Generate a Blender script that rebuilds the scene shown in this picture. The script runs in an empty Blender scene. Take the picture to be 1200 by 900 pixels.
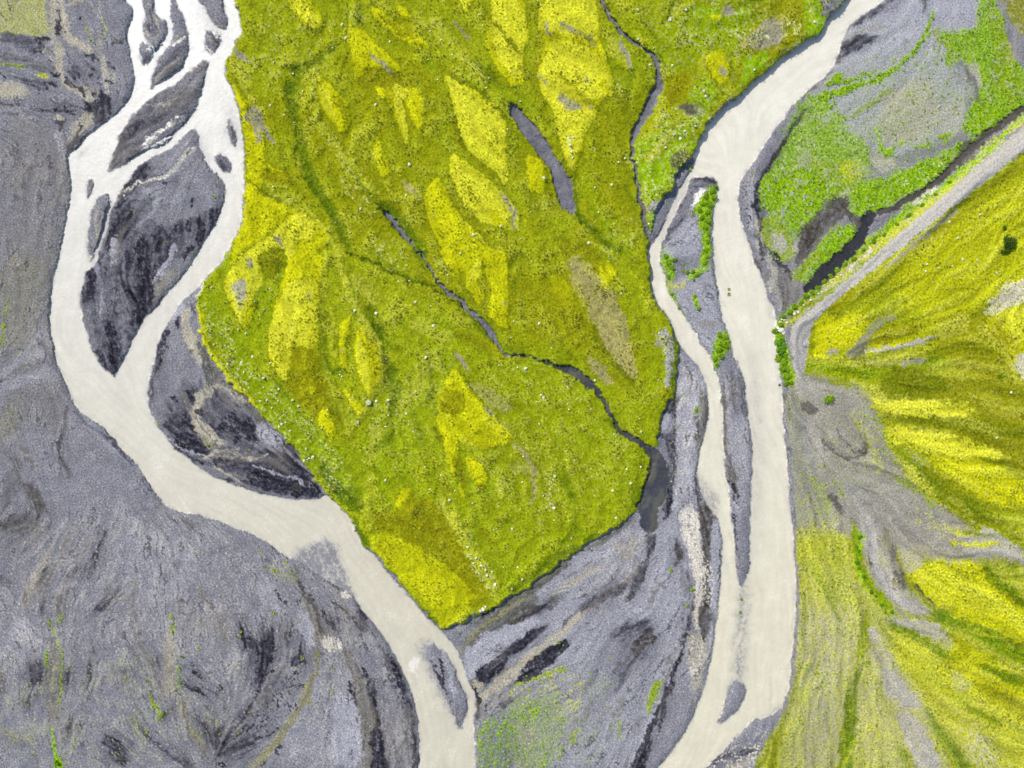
# Aerial view of a braided glacial river: gravel outwash, mossy terrace, gravel road, hillside.
import bpy, math, random
import numpy as np

rng = np.random.default_rng(7)
random.seed(7)
S = 0.2            # metres of ground per unit of the survey grid below
CAM_H = 160.0      # height of the drone
W, H, M = 1200, 900, 120
EXPOSURE = 1.0
GAIN = np.array([1.78, 1.83, 2.05])   # display light per unit albedo under this sun and sky

# ------------------------------------------------------------------ survey grid helpers
gx = np.arange(-M, W + M + 1); gy = np.arange(-M, H + M + 1)
NX, NY = len(gx), len(gy)
fy = np.fft.fftfreq(NY)[:, None]; fx = np.fft.rfftfreq(NX)[None, :]
FR = np.sqrt(fx * fx + fy * fy); FR[0, 0] = 1e-6

def noise(beta, lo, hi):
    """fractal noise, wavelengths lo..hi in grid units, mean 0, deviation 1"""
    a = FR ** (-beta) * np.exp(-(FR * lo) ** 4) * (1 - np.exp(-(FR * hi) ** 4))
    a[0, 0] = 0
    n = np.fft.irfft2(np.fft.rfft2(rng.standard_normal((NY, NX))) * a, s=(NY, NX))
    return ((n - n.mean()) / n.std()).astype(np.float32)

def box(a, r, ax):
    if r < 1: return a
    k = 2 * r + 1
    p = [(0, 0), (0, 0)]; p[ax] = (r + 1, r)
    c = np.cumsum(np.pad(a, p, mode='edge'), axis=ax, dtype=np.float64)
    n = a.shape[ax]
    return ((np.take(c, np.arange(k, k + n), ax) - np.take(c, np.arange(0, n), ax)) / k).astype(np.float32)

def blur(a, s):
    """gaussian-like blur of deviation s"""
    if s < 0.3: return a
    if s < 1.2:
        w = min(0.25, s * s / 2.0)
        reps = 1 if s < 0.75 else 3
        if s >= 0.75: w = s * s / 6.0
        for _ in range(reps):
            for ax in (0, 1):
                p = [(0, 0), (0, 0)]; p[ax] = (1, 1); q = np.pad(a, p, mode='edge'); n = a.shape[ax]
                a = (1 - 2 * w) * a + w * (np.take(q, np.arange(0, n), ax) + np.take(q, np.arange(2, n + 2), ax))
        return a.astype(np.float32)
    r = max(1, int(round((math.sqrt(4 * s * s + 1) - 1) / 2)))
    for _ in range(3):
        a = box(box(a, r, 0), r, 1)
    return a

def smooth(x, a, b):
    t = np.clip((x - a) / (b - a), 0, 1)
    return t * t * (3 - 2 * t)

def chaikin(p, closed, n=2, c=.25):
    p = np.asarray(p, float)
    for _ in range(n):
        if closed:
            q = np.roll(p, -1, 0)
            p = np.stack([(1 - c) * p + c * q, c * p + (1 - c) * q], 1).reshape(-1, p.shape[1])
        else:
            a, b = p[:-1], p[1:]
            m = np.stack([.75 * a + .25 * b, .25 * a + .75 * b], 1).reshape(-1, p.shape[1])
            p = np.vstack([p[:1], m[1:-1], p[-1:]]) if len(p) > 2 else p
    return p

def raster(polys, x0, y0, nx, ny):
    acc = np.zeros((ny, nx + 2), np.float32)
    for P in polys:
        Q = np.roll(P, -1, 0)
        for (xa, ya), (xb, yb) in zip(P, Q):
            if ya == yb: continue
            sgn = 1.0
            if ya > yb: xa, ya, xb, yb, sgn = xb, yb, xa, ya, -1.0
            r0 = max(0, math.ceil(ya - y0)); r1 = min(ny - 1, math.ceil(yb - y0) - 1)
            if r1 < r0: continue
            rows = np.arange(r0, r1 + 1)
            xs = np.clip(xa + (rows + y0 - ya) * (xb - xa) / (yb - ya) - x0 + .5, 0, nx)
            i = xs.astype(int); f = xs - i
            np.add.at(acc, (rows, i), sgn * (1 - f)); np.add.at(acc, (rows, i + 1), sgn * f)
    return np.clip(np.abs(np.cumsum(acc, 1)[:, :nx]), 0, 1).astype(np.float32)

def ribbon(p):
    p = np.asarray(p, float)
    if len(p) == 1:
        x, y, w = p[0]; a = np.linspace(0, 2 * np.pi, 11)[:-1]
        return np.stack([x + w / 2 * np.cos(a) * .8, y + w / 2 * np.sin(a) * 1.15], 1)
    p = chaikin(p, False, 2)
    d = np.gradient(p[:, :2], axis=0); d /= np.linalg.norm(d, axis=1)[:, None] + 1e-9
    n = np.stack([-d[:, 1], d[:, 0]], 1); hw = p[:, 2:3] / 2
    l, r = p[:, :2] + n * hw, p[:, :2] - n * hw
    cap0 = p[:1, :2] - d[:1] * hw[:1] * .7; cap1 = p[-1:, :2] + d[-1:] * hw[-1:] * .7
    return np.vstack([cap0, l, cap1, r[::-1]])

WARP = None
def region(polys, feather, warp=1.0):
    """(slice, mask) of polygons with soft, noise-warped edges"""
    allp = np.vstack(polys); pad = int(4 * feather + 8)
    x0 = max(-M, int(allp[:, 0].min()) - pad); x1 = min(W + M, int(allp[:, 0].max()) + pad)
    y0 = max(-M, int(allp[:, 1].min()) - pad); y1 = min(H + M, int(allp[:, 1].max()) + pad)
    if x1 <= x0 or y1 <= y0: return None
    nx, ny = x1 - x0 + 1, y1 - y0 + 1
    m = blur(raster(polys, x0, y0, nx, ny), feather)
    sl = (slice(y0 + M, y1 + M + 1), slice(x0 + M, x1 + M + 1))
    if warp:
        dx, dy = WARP[0][sl] * warp, WARP[1][sl] * warp
        X = np.clip(np.arange(nx)[None, :] + dx, 0, nx - 1.001); Y = np.clip(np.arange(ny)[:, None] + dy, 0, ny - 1.001)
        i, j = X.astype(int), Y.astype(int); u, v = X - i, Y - j
        i1, j1 = np.minimum(i + 1, nx - 1), np.minimum(j + 1, ny - 1)
        m = (m[j, i] * (1 - u) + m[j, i1] * u) * (1 - v) + (m[j1, i] * (1 - u) + m[j1, i1] * u) * v
    return sl, m.astype(np.float32)

def full(polys, feather, warp=1.0):
    out = np.zeros((NY, NX), np.float32)
    r = region(polys, feather, warp)
    if r: out[r[0]] = r[1]
    return out

def pts(s, ox=0, oy=0, k=1.0):
    return np.array([[float(v) * k for v in t.split(',')] for t in s.split()]) + np.array([ox, oy] + [0] * (s.split()[0].count(',') - 1))

# ------------------------------------------------------------------ traced outlines (survey grid units)
RIVER_LEFT = """145,-120 145,0 152,5 156,13 154,25 149,33 148,43 152,57 154,72 157,87 157,100 152,115 142,128 130,138 113,150 100,160 90,173 77,182
79,192 82,203 83,217 82,233 78,253 74,273 71,290 69,302 63,323 59,347 57,370 59,393 65,420 72,437 80,457 88,477 103,490 120,500 130,510 143,527 160,543 172,563
185,583 200,597 213,600 240,605 263,613 287,623 300,628 317,637 333,652 347,655 360,664 374,674 390,684 407,690 418,704 428,720 443,737
457,757 467,777 477,797 485,820 490,847 491,873 490,900 486,960 480,1020 560,1020 558,940 557,890 556,867 554,847 558,830 557,813 548,797 542,777 535,760
520,742 507,730 493,715 477,697 460,677 443,657 438,649 425,642 417,623 408,603 403,600 392,587 380,578 377,583 363,587 333,583 300,577 273,568
247,557 223,540 200,522 187,500 177,487 172,467 175,443 182,417 188,393 200,373 213,353 230,338 240,328 245,320 257,310 263,300 273,283 282,263
285,240 286,207 286,180 283,150 278,123 272,103 263,87 262,78 267,68 274,60 274,45 284,42 282,23 277,10 275,0 272,-40 280,-120"""
RIVER_RIGHT = """1080,-120 992,0 987,5 978,15 968,22 967,30 960,42 947,48 933,55 917,68 900,83 883,97 867,112 855,120 840,132 830,147 822,160 815,177 812,192 807,203
797,220 787,240 778,263 768,280 760,290 758,303 764,317 762,333 768,353 780,367 790,387 795,403 807,417 820,430 827,447 830,467 830,493 823,517 817,540
817,563 824,585 838,605 845,620 846,650 844,683 841,717 837,750 833,773 827,800 817,827 807,850 793,873 773,897 765,905 730,960 690,1020 790,1020 815,930 827,900
830,897 847,880 867,860 883,842 890,842 900,840 910,835 918,827 925,800 928,767 932,733 932,700 932,667 930,633 927,600 925,577 923,553 921,527 918,500 917,473
915,447 912,420 908,397 910,377 906,355 900,352 897,337 892,320 883,307 882,300 877,280 870,263 865,240 865,217 877,197 890,180 900,162 917,140 933,118 953,100
972,85 980,70 987,48 993,33 1007,20 1023,10 1035,0 1160,-120"""
BARS_LEFT = {
 'a': "168,-90 168,0 169,20 168,38 172,47 178,55 182,62 185,57 193,47 197,33 193,20 187,23 180,13 181,0 181,-90",
 'b': "163,48 170,47 177,55 180,63 173,77 169,79 166,70 163,60",
 'c': "198,-90 199,8 202,25 204,43 197,57 185,68 180,82 176,100 174,106 190,95 207,85 217,72 221,57 220,37 215,20 210,10 203,0 203,-90",
 'd': "226,-90 228,0 240,7 245,20 253,30 263,37 267,27 263,13 260,0 260,-90",
 'e': "241,33 253,37 262,42 257,52 247,66 240,57 239,43",
 'f': "246,68 240,72 230,75 222,83 207,97 187,108 173,117 160,128 150,142 140,157 133,177 128,192 127,204 137,198 150,190 163,180 180,170 197,160 213,148 223,137 230,125 235,110 239,93 243,80",
 'g': "168,176 180,168 197,160 207,157 199,165 184,173",
 'h': "231,150 232,167 238,182 245,197 257,207 265,217 263,233 258,250 247,270 233,293 227,302 217,320 200,340 183,360 163,380 157,397 147,417 136,438 132,446 130,438 120,430 108,410 102,390 95,370 94,350 97,333 100,317 110,313 116,297 122,277 127,257 133,237 143,223 148,213 157,200 167,190 183,182 203,173 213,163 223,153",
 'i': "103,300 104,267 106,247 113,233 120,228 128,225 124,253 117,277 111,298 104,312",
 'j': "101,211 108,208 110,217 105,233 101,234",
 'k': "248,180 260,182 270,187 273,193 270,204 263,202 255,193",
 'l': "265,133 272,143 277,157 277,175 272,172 267,157",
 'm': "497,760 507,753 513,760 527,767 533,787 540,803 548,820 548,833 543,845 540,860 533,847 527,830 520,813 513,797 505,780",
}
BARS_RIGHT = {
 'n': "830,206 820,207 812,208 808,213 802,230 792,250 782,270 775,287 773,297 773,305 775,312 780,327 782,342 790,353 803,370 812,387 822,403 832,417 837,432 843,447 846,467 847,500 848,533 853,567 857,593 859,620 862,650 863,673 867,690 872,687 878,667 879,633 879,600 880,567 882,533 878,500 875,473 872,443 863,423 857,412 857,397 848,380 845,363 840,337 837,310 835,300 835,267 837,240 842,217 840,211",
 'o': "838,852 848,830 853,807 858,797 866,796 873,803 875,815 867,830 853,843",
}
TERRACE = """282,-120 275,0 277,10 282,23 285,42 275,46 275,60 267,69 263,78 264,87 273,103 279,123 284,150 287,180 287,207 286,240 283,263 274,283 264,300 257,312 246,322 240,329
231,347 231,373 237,397 245,417 257,433 270,450 287,467 300,480 320,500 340,520 355,540 368,560 378,573 390,587 403,600 409,604 418,623 426,641 438,648 447,654 460,673 477,692 493,712
507,727 518,739 533,733 553,722 580,712 598,700 617,690 633,677 660,658 680,643 700,630 723,618 743,602 753,587 760,563 767,545 765,533 757,522 752,514 767,525 770,520 773,500 777,485 783,470
792,463 794,443 793,427 796,407 790,390 780,367 767,353 762,333 763,317 758,303 760,290 763,273 767,253 773,233 790,220 792,200 812,183 815,177 822,160 830,147 840,132 855,120 867,112 883,97
900,82 917,67 933,55 947,47 960,42 967,30 968,22 978,15 987,5 992,0 1080,-120"""
ROAD = """1340,30 1200,148 1133,203 1107,229 1087,245 1053,273 1027,297 997,323 970,347 943,367 928,380 924,397 928,417 931,437 936,446 943,437 945,420 947,400 951,381 963,367 983,350 1010,327
1043,300 1060,288 1100,255 1147,219 1200,177 1340,65"""
HILLSIDE = """1340,30 1200,148 1107,229 1053,273 997,323 943,367 925,376 912,378 908,397 912,420 915,447 918,500 923,553 927,600 932,667 932,733 928,767 925,800 918,827 910,837 900,850 890,870 880,900
860,960 840,1020 1340,1020"""
EASTFLAT = """1160,-120 1035,0 1023,10 1007,20 993,33 987,48 980,70 972,85 953,100 933,118 917,140 900,162 890,180 877,197 865,217 865,240 870,263 877,280 883,307 892,320 897,337 903,360 910,378
925,376 943,367 997,323 1053,273 1107,229 1200,148 1340,30 1340,-120"""

# tile origins used while surveying (three tile units = one grid unit)
TILE = {'A': (0, 0), 'K': (300, 0), 'G': (600, 0), 'H': (900, 0), 'B': (0, 300), 'L': (300, 300), 'F': (600, 300),
        'I': (900, 300), 'C': (0, 600), 'D': (300, 600), 'E': (600, 600), 'J': (900, 600)}
TILE = {k: (*v, 1 / 3) for k, v in TILE.items()}
TILE.update(a=(40, 0, 2 / 15), b=(0, 80, 2 / 15), c=(100, 200, 1 / 6), d=(100, 320, 1 / 6), e=(180, 450, .175), f=(280, 680, 1 / 6), g=(530, 700, 1 / 6),
            n=(270, 0, .2), o=(420, 0, .2), p=(580, 0, .2), q=(270, 170, .2), r=(430, 170, .2), t=(590, 170, .2), u=(290, 330, .2), v=(450, 330, .2), w=(610, 330, .2),
            x=(370, 500, .2), y=(530, 500, .2), z=(760, 0, .2), **{'1': (940, 340, .28889), '2': (1040, 560, .17778), '5': (140, 30, 1 / 6), '3': (940, 700, .2222), '4': (940, 120, .24436)},
            h=(400, 750, 1 / 6), i=(220, 780, 2 / 15), j=(780, 560, 1 / 6), k=(860, 200, 1 / 6), l=(960, 560, .2), m=(720, 740, .17782))

# ground cover colours as they look in sunlight
PAL = {
 'MB': (156, 167, 22), 'MY': (210, 211, 20), 'ML': (224, 224, 56), 'MO': (142, 143, 4), 'MD': (92, 118, 8), 'MX': (114, 124, 4), 'MK': (56, 74, 6), 'MG': (146, 168, 16), 'MV': (146, 186, 18),
 'MP': (184, 190, 50), 'MT': (172, 163, 108), 'MS': (192, 194, 72),
 'GB': (135, 135, 147), 'GD': (62, 61, 76), 'GL': (167, 167, 181), 'DU': (216, 228, 176), 'GT': (156, 150, 143), 'GS': (208, 202, 196), 'GK': (88, 84, 82), 'GO': (140, 138, 112),
 'GF': (172, 174, 116), 'GN': (124, 121, 120), 'GW': (108, 108, 104), 'GH': (152, 149, 143), 'GP': (176, 172, 168), 'GX': (52, 53, 62), 'GZ': (57, 56, 69), 'GI': (176, 170, 158),
 'SW': (122, 122, 134), 'SD': (58, 58, 66), 'WW': (243, 240, 239), 'RD': (184, 181, 180), 'RG': (142, 139, 139), 'BR': (132, 124, 112), 'SP': (74, 76, 86),
}

# kind (P polygon / S stroke), cover, softness, strength, raggedness, tile, points
BASE = """
P GL 10 .55 .3 E 0,250 200,120 420,60 560,0 700,0 720,500 600,760 460,900 0,900
P GL 10 .45 .3 F 560,380 700,380 720,900 540,900
P GL 8 .65 .4 F 740,400 840,420 840,900 760,900
P GD 9 .42 .4 A 430,720 560,690 640,760 770,710 720,880 520,930 360,930
P GD 9 .40 .4 B 290,40 500,0 570,60 490,240 400,420 300,270
P GD 7 .38 .4 A 383,608 450,425 560,325 700,290 640,430 480,550
P GD 7 .30 .4 A 535,260 665,110 650,230 525,315
P GD 8 .42 .4 B 560,560 640,470 770,450 900,570 930,800 760,760 620,680
P GD 9 .28 .4 C 640,700 760,690 900,680 900,900 700,900
P GD 9 .28 .4 D -20,400 150,380 260,420 200,560 60,660 -40,680
P GD 9 .25 .4 C 80,500 260,520 260,640 120,640
P GD 10 .25 .4 E 330,420 520,380 520,540 360,640 300,560
P GK 10 .30 .4 C -20,-20 160,-20 150,110 40,140 -20,120
P GL 10 .35 .4 C 380,60 600,40 700,200 600,340 440,280
P GL 10 .35 .4 C -20,380 150,400 140,520 -20,540
P GL 10 .30 .4 D 220,520 330,560 370,780 320,880 120,880 60,800
P GL 10 .40 .4 E 440,120 600,140 610,320 480,380 380,330
P GN 12 .45 .3 A 0,430 120,420 190,450 235,560 240,650 215,800 205,900 195,960 170,1050 120,1180 0,1260
P GF 4 .85 .6 A -60,-60 155,-60 160,0 170,60 175,130 120,125 60,115 0,110 -60,100
P GD 3 .6 .8 A 0,112 60,117 130,137 180,150 150,168 100,160 50,152 0,148
P GI 3 .75 .5 A 0,290 40,290 80,300 110,330 60,345 0,340
S GK 3 .55 .9 A 0,190,16 70,215,10 140,235,18 200,250,10
S GD 3 .5 .9 A 30,260,8 100,290,14 180,300,10
S GD 3 .45 .9 A 60,160,10 120,175,20 180,185,10
S MG 1 .8 .8 A 0,220,4 50,232,6 80,240,4
S MG 1 .8 .6 A 130,255,6 150,264,11 166,272,5
S MG 1 .7 .6 A 300,90,4 325,140,6
S MG 1 .5 .8 A 365,70,4 370,110,4 360,160,3
S GI 2 .8 .6 A 185,-60,10 190,0,14 195,60,12 205,110,12 240,130,14 290,160,12 330,180,20
S GS 2 .75 .5 A 215,-40,8 215,50,14 232,110,12 260,140,10
S GI 2 .8 .6 A 195,140,14 205,220,18 215,280,14 245,303,18 300,318,20 345,325,14
S GI 2 .5 .6 A 350,80,10 352,180,16 370,270,12
S GI 2 .5 .6 A 150,170,10 195,215,12
S GK 2 .85 .4 A 205,40,18 210,110,16
S GK 2 .6 .7 A 250,40,6 262,10,10
S GD 2 .8 .5 A 320,378,40
S GD 2 .7 .5 A 365,322,12 350,370,34 352,420,12
S GD 2 .6 .6 A 385,350,14 380,400,8
S GD 2 .6 .6 A 262,255,28
S GD 2 .6 .6 A 320,265,24
S GD 2 .75 .6 A 110,380,8 200,388,10 250,384,12 270,374,6
S GD 2 .6 .6 A 192,432,10 230,424,20
P GT 3 .9 .4 A 240,470 262,420 300,400 332,402 322,440 282,480 250,500
P GD 2 .9 .4 A 232,500 262,485 272,440 285,435 285,475 300,480 272,512 240,535
S GP 2 .5 .5 A 200,460,8 235,560,12 243,620,9 238,720,8 222,800,10 205,900,10
S GD 2.5 .85 .6 A 470,560,20 520,590,34 480,640,30 430,685,20
S GD 2.5 .85 .6 A 450,720,20 420,770,40 395,840,40 385,890,20
S GD 2.5 .7 .6 A 480,740,10 450,800,24 435,850,10
S GD 2.5 .75 .6 A 620,730,8 570,790,26 540,860,22
S GD 2.5 .7 .6 A 650,770,8 625,840,20 600,890,16
S GD 2.5 .6 .6 A 710,740,8 680,790,20
S GD 2.5 .75 .6 A 765,735,14 745,785,30
S GD 2.5 .7 .6 A 510,830,14 490,890,24
S GB 3 .5 .5 A 560,640,60 640,700,60
S GS 1 .85 .5 A 435,675,5 460,660,7 482,640,8 540,630,7 590,620,6 630,582,5 690,510,4
S GS 1 .85 .4 A 500,520,12 520,500,7 560,470,4
S GS 1 .8 .4 A 600,600,5 640,560,6 660,520,8
S GS 1.2 .7 .5 A 560,60,8 575,40,6 590,0,8
S GS 1.2 .7 .5 A 600,150,10 630,145,8 650,135,5
S GI 1.2 .7 .6 A 520,20,8 545,60,10 560,110,8 545,160,8
S GI 1.2 .7 .6 A 700,10,10 740,60,12 780,100,10
S GI 1 .6 .6 A 730,130,8 755,150,8
S GI 1.2 .6 .5 A 330,720,10 345,800,12 330,880,14
S GS 1.2 .9 .4 B 310,0,30 320,30,22 305,55,14
S GB 1 .6 .6 A 560,600,10 600,680,16 620,740,10
S GL 2 .6 .6 A 500,660,20 560,700,24 540,760,14
S GL 2 .6 .6 A 680,620,30 720,680,24
S GL 1.5 .6 .6 A 480,800,8 520,760,12 560,720,8
S GL 1.5 .6 .6 B 340,30,10 360,120,12 350,220,10
S GL 1.5 .5 .6 B 430,200,14 440,300,12 430,380,10
S GS 1 .5 .5 A 600,610,4 640,560,4 660,500,4
S GD 2.5 .8 .6 A 395,590,10 410,530,30 450,470,34 500,420,20
S GD 2.5 .6 .6 A 530,430,10 580,390,22 650,330,16
S GD 2.5 .5 .6 A 640,400,10 690,330,14 705,290,8
S BR 2 .5 .6 A 650,262,10 720,238,18
S GS 1 .8 .5 A 505,510,5 530,470,4 580,450,5 650,400,4
S GS 1 .6 .5 A 545,480,3 600,445,4 640,420,3
S GD 2 .55 .7 A 540,280,14 590,240,18 640,190,10
S GD 2 .5 .8 A 530,30,12 525,110,12
S GD 2 .55 .8 A 745,130,18 760,150,10
S GD 2 .5 .8 A 700,20,8 760,80,10
S GD 2 .8 .5 A 510,225,16 512,205,22
S GD 2 .6 .5 A 810,410,14 825,500,10
S GD 1.5 .6 .5 A 770,570,24 800,598,12
P GO 12 .35 .5 B 0,0 170,0 165,100 120,230 60,320 0,360
S MG 1.2 .85 .8 B 22,155,4 14,230,6 5,320,6
S MG 1 .5 .8 B 40,360,4 90,330,4
P GL 5 .55 .3 B 0,410 60,360 120,290 160,220 175,280 188,350 130,360 60,380 0,440
P GL 5 .55 .3 B 0,445 100,420 190,395 205,430 100,445 0,485
P GN 12 .5 .4 B 0,485 120,450 205,432 242,520 205,640 80,560 60,620 0,640
P GO 6 .35 .5 B 0,540 80,500 60,600 20,660 0,660
S GK 2 .6 .6 B 140,300,14 165,340,16 190,360,8
S GK 2 .7 .6 B 243,530,6 215,610,10 203,700,8 232,745,20 240,775,10
S GK 5 .75 .5 B 90,800,26 130,850,48 145,900,30
S GL 3 .6 .6 B 290,560,24 360,640,26 450,712,22 500,760,10
S GD 1.5 .75 .8 B 395,645,12 425,690,14 470,735,8
S GD 1.5 .5 .8 B 255,540,8 330,610,10 390,640,12
S GK 5 .4 .5 B 30,700,30 70,740,30 20,870,60
S GD 2.5 .8 .5 B 385,230,24 390,330,34 402,410,18
S GD 2.5 .8 .5 B 325,60,34 310,120,36 300,170,16
S GD 3 .8 .5 B 505,0,40 520,110,52 490,230,44
S GD 2.5 .7 .5 B 410,20,14 430,110,20 490,150,26
S GD 2.5 .6 .5 B 440,40,12 470,0,20
S GD 2.5 .6 .5 B 440,270,16 470,300,12
P GT 3 .55 .4 B 540,80 600,40 640,55 580,120 530,170
S GD 1.5 .75 .8 B 575,260,12 555,330,14 540,420,12 530,520,8
S GD 3 .8 .6 B 640,510,24 680,478,32
S GD 2 .8 .5 B 765,475,34
S GD 2.5 .85 .6 B 575,600,16 640,585,36 720,600,36 770,630,24
S GD 2.5 .8 .6 B 610,650,22 690,670,40 730,690,24
S GD 3 .9 .6 B 780,705,26 850,725,40 905,740,30
S GD 3 .85 .6 B 800,560,20 860,600,40 900,620,40
S GD 2.5 .7 .6 B 700,540,24 720,560,16
S GD 2 .6 .6 B 850,790,20 900,800,30
S GI 2 .9 .5 B 750,455,10 722,490,18 687,528,24 690,580,28 740,630,34 785,652,20
S GI 2 .9 .5 B 752,455,10 800,475,16 850,512,18
S GW 2 .9 .3 B 712,330,14 725,370,24 745,405,34 768,448,18
S GP 2 .9 .5 B 645,200,24 662,290,34 700,370,22
S GT 1.5 .7 .6 B 700,712,10 790,700,14 880,722,14
S GT 1.5 .5 .7 B 740,745,8 820,770,10 890,780,8
S GO 2.5 .8 .3 B 715,640,26 740,665,18
S GW 2 .8 .4 B 800,450,18 850,500,26 900,565,16 935,605,12
S GL 2 .7 .6 L 5,600,40 60,650,34
P GD 3 .95 .4 L -10,690 40,680 110,690 160,735 215,790 228,830 200,855 110,840 0,815
S GL 1 .8 .5 L 0,738,6 60,765,6 120,790,5
S GD 2 .7 .5 L 100,650,20 150,710,16
P GT 2.5 .85 .3 C 182,105 187,115 170,175 132,260 102,335 68,335 88,260 120,200
S GL 2 .8 .5 C 240,20,8 205,70,12 180,115,10
S GL 2 .5 .5 C 150,150,8 100,240,12 60,320,10
P GN 2 .95 .3 C 187,425 205,470 215,560 211,640 200,720 190,742 160,712 157,620 164,520 176,460
S MV 1 .9 .9 C 166,470,6 160,545,10
S MG 1 .9 .8 C 204,435,4 218,540,5 215,640,5 205,700,4
S MG 1 .9 .9 C 170,380,8 190,425,12
S MG 1 .7 .9 C 212,350,8 208,390,8
S MV 1.5 .95 .6 C 180,760,10 192,815,14 207,905,28 220,960,30
P GT 2 .8 .3 C 594,395 612,430 620,520 615,620 590,672 570,640 567,560 575,460
S MG 1 .8 .9 C 605,365,4 608,440,5
S MG 1 .8 .9 C 630,540,4 632,660,4
S MG 1.2 .9 .9 C 525,640,8 545,690,14 568,720,16
S BR 2.5 .7 .4 C 635,640,16 642,720,24 680,780,26 725,845,18
S BR 2.5 .6 .4 C 700,270,12 720,308,22 742,335,14
S BR 2.5 .4 .5 C 760,360,30 800,450,40
S GD 2 .8 .6 C 372,70,8 345,130,14 325,180,14 308,230,8
S GD 2.5 .85 .6 C 425,275,10 385,310,24 330,345,12
S GD 2.5 .8 .6 C 155,195,24 140,265,20
S GD 2.5 .7 .8 C 150,330,24
S GD 2.5 .6 .8 C 215,320,40
S GD 3 .85 .6 C 130,535,34 122,600,44
S GD 2.5 .8 .6 C 95,662,30
S GD 2.5 .75 .6 C 238,550,16 228,610,20
S GD 2.5 .75 .6 C 315,525,14 314,605,18
S GD 2.5 .75 .6 C 242,735,20 240,795,16
S GD 2.5 .7 .8 C 440,580,34
S GD 4 .9 .5 C 365,795,16 405,820,60 430,860,50 445,880,20
S GD 2 .8 .6 C 640,598,12 690,628,24 730,640,10
S GD 2 .8 .6 C 668,530,8 685,560,18 712,582,8
S GD 2.5 .6 .8 C 770,630,36
S GD 2.5 .85 .6 C 840,380,10 855,430,18 862,475,24
S GD 2.5 .85 .6 C 860,465,20 905,460,30
S GD 2.5 .8 .6 C 705,735,14 740,790,24 765,840,10
S GD 2.5 .85 .6 C 775,745,12 765,800,36 745,830,20
S GD 2 .75 .6 C 895,680,12 850,730,12 800,790,12 755,870,8
S GD 2.5 .85 .6 C 905,790,20 850,820,24 780,850,12
S GD 2 .6 .8 C 545,145,18
S GD 2 .75 .6 C 252,207,24
S GD 2 .6 .8 C 592,225,44
S GD 2 .7 .6 C 470,720,26 505,775,14 560,830,12 625,865,18 665,892,18
S GD 2.5 .6 .6 C 548,530,34
S GD 2 .6 .6 C 600,690,24 575,740,16
S GD 2 .5 .6 C 410,410,8 450,470,8 500,550,6
S GL 2 .5 .6 C 480,290,12 500,360,14 560,440,10
S GL 3 .5 .6 C 40,400,60 100,420,60
S GL 3 .4 .6 C 590,180,40 610,300,40 640,220,40
S GK 5 .5 .5 C 20,60,50 120,30,60
S GK 5 .5 .6 C 10,240,30 50,260,20
S GK 3 .5 .6 C 0,560,30 10,640,20
S GK 3 .6 .8 C 690,60,10 640,20,16
S GO 4 .4 .7 C 20,780,40 130,800,40
S GD 3 .85 .5 D 40,430,26 25,500,54 12,600,34
S GD 2.5 .8 .6 D 245,350,22 275,405,40
S GD 2 .75 .6 D 290,330,8 340,375,18 385,425,8
S GD 2.5 .7 .6 D 365,330,10 380,390,24 385,420,10
S GX 2.5 .9 .5 D 395,580,14 405,660,34 425,750,30 432,840,40 445,910,46
S GK 2 .85 .5 D 155,255,10 205,325,14 240,430,14
S GK 2 .6 .6 D 140,190,10 160,260,14
S GX 1.2 .85 .6 D 475,520,10 515,610,12 548,715,10 558,830,10 560,900,10
S GD 1.5 .5 .8 D 440,470,14 490,560,20
S GD 2.5 .5 .9 D 125,400,24 105,440,24
S GD 2.5 .5 .9 D 145,490,24 150,530,14
S GD 2.5 .5 .8 D 40,650,14 30,720,14 60,800,8
S GP 3 .9 .4 D 215,440,20 250,458,44 300,478,24
S GN 2 .8 .4 D 318,490,24 350,570,36 372,655,34 398,745,46 392,900,44
S GL 1 .8 .5 D 338,615,5 362,700,6 370,770,6 372,870,5
S BR 2 .5 .5 D 215,340,10 232,420,16
S GO 2.5 .8 .5 D 222,480,14 205,575,16 172,665,18 110,750,24 20,870,26 -20,900,20
S BR 2 .8 .4 D 150,680,10 130,720,16
S GO 4 .5 .9 D 60,190,40 130,240,60
S GS 1.5 .8 .5 D 312,285,20
S GP 2 .6 .6 D 385,425,10 410,440,8
S GK 2 .6 .6 D 240,210,10 320,265,16
S GL 4 .5 .5 D 20,250,60 60,330,60
P GW 2 .95 .3 D 690,437 765,385 840,345 900,300 1000,235 1110,150 1100,190 1000,270 900,340 800,395 750,420 725,480
S GW 2 .8 .4 E 240,150,20 350,80,14 420,30,10
P GB 2 .8 .5 D 690,440 760,390 790,400 740,430 718,485
S GO 1.5 .9 .3 D 722,490,8 745,445,10 790,405,12 850,365,10 905,335,14
S GK 2.5 .85 .5 D 845,385,14 900,355,20 960,330,14
P GL 2 .75 .7 D 725,500 790,440 870,400 960,350 1000,350 900,440 850,490 790,540 740,590
P GX 2 .9 .6 D 770,560 800,530 860,500 900,460 960,430 960,460 900,500 860,560 820,600 780,620 765,600
P GI 2 .75 .6 D 790,650 850,580 920,530 1000,480 1000,520 920,570 850,630 790,680
S BR 2 .5 .5 D 850,575,16 905,540,20
S GK 2 .7 .6 D 760,600,12 780,660,20 775,720,12
S GT 2 .5 .6 D 770,780,10 800,720,20 860,640,20
S SD 1.5 .8 .5 E 485,90,44 490,130,16 462,195,26 432,262,34 412,305,14
S GI 2 .85 .5 E 135,290,10 200,252,16 260,217,18 318,183,10
S GL 2 .5 .8 E 230,170,50 340,130,40 400,80,30
S GK 2.5 .6 .8 E 130,310,16 200,285,20 110,350,24
S GD 3 .8 .5 E -10,390,20 60,352,26 130,322,16
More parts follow.
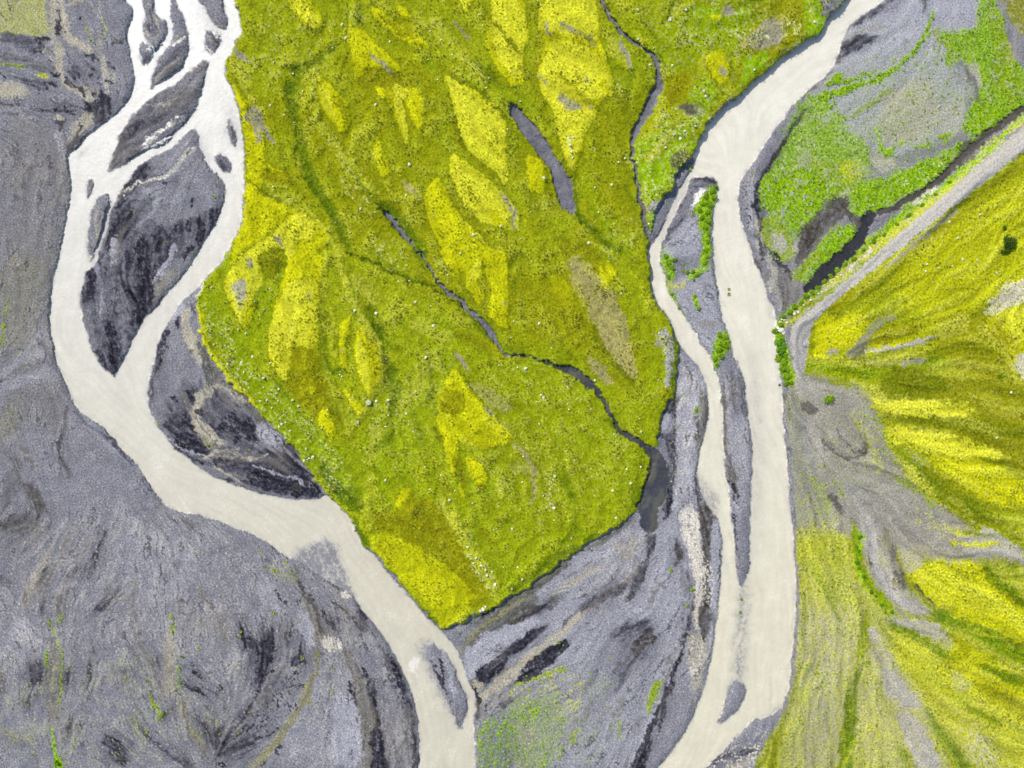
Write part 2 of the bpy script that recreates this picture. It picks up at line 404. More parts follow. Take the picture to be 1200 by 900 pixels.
S GD 2.5 .85 .5 E 0,480,22 55,445,44 120,400,16
P GX 2 .95 .3 E -20,620 0,598 60,530 120,478 185,445 207,462 150,522 80,568 20,600
P GI 2.5 .8 .6 E 0,540 70,480 160,422 220,370 235,380 170,450 80,510 0,590
S GT 2.5 .7 .7 E 220,380,20 300,312,30 400,245,26 440,200,20
S GT 3 .6 .9 E 380,110,40 400,170,60 430,90,30
S GK 2 .6 .8 E 330,250,16 380,210,12
S GD 3 .6 .8 E 250,340,30 330,290,40 400,260,40
S GD 2.5 .85 .4 E 365,440,14 400,402,22 440,402,16 482,380,10
S GD 4 .85 .5 E 495,395,12 465,430,34 440,490,40
S GD 4 .45 .6 E 430,500,20 395,540,30 365,630,16
S GD 4 .4 .6 E 300,560,10 250,640,14
K MV 6 .75 .3 E 0,660 180,640 200,720 170,900 -20,900
K MG 8 .6 .05 E 160,540 330,560 400,700 300,900 150,900
K MY 6 .8 .3 E 20,600 260,560 240,700 20,720
P MG 7 .35 .95 E -10,640 60,640 150,640 185,700 170,780 150,900 -20,900
K MV 5 .9 .7 D 780,730 900,700 920,920 775,920
P MD 5 .2 .95 D 790,790 860,720 920,700 920,900 775,900
S GT 4 .5 .8 E 40,740,40 60,800,50
S MG 1.5 .8 .9 E 195,548,8 140,565,16 60,590,12 0,610,10
S MG 3 .75 .9 E 480,700,20 490,640,34 530,595,24
S MG 2 .7 .9 E 195,815,14 240,765,12
S MG 2 .6 .9 E 375,740,10 375,800,10
S GK 2 .6 .6 E 455,720,12 440,760,12
S GK 2 .85 .5 E 605,470,10 575,560,14 545,650,22 510,730,26 470,790,22 425,905,20
S GX 2 .85 .5 E 545,690,16 520,750,24
S SD 2 .9 .4 E 505,780,22 470,840,28 448,910,34
S GL 1 .9 .6 E 578,455,5 570,540,5 522,655,5 480,750,6 420,880,6
P GS 2.5 .9 .8 E 596,-20 655,-20 662,100 672,200 665,390 645,420 625,370 648,250 625,150 600,80
P GI 2.5 .75 .8 E 618,420 650,430 692,420 682,560 650,650 625,600 615,500
P GK 2 .85 .7 E 668,-40 715,-20 705,120 690,170 690,260 698,420 680,450 655,410 655,300 682,220 680,110 668,40
S GL 2 .7 .8 E 722,20,20 728,150,20 718,330,16 700,450,14
S GS 2 .6 .9 E 680,180,12 690,300,10
S GD 3 .6 .7 E 580,100,24 578,195,20
S GD 1.5 .8 .7 E 610,210,10 640,270,8 635,350,10 608,450,14
S GK 2 .6 .8 E 605,330,20
S GB 3 .7 .6 E 600,520,30 590,640,50 600,720,40 560,820,30
S GT 2 .5 .6 E 640,640,30 640,700,20
P GB 2 .8 .8 E 690,895 760,830 850,732 930,720 930,1000 650,1000
S GD 1.5 .7 .8 E 700,890,16 740,860,20 900,830,20
S GI 2 .7 .9 E 760,895,30 830,880,24
P GL 3 .8 .5 F 590,340 640,360 672,400 690,480 690,590 660,680 640,780 570,900 548,870 570,720 577,560 590,480
P GN 1.5 .95 .3 F 655,465 688,485 694,530 690,600 662,690 652,720 646,640 648,560 655,520
S GD 1 .9 .4 F 688,470,6 695,540,6 690,600,6 655,715,7 645,770,6
S GK 1.5 .85 .8 F 652,540,8 648,600,12 645,650,8
S GD 2 .6 .8 F 615,370,14 640,460,12 655,470,10
S GX 1.5 .9 .5 F 580,490,10 560,530,20 530,560,16
S SD 2 .8 .5 F 580,500,8 573,560,8 570,640,12 568,700,16 560,800,30 545,880,24
S GD 2 .85 .6 F 530,640,14 548,620,22 552,700,14
S GL 2 .8 .5 F 545,560,30 530,610,20
S GK 1.5 .8 .7 F 743,450,8 750,650,14 765,740,16 790,850,14
S GD 2 .5 .9 F 800,430,24 820,560,16
S GD 2 .45 .9 F 770,420,24 790,560,20
P GL 2 .7 .3 F 545,130 600,60 690,20 715,100 740,200 748,250 720,300 690,340 640,260 600,200
S GK 2 .6 .5 F 665,105,12 700,105,14
S GT 2 .5 .4 F 660,250,20 700,235,16 735,250,12
S GK 1 .9 .4 F 705,0,5 720,110,6 742,210,6
S GK 1 .8 .5 G 705,860,4 708,900,5
P MV 1.5 .95 .7 F 703,345 720,298 745,258 766,278 770,310 742,352 722,388 705,380
P MV 2 .9 .9 F 515,-40 570,-20 560,30 575,70 548,100 540,60 525,20
S MV 1 .95 .6 F 540,90,10 560,145,12 612,222,8
S MV 2 .85 .9 F 690,0,24 660,60,26 620,70,20
S MV 1 .95 .6 F 640,140,14 655,182,16
S MV 1 .9 .8 F 605,475,12 600,488,8
S MV 1 .9 .8 F 648,540,14
S MS 2 .6 .9 F 560,110,30 600,100,30
S GD 2 .75 .9 G 640,620,16 690,635,30 715,640,16
S GB 2 .7 .9 G 620,700,20 580,760,20 540,830,16
S GD 1 .8 .6 G 590,775,6 540,835,10 525,860,6
S WW 1.2 .95 .5 G 672,665,12 648,695,22 635,725,10
P MV 1.2 .97 .7 G 648,722 665,690 700,660 726,648 724,690 705,735 692,800 697,870 690,905 664,905 672,840 655,790
P GL 2 .8 .2 G 520,885 590,790 640,760 665,830 645,905 530,905
P GL 4 .95 .3 H 380,-80 770,-80 760,80 700,110 640,150 620,230 700,330 680,470 560,510 460,540 380,590 330,600 200,450 100,360 220,250 260,140 320,60
P GB 2.5 .8 .6 H 0,480 50,420 100,365 145,372 95,430 55,515 0,592 -60,640 -110,640 -100,720 -60,850 -20,930 20,990 30,1060 -30,1060 -60,960 -110,800 -120,650 -40,560
P GP 4 .8 .3 H 400,340 480,290 560,270 600,330 612,420 560,490 460,520 400,500 380,440
P GI 5 .5 .3 H 420,350 500,300 560,340 560,440 480,500 410,470
P GP 3 .6 .4 H 620,340 680,360 682,450 640,480 600,460 618,400
P GL 3 .7 .4 H 560,150 620,180 650,230 720,260 745,320 700,360 640,330 600,290 570,220
K MG 6 .8 .25 H 560,100 760,100 740,340 640,420 380,560 340,460 520,300
S GT 4 .6 .4 H 345,520,30 380,580,40 440,560,30
P MV 5 .85 .95 H 108,346 170,330 215,335 235,370 200,400 190,450 240,380 270,400 262,460 350,485 358,590 330,640 420,620 500,590 615,540 700,490 720,470 690,400 720,360 800,380 890,360 900,400 840,425 720,500 640,600 560,640 480,700 380,740 330,770 290,735 270,690 200,700 170,750 130,800 100,790 60,700 0,700 -40,760 -30,640 0,600 40,540 60,450 100,390
P MG 4 .5 .8 H 0,600 100,560 250,560 340,620 290,690 150,700 0,760
P MY 4 .5 .9 H 250,560 330,560 340,630 260,640
P MY 4 .45 .9 H 20,620 120,600 180,650 80,690
P MV 6 .7 .95 H 0,585 60,560 220,640 255,690 160,770 120,840 40,840 0,740
K GP 5 .9 .45 H 0,600 100,480 300,500 350,620 260,720 80,820
K DU 5 .8 .25 H 60,420 260,380 340,560 280,700 40,760
P MV 3 .9 .9 H 590,100 640,120 740,90 735,-40 790,-40 830,90 870,220 920,250 920,370 840,390 760,480 690,470 690,400 725,370 745,300 715,230 655,200 640,260 620,160
P MG 4 .5 .9 H 760,0 820,60 870,220 900,300 850,380 780,300 800,150
S MT 3 .5 .8 H 840,130,14 855,215,18
P MO 4 .9 .6 H 810,-40 930,-40 930,140 870,100 850,60
S MV 1 .97 .6 H 582,40,8 562,110,14 520,170,15 470,225,18 400,276,22 320,300,22 240,328,26 180,345,30
S MV 1 .95 .7 H 392,240,7 330,265,12 280,288,14 230,282,20 205,300,14
S MV 1.5 .95 .6 H 255,258,22 220,290,30
S MV 1 .9 .8 H 450,200,6 440,212,6
S MG 2 .7 .9 H 440,310,16 350,370,24 300,410,16
S MG 1.5 .8 .9 H 340,430,18
S MV 2 .85 .9 H 380,440,14 385,500,16 410,550,20 440,520,24
S MV 2 .8 .9 H 470,510,16
S MV 2 .8 .9 H 520,515,10 570,500,16
S MV 2 .8 .9 H 610,490,16 640,470,24
S MG 2 .7 .9 H 585,100,10 605,140,16 650,180,20
S GK 3 .7 .4 H 705,245,10 725,295,18 742,352,12
P GP 2 .8 .4 H 705,220 730,210 750,260 748,320 730,290
P GD 2 .9 .4 H 248,152 290,128 345,122 400,120 360,150 320,172 270,200 240,225 240,200
S GD 1.5 .75 .8 H 275,100,8 330,60,18 420,15,20 460,-20,20
S GL 1.5 .7 .8 H 300,110,10 380,70,12 470,20,10
S GT 2 .8 .4 H 270,140,6 340,100,6 420,90,6
S GK 2 .8 .5 H 545,-20,12 550,10,18 545,45,8
S GX 1.5 .9 .5 H 142,380,12 92,432,16 58,492,14 20,560,20 0,600,18 -40,650,16 -38,720,18 -30,790,20 -10,850,12 10,880,14
S GK 2 .7 .6 H -70,850,16 -40,930,24 -25,980,20
S BR 2 .4 .5 H -30,830,14 -15,880,16
S GD 1 .7 .7 H 225,250,6 160,305,8 115,345,6
P GK 3 .8 .8 H 205,690 270,685 285,745 225,790 165,850 130,930 100,960 110,840 160,770
P GI 3 .75 .4 H -10,810 50,820 90,865 100,900 60,910 0,890
S GT 4 .5 .9 H 130,530,50 140,590,40
S GT 3 .6 .9 H 60,690,24 70,760,24
P MV 2.5 .9 .8 H 180,840 250,790 320,790 300,840 240,900 200,960 130,990 90,980 150,900
P GN 2 .8 .5 I -10,60 20,0 70,60 90,110 125,130 110,150 60,190 40,200 30,140 0,120
P GP 2 .7 .5 I 0,20 25,60 50,110 60,180 40,190 20,140
S GD 1 .8 .4 I 40,95,6 52,140,7 58,195,6
P MS 1.5 .95 .8 I 270,0 345,-60 700,-300 900,-450 960,-490 960,-455 700,-245 500,-90 385,0 290,72 210,142 130,205 70,245 30,260 25,225 60,205 120,150
S MV 1.2 .9 .8 I 40,225,22 110,165,18 190,110,20 270,45,20 340,-20,20 430,-90,22 560,-180,20 700,-290,20 840,-400,18
S GI 1.5 .8 .9 I 140,185,8 220,120,8 290,70,8 400,-20,8
S GI 1 .8 .9 I 165,150,8 270,75,10
S MV 2 .95 .6 I 40,235,24 32,290,34 55,340,36 65,400,40 80,450,30
S MG 2 .8 .9 I 60,228,12 135,178,14 215,130,14 295,62,14 375,0,14 520,-108,14 700,-258,14 900,-412,14
P RG 3 .8 .5 I 75,245 130,225 150,260 140,400 120,440 90,430 72,320
S GL 1.2 .85 .3 I 48,450,8 58,600,9 72,760,10 84,900,12
S GX .8 .9 .3 I 44,450,4 52,600,4 68,760,4 80,900,4
K GS 5 .9 .55 F 740,420 830,430 845,900 790,900 760,700
K GD 5 .7 .3 F 740,420 830,430 845,900 790,900 760,700
K GS 5 .9 .45 F 590,350 680,420 660,700 560,900 560,720
K GS 5 .8 .5 E 700,0 735,0 735,400 690,600 690,300
K GK 3 .9 .7 E 655,0 700,0 700,420 660,420
K GS 5 .7 .35 E 360,80 460,60 440,260 300,380 240,340
K GD 4 .8 .45 E 220,300 380,220 420,240 300,360
K GS 5 .8 .5 E 690,880 900,740 900,900
K GD 5 .7 .5 G 600,640 700,630 640,720 540,840
K GS 5 .7 .5 G 800,640 870,590 850,720 900,900 840,860
K GS 8 .6 .2 C 0,0 900,0 900,900 0,900
K GS 8 .5 .2 D 0,100 300,250 500,600 560,900 0,900
K MG 5 .6 -.3 C 0,600 300,500 700,500 800,760 600,900 0,900
"""
DETAIL = """
S GI 1.2 0.8 0.55 a 175,0,60 170,150,50 165,250,50 180,320,60
P GD 1.2 0.85 0.55 a 200,60 235,90 240,180 245,300 215,330 185,260 190,200 210,160 195,90
S GI 1.2 0.8 0.55 a 215,0,50 250,100,60 275,220,70 300,330,70 400,400,80 520,445,50
S GI 1.2 0.8 0.55 a 250,60,20 330,20,30 420,0,40
S GI 1.2 0.8 0.55 a 210,360,50 225,450,60 235,560,60 200,620,50 240,690,30 330,760,50 430,830,60 520,880,60
S GD 1.2 0.85 0.55 a 270,680,40 340,760,30 390,770,30 460,840,16
S GD 1.2 0.85 0.55 a 470,490,40 540,500,50 550,540,10
S GD 1.2 0.85 0.55 a 360,620,14 390,650,36 370,690,14
S GD 1.2 0.85 0.55 a 510,610,24 515,670,26
S GD 1.2 0.85 0.55 a 540,710,12 570,680,14
S GZ 1.2 0.85 0.55 a 520,860,36 540,820,30
P GD 1.2 0.85 0.55 a 560,840 600,800 640,800 630,870 600,900 560,900
S GD 1.2 0.85 0.55 a 150,650,20 190,690,18 215,650,14
S GD 1.2 0.85 0.55 a 640,550,14 680,590,22 720,600,10
S GP 1.2 0.8 0.55 a 490,20,14 550,130,14 610,180,14 630,240,14 590,330,14
S GP 1.2 0.8 0.55 a 560,0,10 590,120,12
S GP 1.2 0.8 0.55 a 600,480,30 620,600,40 640,740,60 660,830,30
S GI 1.2 0.8 0.55 a 660,620,20 700,680,24 700,760,14
S GD 1.2 0.85 0.55 a 640,700,14 690,750,12
S GD 1.2 0.85 0.55 a 700,860,16 720,890,24
S GK 1.2 0.8 0.55 a 700,350,16 780,390,24 760,340,14
S GZ 1.2 0.85 0.55 a 0,350,40 80,345,40 150,340,10
S GI 1.2 0.8 0.55 a 160,360,14 110,420,14 70,470,10
S GD 1.2 0.85 0.55 a 0,440,20 60,465,12
S GD 1.2 0.85 0.55 a 130,540,24
S GI 1.2 0.8 0.55 a 140,510,14 175,550,20
S MY 1.2 0.8 0.55 a 20,635,10 70,660,22 125,690,6
S MG 1.2 0.8 0.55 a 440,220,8 480,290,10 520,360,12
S MG 1.2 0.8 0.55 a 610,170,16 625,235,10
S GD 1.2 0.85 0.55 a 80,730,10 130,760,12
S GD 1.2 0.85 0.55 a 40,790,16 50,830,12
S GD 1.2 0.85 0.55 a 400,140,14 400,170,20
P GI 1.2 0.8 0.55 b -30,120 100,130 220,200 200,240 100,250 -30,250
S GD 1.2 0.85 0.55 b 180,125,14 260,150,24 310,130,8
S GD 1.2 0.85 0.55 b 340,230,10 360,195,14
S GD 1.2 0.85 0.55 b 380,130,30 430,160,10
S GD 1.2 0.85 0.55 b 450,120,26 510,170,10
S GZ 1.2 0.85 0.55 b 250,350,8 380,362,10 480,360,12 580,390,14
S GD 1.2 0.85 0.55 b 580,340,30 600,410,30 660,390,20
P GK 1.2 0.8 0.55 b 480,460 540,480 575,495 550,540 525,580 500,520
S GI 1.2 0.8 0.55 b 490,420,40 560,450,40
P GZ 1.2 0.85 0.55 b 755,320 800,300 835,330 830,385 780,390 750,375
P GD 1.2 0.85 0.55 b 835,310 900,220 960,200 960,420 850,500 825,480
P GI 1.2 0.8 0.55 b 720,400 820,410 820,500 760,560 700,600 640,580 600,540 650,470
S GZ 1.2 0.85 0.55 b 700,490,22 700,570,34 660,620,30
P GD 1.2 0.85 0.55 b 580,690 600,640 640,690 700,650 690,700 610,750 585,730
S GL 1.2 0.8 0.55 b 640,690,8 690,640,6
S GL 1.2 0.8 0.55 b 480,560,16 520,650,24 550,780,24
S GD 1.2 0.85 0.55 b 430,760,20 440,850,26 430,900,14
S GD 1.2 0.85 0.55 b 0,50,30 60,75,20 30,100,10
S GK 1.2 0.8 0.55 b 0,320,20 60,310,24 180,320,16
P GB 1.2 0.8 0.55 c 450,250 900,0 860,300 700,330 520,420
S GS 1.2 0.8 0.55 c 265,150,10 330,125,14 350,80,16 420,65,14 500,65,14 560,40,14 610,0,10
P GD 1.2 0.85 0.55 c 310,0 430,0 400,50 340,80 290,120 260,140 290,60
P GD 1.2 0.85 0.55 c 250,170 290,180 260,260 220,330 200,320
P GZ 1.2 0.85 0.55 c 310,270 340,310 320,360 310,430 270,480 240,500 220,440 170,420 190,380 240,350 280,300
S GD 1.2 0.85 0.55 c 330,220,10 380,195,10
S GD 1.2 0.85 0.55 c 440,210,16 480,190,10
S GD 1.2 0.85 0.55 c 550,110,20 600,80,14
S GD 1.2 0.85 0.55 c 750,260,14 740,220,20 770,190,8
P GL 1.2 0.8 0.55 c 220,480 240,520 240,700 160,620 170,540 200,450
P GL 1.2 0.8 0.55 c 590,520 640,500 650,560 600,640 560,720 480,800 470,760 540,660
P GZ 1.2 0.85 0.55 c 640,380 670,330 650,440 600,480 590,560 560,650 510,660 530,590 480,570 440,610 400,610 340,560 350,520 410,470 440,500 450,580 520,500 560,430 590,450
S GZ 1.2 0.85 0.55 c 400,600,60 410,700,60 420,800,80 430,900,110
S GD 1.2 0.85 0.55 c 520,650,30 470,730,30 450,800,30
S GZ 1.2 0.85 0.55 c 710,340,20 720,420,24
P GZ 1.2 0.85 0.55 c 770,340 800,320 840,370 840,470 800,520 780,500 760,450 800,410 780,380
S GZ 1.2 0.85 0.55 c 690,640,10 700,590,40 760,530,30
S GD 1.2 0.85 0.55 c 880,270,20 885,400,20
S GD 1.2 0.85 0.55 c 470,450,40 490,480,20
S GD 1.2 0.85 0.55 c 290,560,20 300,620,24 290,690,14
S GD 1.2 0.85 0.55 c 140,670,14 150,740,10
S GZ 1.2 0.85 0.55 c 0,720,40 60,700,60 40,780,60 50,900,20
S GD 1.2 0.85 0.55 c 110,580,30 90,660,30
S GD 1.2 0.85 0.55 c 270,820,20 310,870,24 360,890,20
S GD 1.2 0.85 0.55 c 330,710,16 345,730,20
S GD 1.2 0.85 0.55 c 200,840,24 215,860,20
S GO 1.2 0.8 0.55 c 320,270,24 340,310,16
S GZ 1.2 0.85 0.55 d 400,100,110 400,200,110 390,300,60 370,350,30
S GZ 1.2 0.85 0.55 d 270,100,20 330,140,24 380,200,30
P GZ 1.2 0.85 0.55 d 155,345 190,340 210,400 200,480 220,560 240,600 210,700 190,750 170,640 160,560 165,470 150,400
S GD 1.2 0.85 0.55 d 80,550,30 120,620,40 170,700,20
S GD 1.2 0.85 0.55 d 210,110,40 220,140,20
S GD 1.2 0.85 0.55 d 225,280,24 235,310,20
S GD 1.2 0.85 0.55 d 185,190,14 190,230,12
S GD 1.2 0.85 0.55 d 40,130,14 60,190,12
S GD 1.2 0.85 0.55 d 300,360,30 350,350,20
S GD 1.2 0.85 0.55 d 500,230,20 560,150,16
S GD 1.2 0.85 0.55 d 240,450,10 245,560,10
S GD 1.2 0.85 0.55 d 580,390,34 550,470,34 540,560,26 500,660,20
S GI 1.2 0.8 0.55 d 720,260,60 690,360,60 740,480,70 800,590,60
S GK 1.2 0.8 0.55 d 760,240,10 765,290,8
S GK 1.2 0.8 0.55 d 740,540,16 770,570,12
S GD 1.2 0.85 0.55 d 650,300,24 650,400,14
S GD 1.2 0.85 0.55 d 690,820,20 740,860,44 750,900,40
S GD 1.2 0.85 0.55 d 620,880,30
S GW 1.2 0.8 0.55 d 810,500,30 840,600,50 870,700,60 890,760,50
S GI 1.2 0.8 0.55 d 860,800,40 800,890,60
S GL 1.2 0.8 0.55 d 700,230,40 620,300,50 530,380,20
S GS 1.2 0.8 0.55 d 770,170,10 800,130,14 830,70,10
S GI 1.2 0.8 0.55 e 400,30,40 330,100,36 280,160,44 265,210,50 300,290,70 360,340,80 420,385,90 460,380,30
P GO 1.2 0.8 0.55 e 305,370 340,340 410,410 390,430 320,420
S GZ 1.2 0.85 0.55 e 300,190,60
P GZ 1.2 0.85 0.55 e 420,290 470,250 560,290 600,310 560,330 470,320 410,310
P GZ 1.2 0.85 0.55 e 610,250 640,220 690,280 700,330 660,320 620,300
P GZ 1.2 0.85 0.55 e 130,350 200,330 300,340 310,390 400,440 330,465 240,440 170,400
S GZ 1.2 0.85 0.55 e 225,215,50
S GZ 1.2 0.85 0.55 e 260,285,36
S GD 1.2 0.85 0.55 e 120,95,30 145,120,30
S GZ 1.2 0.85 0.55 e 215,40,30 240,70,50 250,100,30
S GD 1.2 0.85 0.55 e 240,150,30
S GD 1.2 0.85 0.55 e 400,20,14 430,60,40 450,70,14
S GD 1.2 0.85 0.55 e 560,150,24
S GI 1.2 0.8 0.55 e 410,0,24 480,30,30 560,80,30 600,120,20
S GW 1.2 0.8 0.55 e 620,130,20 690,210,40 750,270,24
P GL 1.2 0.8 0.55 e 710,280 790,290 880,400 820,410 740,400 700,340
S GD 1.2 0.85 0.55 e 720,310,10 730,380,12
S GD 1.2 0.85 0.55 e 790,330,14 840,390,14
P GZ 1.2 0.85 0.55 e 640,590 760,560 860,600 960,640 1040,680 1050,740 960,750 880,720 740,710 660,680 620,620
P GZ 1.2 0.85 0.55 e 800,470 950,470 990,560 1010,640 880,590 760,540 740,520
P GZ 1.2 0.85 0.55 e 360,520 450,500 560,490 650,540 600,550 500,545 400,540
S GS 1.2 0.8 0.55 e 520,490,12 570,475,12 630,510,14 690,500,14 760,480,12
S GL 1.2 0.8 0.55 e 660,540,10 740,570,14 860,610,16 960,640,14 1020,665,16
S GI 1.2 0.8 0.55 e 400,550,14 460,590,20 520,610,14 580,670,16
S GI 1.2 0.8 0.55 e 330,500,14 430,450,30 520,440,24 600,480,14
S GL 1.2 0.8 0.55 e 60,340,10 160,420,14 260,470,14 350,465,12
S GZ 1.2 0.85 0.55 e 1000,600,30 1060,700,60 1100,740,50
S GK 1.2 0.8 0.55 e 930,690,50 960,700,40
S GD 1.2 0.85 0.55 e 490,650,40 540,660,16
S GD 1.2 0.85 0.55 e 550,380,50
S GD 1.2 0.85 0.55 e 560,350,30 650,370,24 700,380,14
S GD 1.2 0.85 0.55 e 10,270,10 80,380,14 200,470,20 330,540,20
P GL 1.2 0.8 0.55 f 420,180 520,260 540,400 500,500 450,400 430,300
P GZ 1.2 0.85 0.55 f 110,430 200,410 220,400 230,300 250,330 250,430 230,560 190,590 180,660 150,760 110,860 90,900 100,830 150,720 160,600 140,490
S GZ 1.2 0.85 0.55 f 15,340,30 45,420,34 40,470,20
S GD 1.2 0.85 0.55 f 50,405,14 110,420,16
S GD 1.2 0.85 0.55 f 190,670,10 240,640,24
S GD 1.2 0.85 0.55 f 365,300,20 375,400,20
S GD 1.2 0.85 0.55 f 330,370,24 335,450,18
S GD 1.2 0.85 0.55 f 440,440,14 430,520,60 380,590,40
S GD 1.2 0.85 0.55 f 250,60,12 300,140,14 330,160,10
S GZ 1.2 0.85 0.55 f 395,140,14 440,145,14
S BR 1.2 0.8 0.55 f 440,110,14 510,230,20 550,340,24 590,430,40
S GZ 1.2 0.85 0.55 f 420,20,16 450,80,24 520,180,34 560,280,36 600,400,20
P GS 1.2 0.8 0.55 f 560,420 640,390 730,430 730,490 650,490 600,480
S GN 1.2 0.8 0.55 f 740,500,30 800,600,70 850,720,90 870,900,100
S GZ 1.2 0.85 0.55 f 770,710,16 800,790,16 830,880,16
P GZ 1.2 0.85 0.55 f 620,270 660,280 715,370 700,390 640,320
S GZ 1.2 0.85 0.55 f 580,210,10 600,250,12
S GZ 1.2 0.85 0.55 f 660,150,10 740,220,16 820,290,20 850,360,14
S GD 1.2 0.85 0.55 f 850,200,30 880,300,40
S GS 1.2 0.8 0.55 f 720,80,30 770,120,30 800,90,14
S GK 1.2 0.8 0.55 f 630,10,20 700,40,30
S GO 1.2 0.8 0.55 f 480,730,60 470,860,70
S BR 1.2 0.8 0.55 f 560,450,14 550,540,20 550,640,16 510,690,26 510,800,16
S GZ 1.2 0.85 0.55 f 880,620,30 890,680,24
S GZ 1.2 0.85 0.55 f 370,740,10 450,735,14
S GZ 1.2 0.85 0.55 f 400,870,20 400,900,20
S GZ 1.2 0.85 0.55 f 440,570,30 470,580,24
P GW 1.2 0.8 0.55 g 60,400 100,330 150,240 250,180 400,80 480,0 600,-40 620,0 520,110 420,180 300,240 180,270 90,380
S GO 1.2 0.8 0.55 g 70,390,16 130,290,16 220,190,20 350,110,30 480,20,40
S GZ 1.2 0.85 0.55 g 200,140,20 300,70,24
P GK 1.2 0.8 0.55 g 410,180 520,90 600,30 600,80 540,140 430,200
P GL 1.2 0.8 0.55 g 90,390 200,270 400,200 560,150 650,150 500,270 430,300 350,370 320,440 230,440 200,500 130,590 80,560
P GZ 1.2 0.85 0.55 g 460,300 640,195 660,210 560,300 470,340 420,400 350,470 300,550 240,610 230,550 180,540 180,510 240,460 340,430 370,370 420,350 410,320
P GZ 1.2 0.85 0.55 g 430,600 520,480 640,380 780,290 830,320 780,390 640,510 560,580 500,600
P GI 1.2 0.8 0.55 g 330,590 480,440 620,330 700,280 740,240 760,260 640,370 520,460 430,590 380,620
S GI 1.2 0.8 0.55 g 150,600,40 200,640,40
S GI 1.2 0.8 0.55 g 330,590,40 250,660,40 200,720,30
S GZ 1.2 0.85 0.55 g 140,620,20 180,680,20 190,740,20
S GZ 1.2 0.85 0.55 g 200,560,24
S GK 1.2 0.8 0.55 g 770,220,30 880,100,16
S GI 1.2 0.8 0.55 g 680,290,30 800,230,24 900,110,20
P GZ 1.2 0.85 0.55 g 330,740 420,690 420,720 370,780 320,780
K MY 1.2 0.8 0.55 g 300,720 640,530 830,470 830,510 640,590 400,700
K MV 1.2 0.8 0.55 g 300,900 450,760 560,720 640,680 740,660 740,800 560,900
S GZ 1.2 0.85 0.55 g 240,770,30
P GL 1.2 0.8 0.55 h -60,400 60,400 120,560 140,900 -60,900
S GN 1.2 0.8 0.55 h 60,100,50 100,250,60 150,450,70 180,600,80 190,900,70
P GZ 1.2 0.85 0.55 h 200,700 250,560 270,560 290,640 290,760 320,870 320,960 210,960 220,780
S GZ 1.2 0.85 0.55 h 205,280,14 180,340,20 215,400,30
S GZ 1.2 0.85 0.55 h 210,460,16 255,510,18
S GZ 1.2 0.85 0.55 h 150,200,16 160,250,24
S GZ 1.2 0.85 0.55 h 60,300,14 110,430,14
K GD 1.2 0.85 0.55 h 260,30 330,30 400,250 500,600 500,900 420,600 330,200
S GZ 1.2 0.85 0.55 h 360,170,30 400,240,24 410,320,20 450,480,20 490,620,24 520,740,34 510,960,40
S GL 1.2 0.8 0.55 h 480,640,8 500,740,8
S GZ 1.2 0.85 0.55 h 70,780,10 75,850,12
S GZ 1.2 0.85 0.55 h 600,120,14 680,240,20 740,370,14
S GL 1.2 0.8 0.55 h 720,90,40 770,250,40 800,400,30
S GZ 1.2 0.85 0.55 h 690,130,20 710,200,16 715,290,24
S GZ 1.2 0.85 0.55 i 660,0,40 640,150,20 600,260,24
S GZ 1.2 0.85 0.55 i 580,300,20 540,430,24 480,560,22 400,650,14
S GZ 1.2 0.85 0.55 i 510,580,24 590,520,30
S GZ 1.2 0.85 0.55 i 400,720,50 470,690,36 540,660,16
S GZ 1.2 0.85 0.55 i 540,650,8 650,630,8 750,590,12 800,540,14
P GZ 1.2 0.85 0.55 i 210,570 260,530 300,510 280,580 270,640 220,700 180,690 180,650 230,640
S GZ 1.2 0.85 0.55 i 230,740,20 330,650,40 330,690,30
S GZ 1.2 0.85 0.55 i 120,490,20 140,560,14
S GZ 1.2 0.85 0.55 i 30,10,20 70,70,20 120,100,14
S GZ 1.2 0.85 0.55 i 0,190,20 80,215,30 155,250,36
S GZ 1.2 0.85 0.55 i 300,210,50
S GZ 1.2 0.85 0.55 i 690,80,20 740,50,30
S GZ 1.2 0.85 0.55 i 910,185,14 1000,165,20
S GZ 1.2 0.85 0.55 i 930,50,14 975,80,14
S GZ 1.2 0.85 0.55 i 930,380,20 960,330,14
S GO 1.2 0.8 0.55 i 980,340,20 930,450,40 870,560,50 800,660,50 650,820,60
S GZ 1.2 0.85 0.55 i 810,710,30 790,770,24
S GZ 1.2 0.85 0.55 i 690,840,20 660,870,30
S GZ 1.2 0.85 0.55 i 260,890,30 320,860,20
S GO 1.2 0.8 0.55 i 0,540,30 60,600,50 140,690,40
K GD 1.2 0.85 0.55 i 700,100 1000,60 960,400 640,600 560,500
P GS 3 .5 .8 j 110,200 170,170 210,260 250,400 270,560 270,900 210,900 200,640 130,440 100,300
S GZ 1.2 0.85 0.55 j 430,0,24 480,80,30 500,170,30
S GK 1.2 0.8 0.55 j 205,0,20 240,200,30 270,360,60 290,480,50 290,620,40 290,900,60
S GL 1.2 0.8 0.55 j 355,270,30 350,420,60 350,600,70 350,900,70
K GS 1.2 0.8 0.55 j 260,560 400,560 400,900 260,900
S GZ 1.2 0.85 0.55 j 385,460,8 385,700,10 370,900,8
S GZ 1.2 0.85 0.55 j 110,70,10 120,110,10
S GK 1.2 0.8 0.55 j 90,480,40 95,600,40
S GZ 1.2 0.85 0.55 j 20,60,50 20,200,50 0,280,30
S GZ 1.2 0.85 0.55 j 480,250,8 490,520,10 500,640,8
P GB 1.2 0.8 0.55 j 490,500 600,480 590,640 510,760
S GZ 1.2 0.85 0.55 k 160,60,30 155,200,40 150,290,30
S GL 1.2 0.8 0.55 k 125,100,26 115,260,24 110,400,24
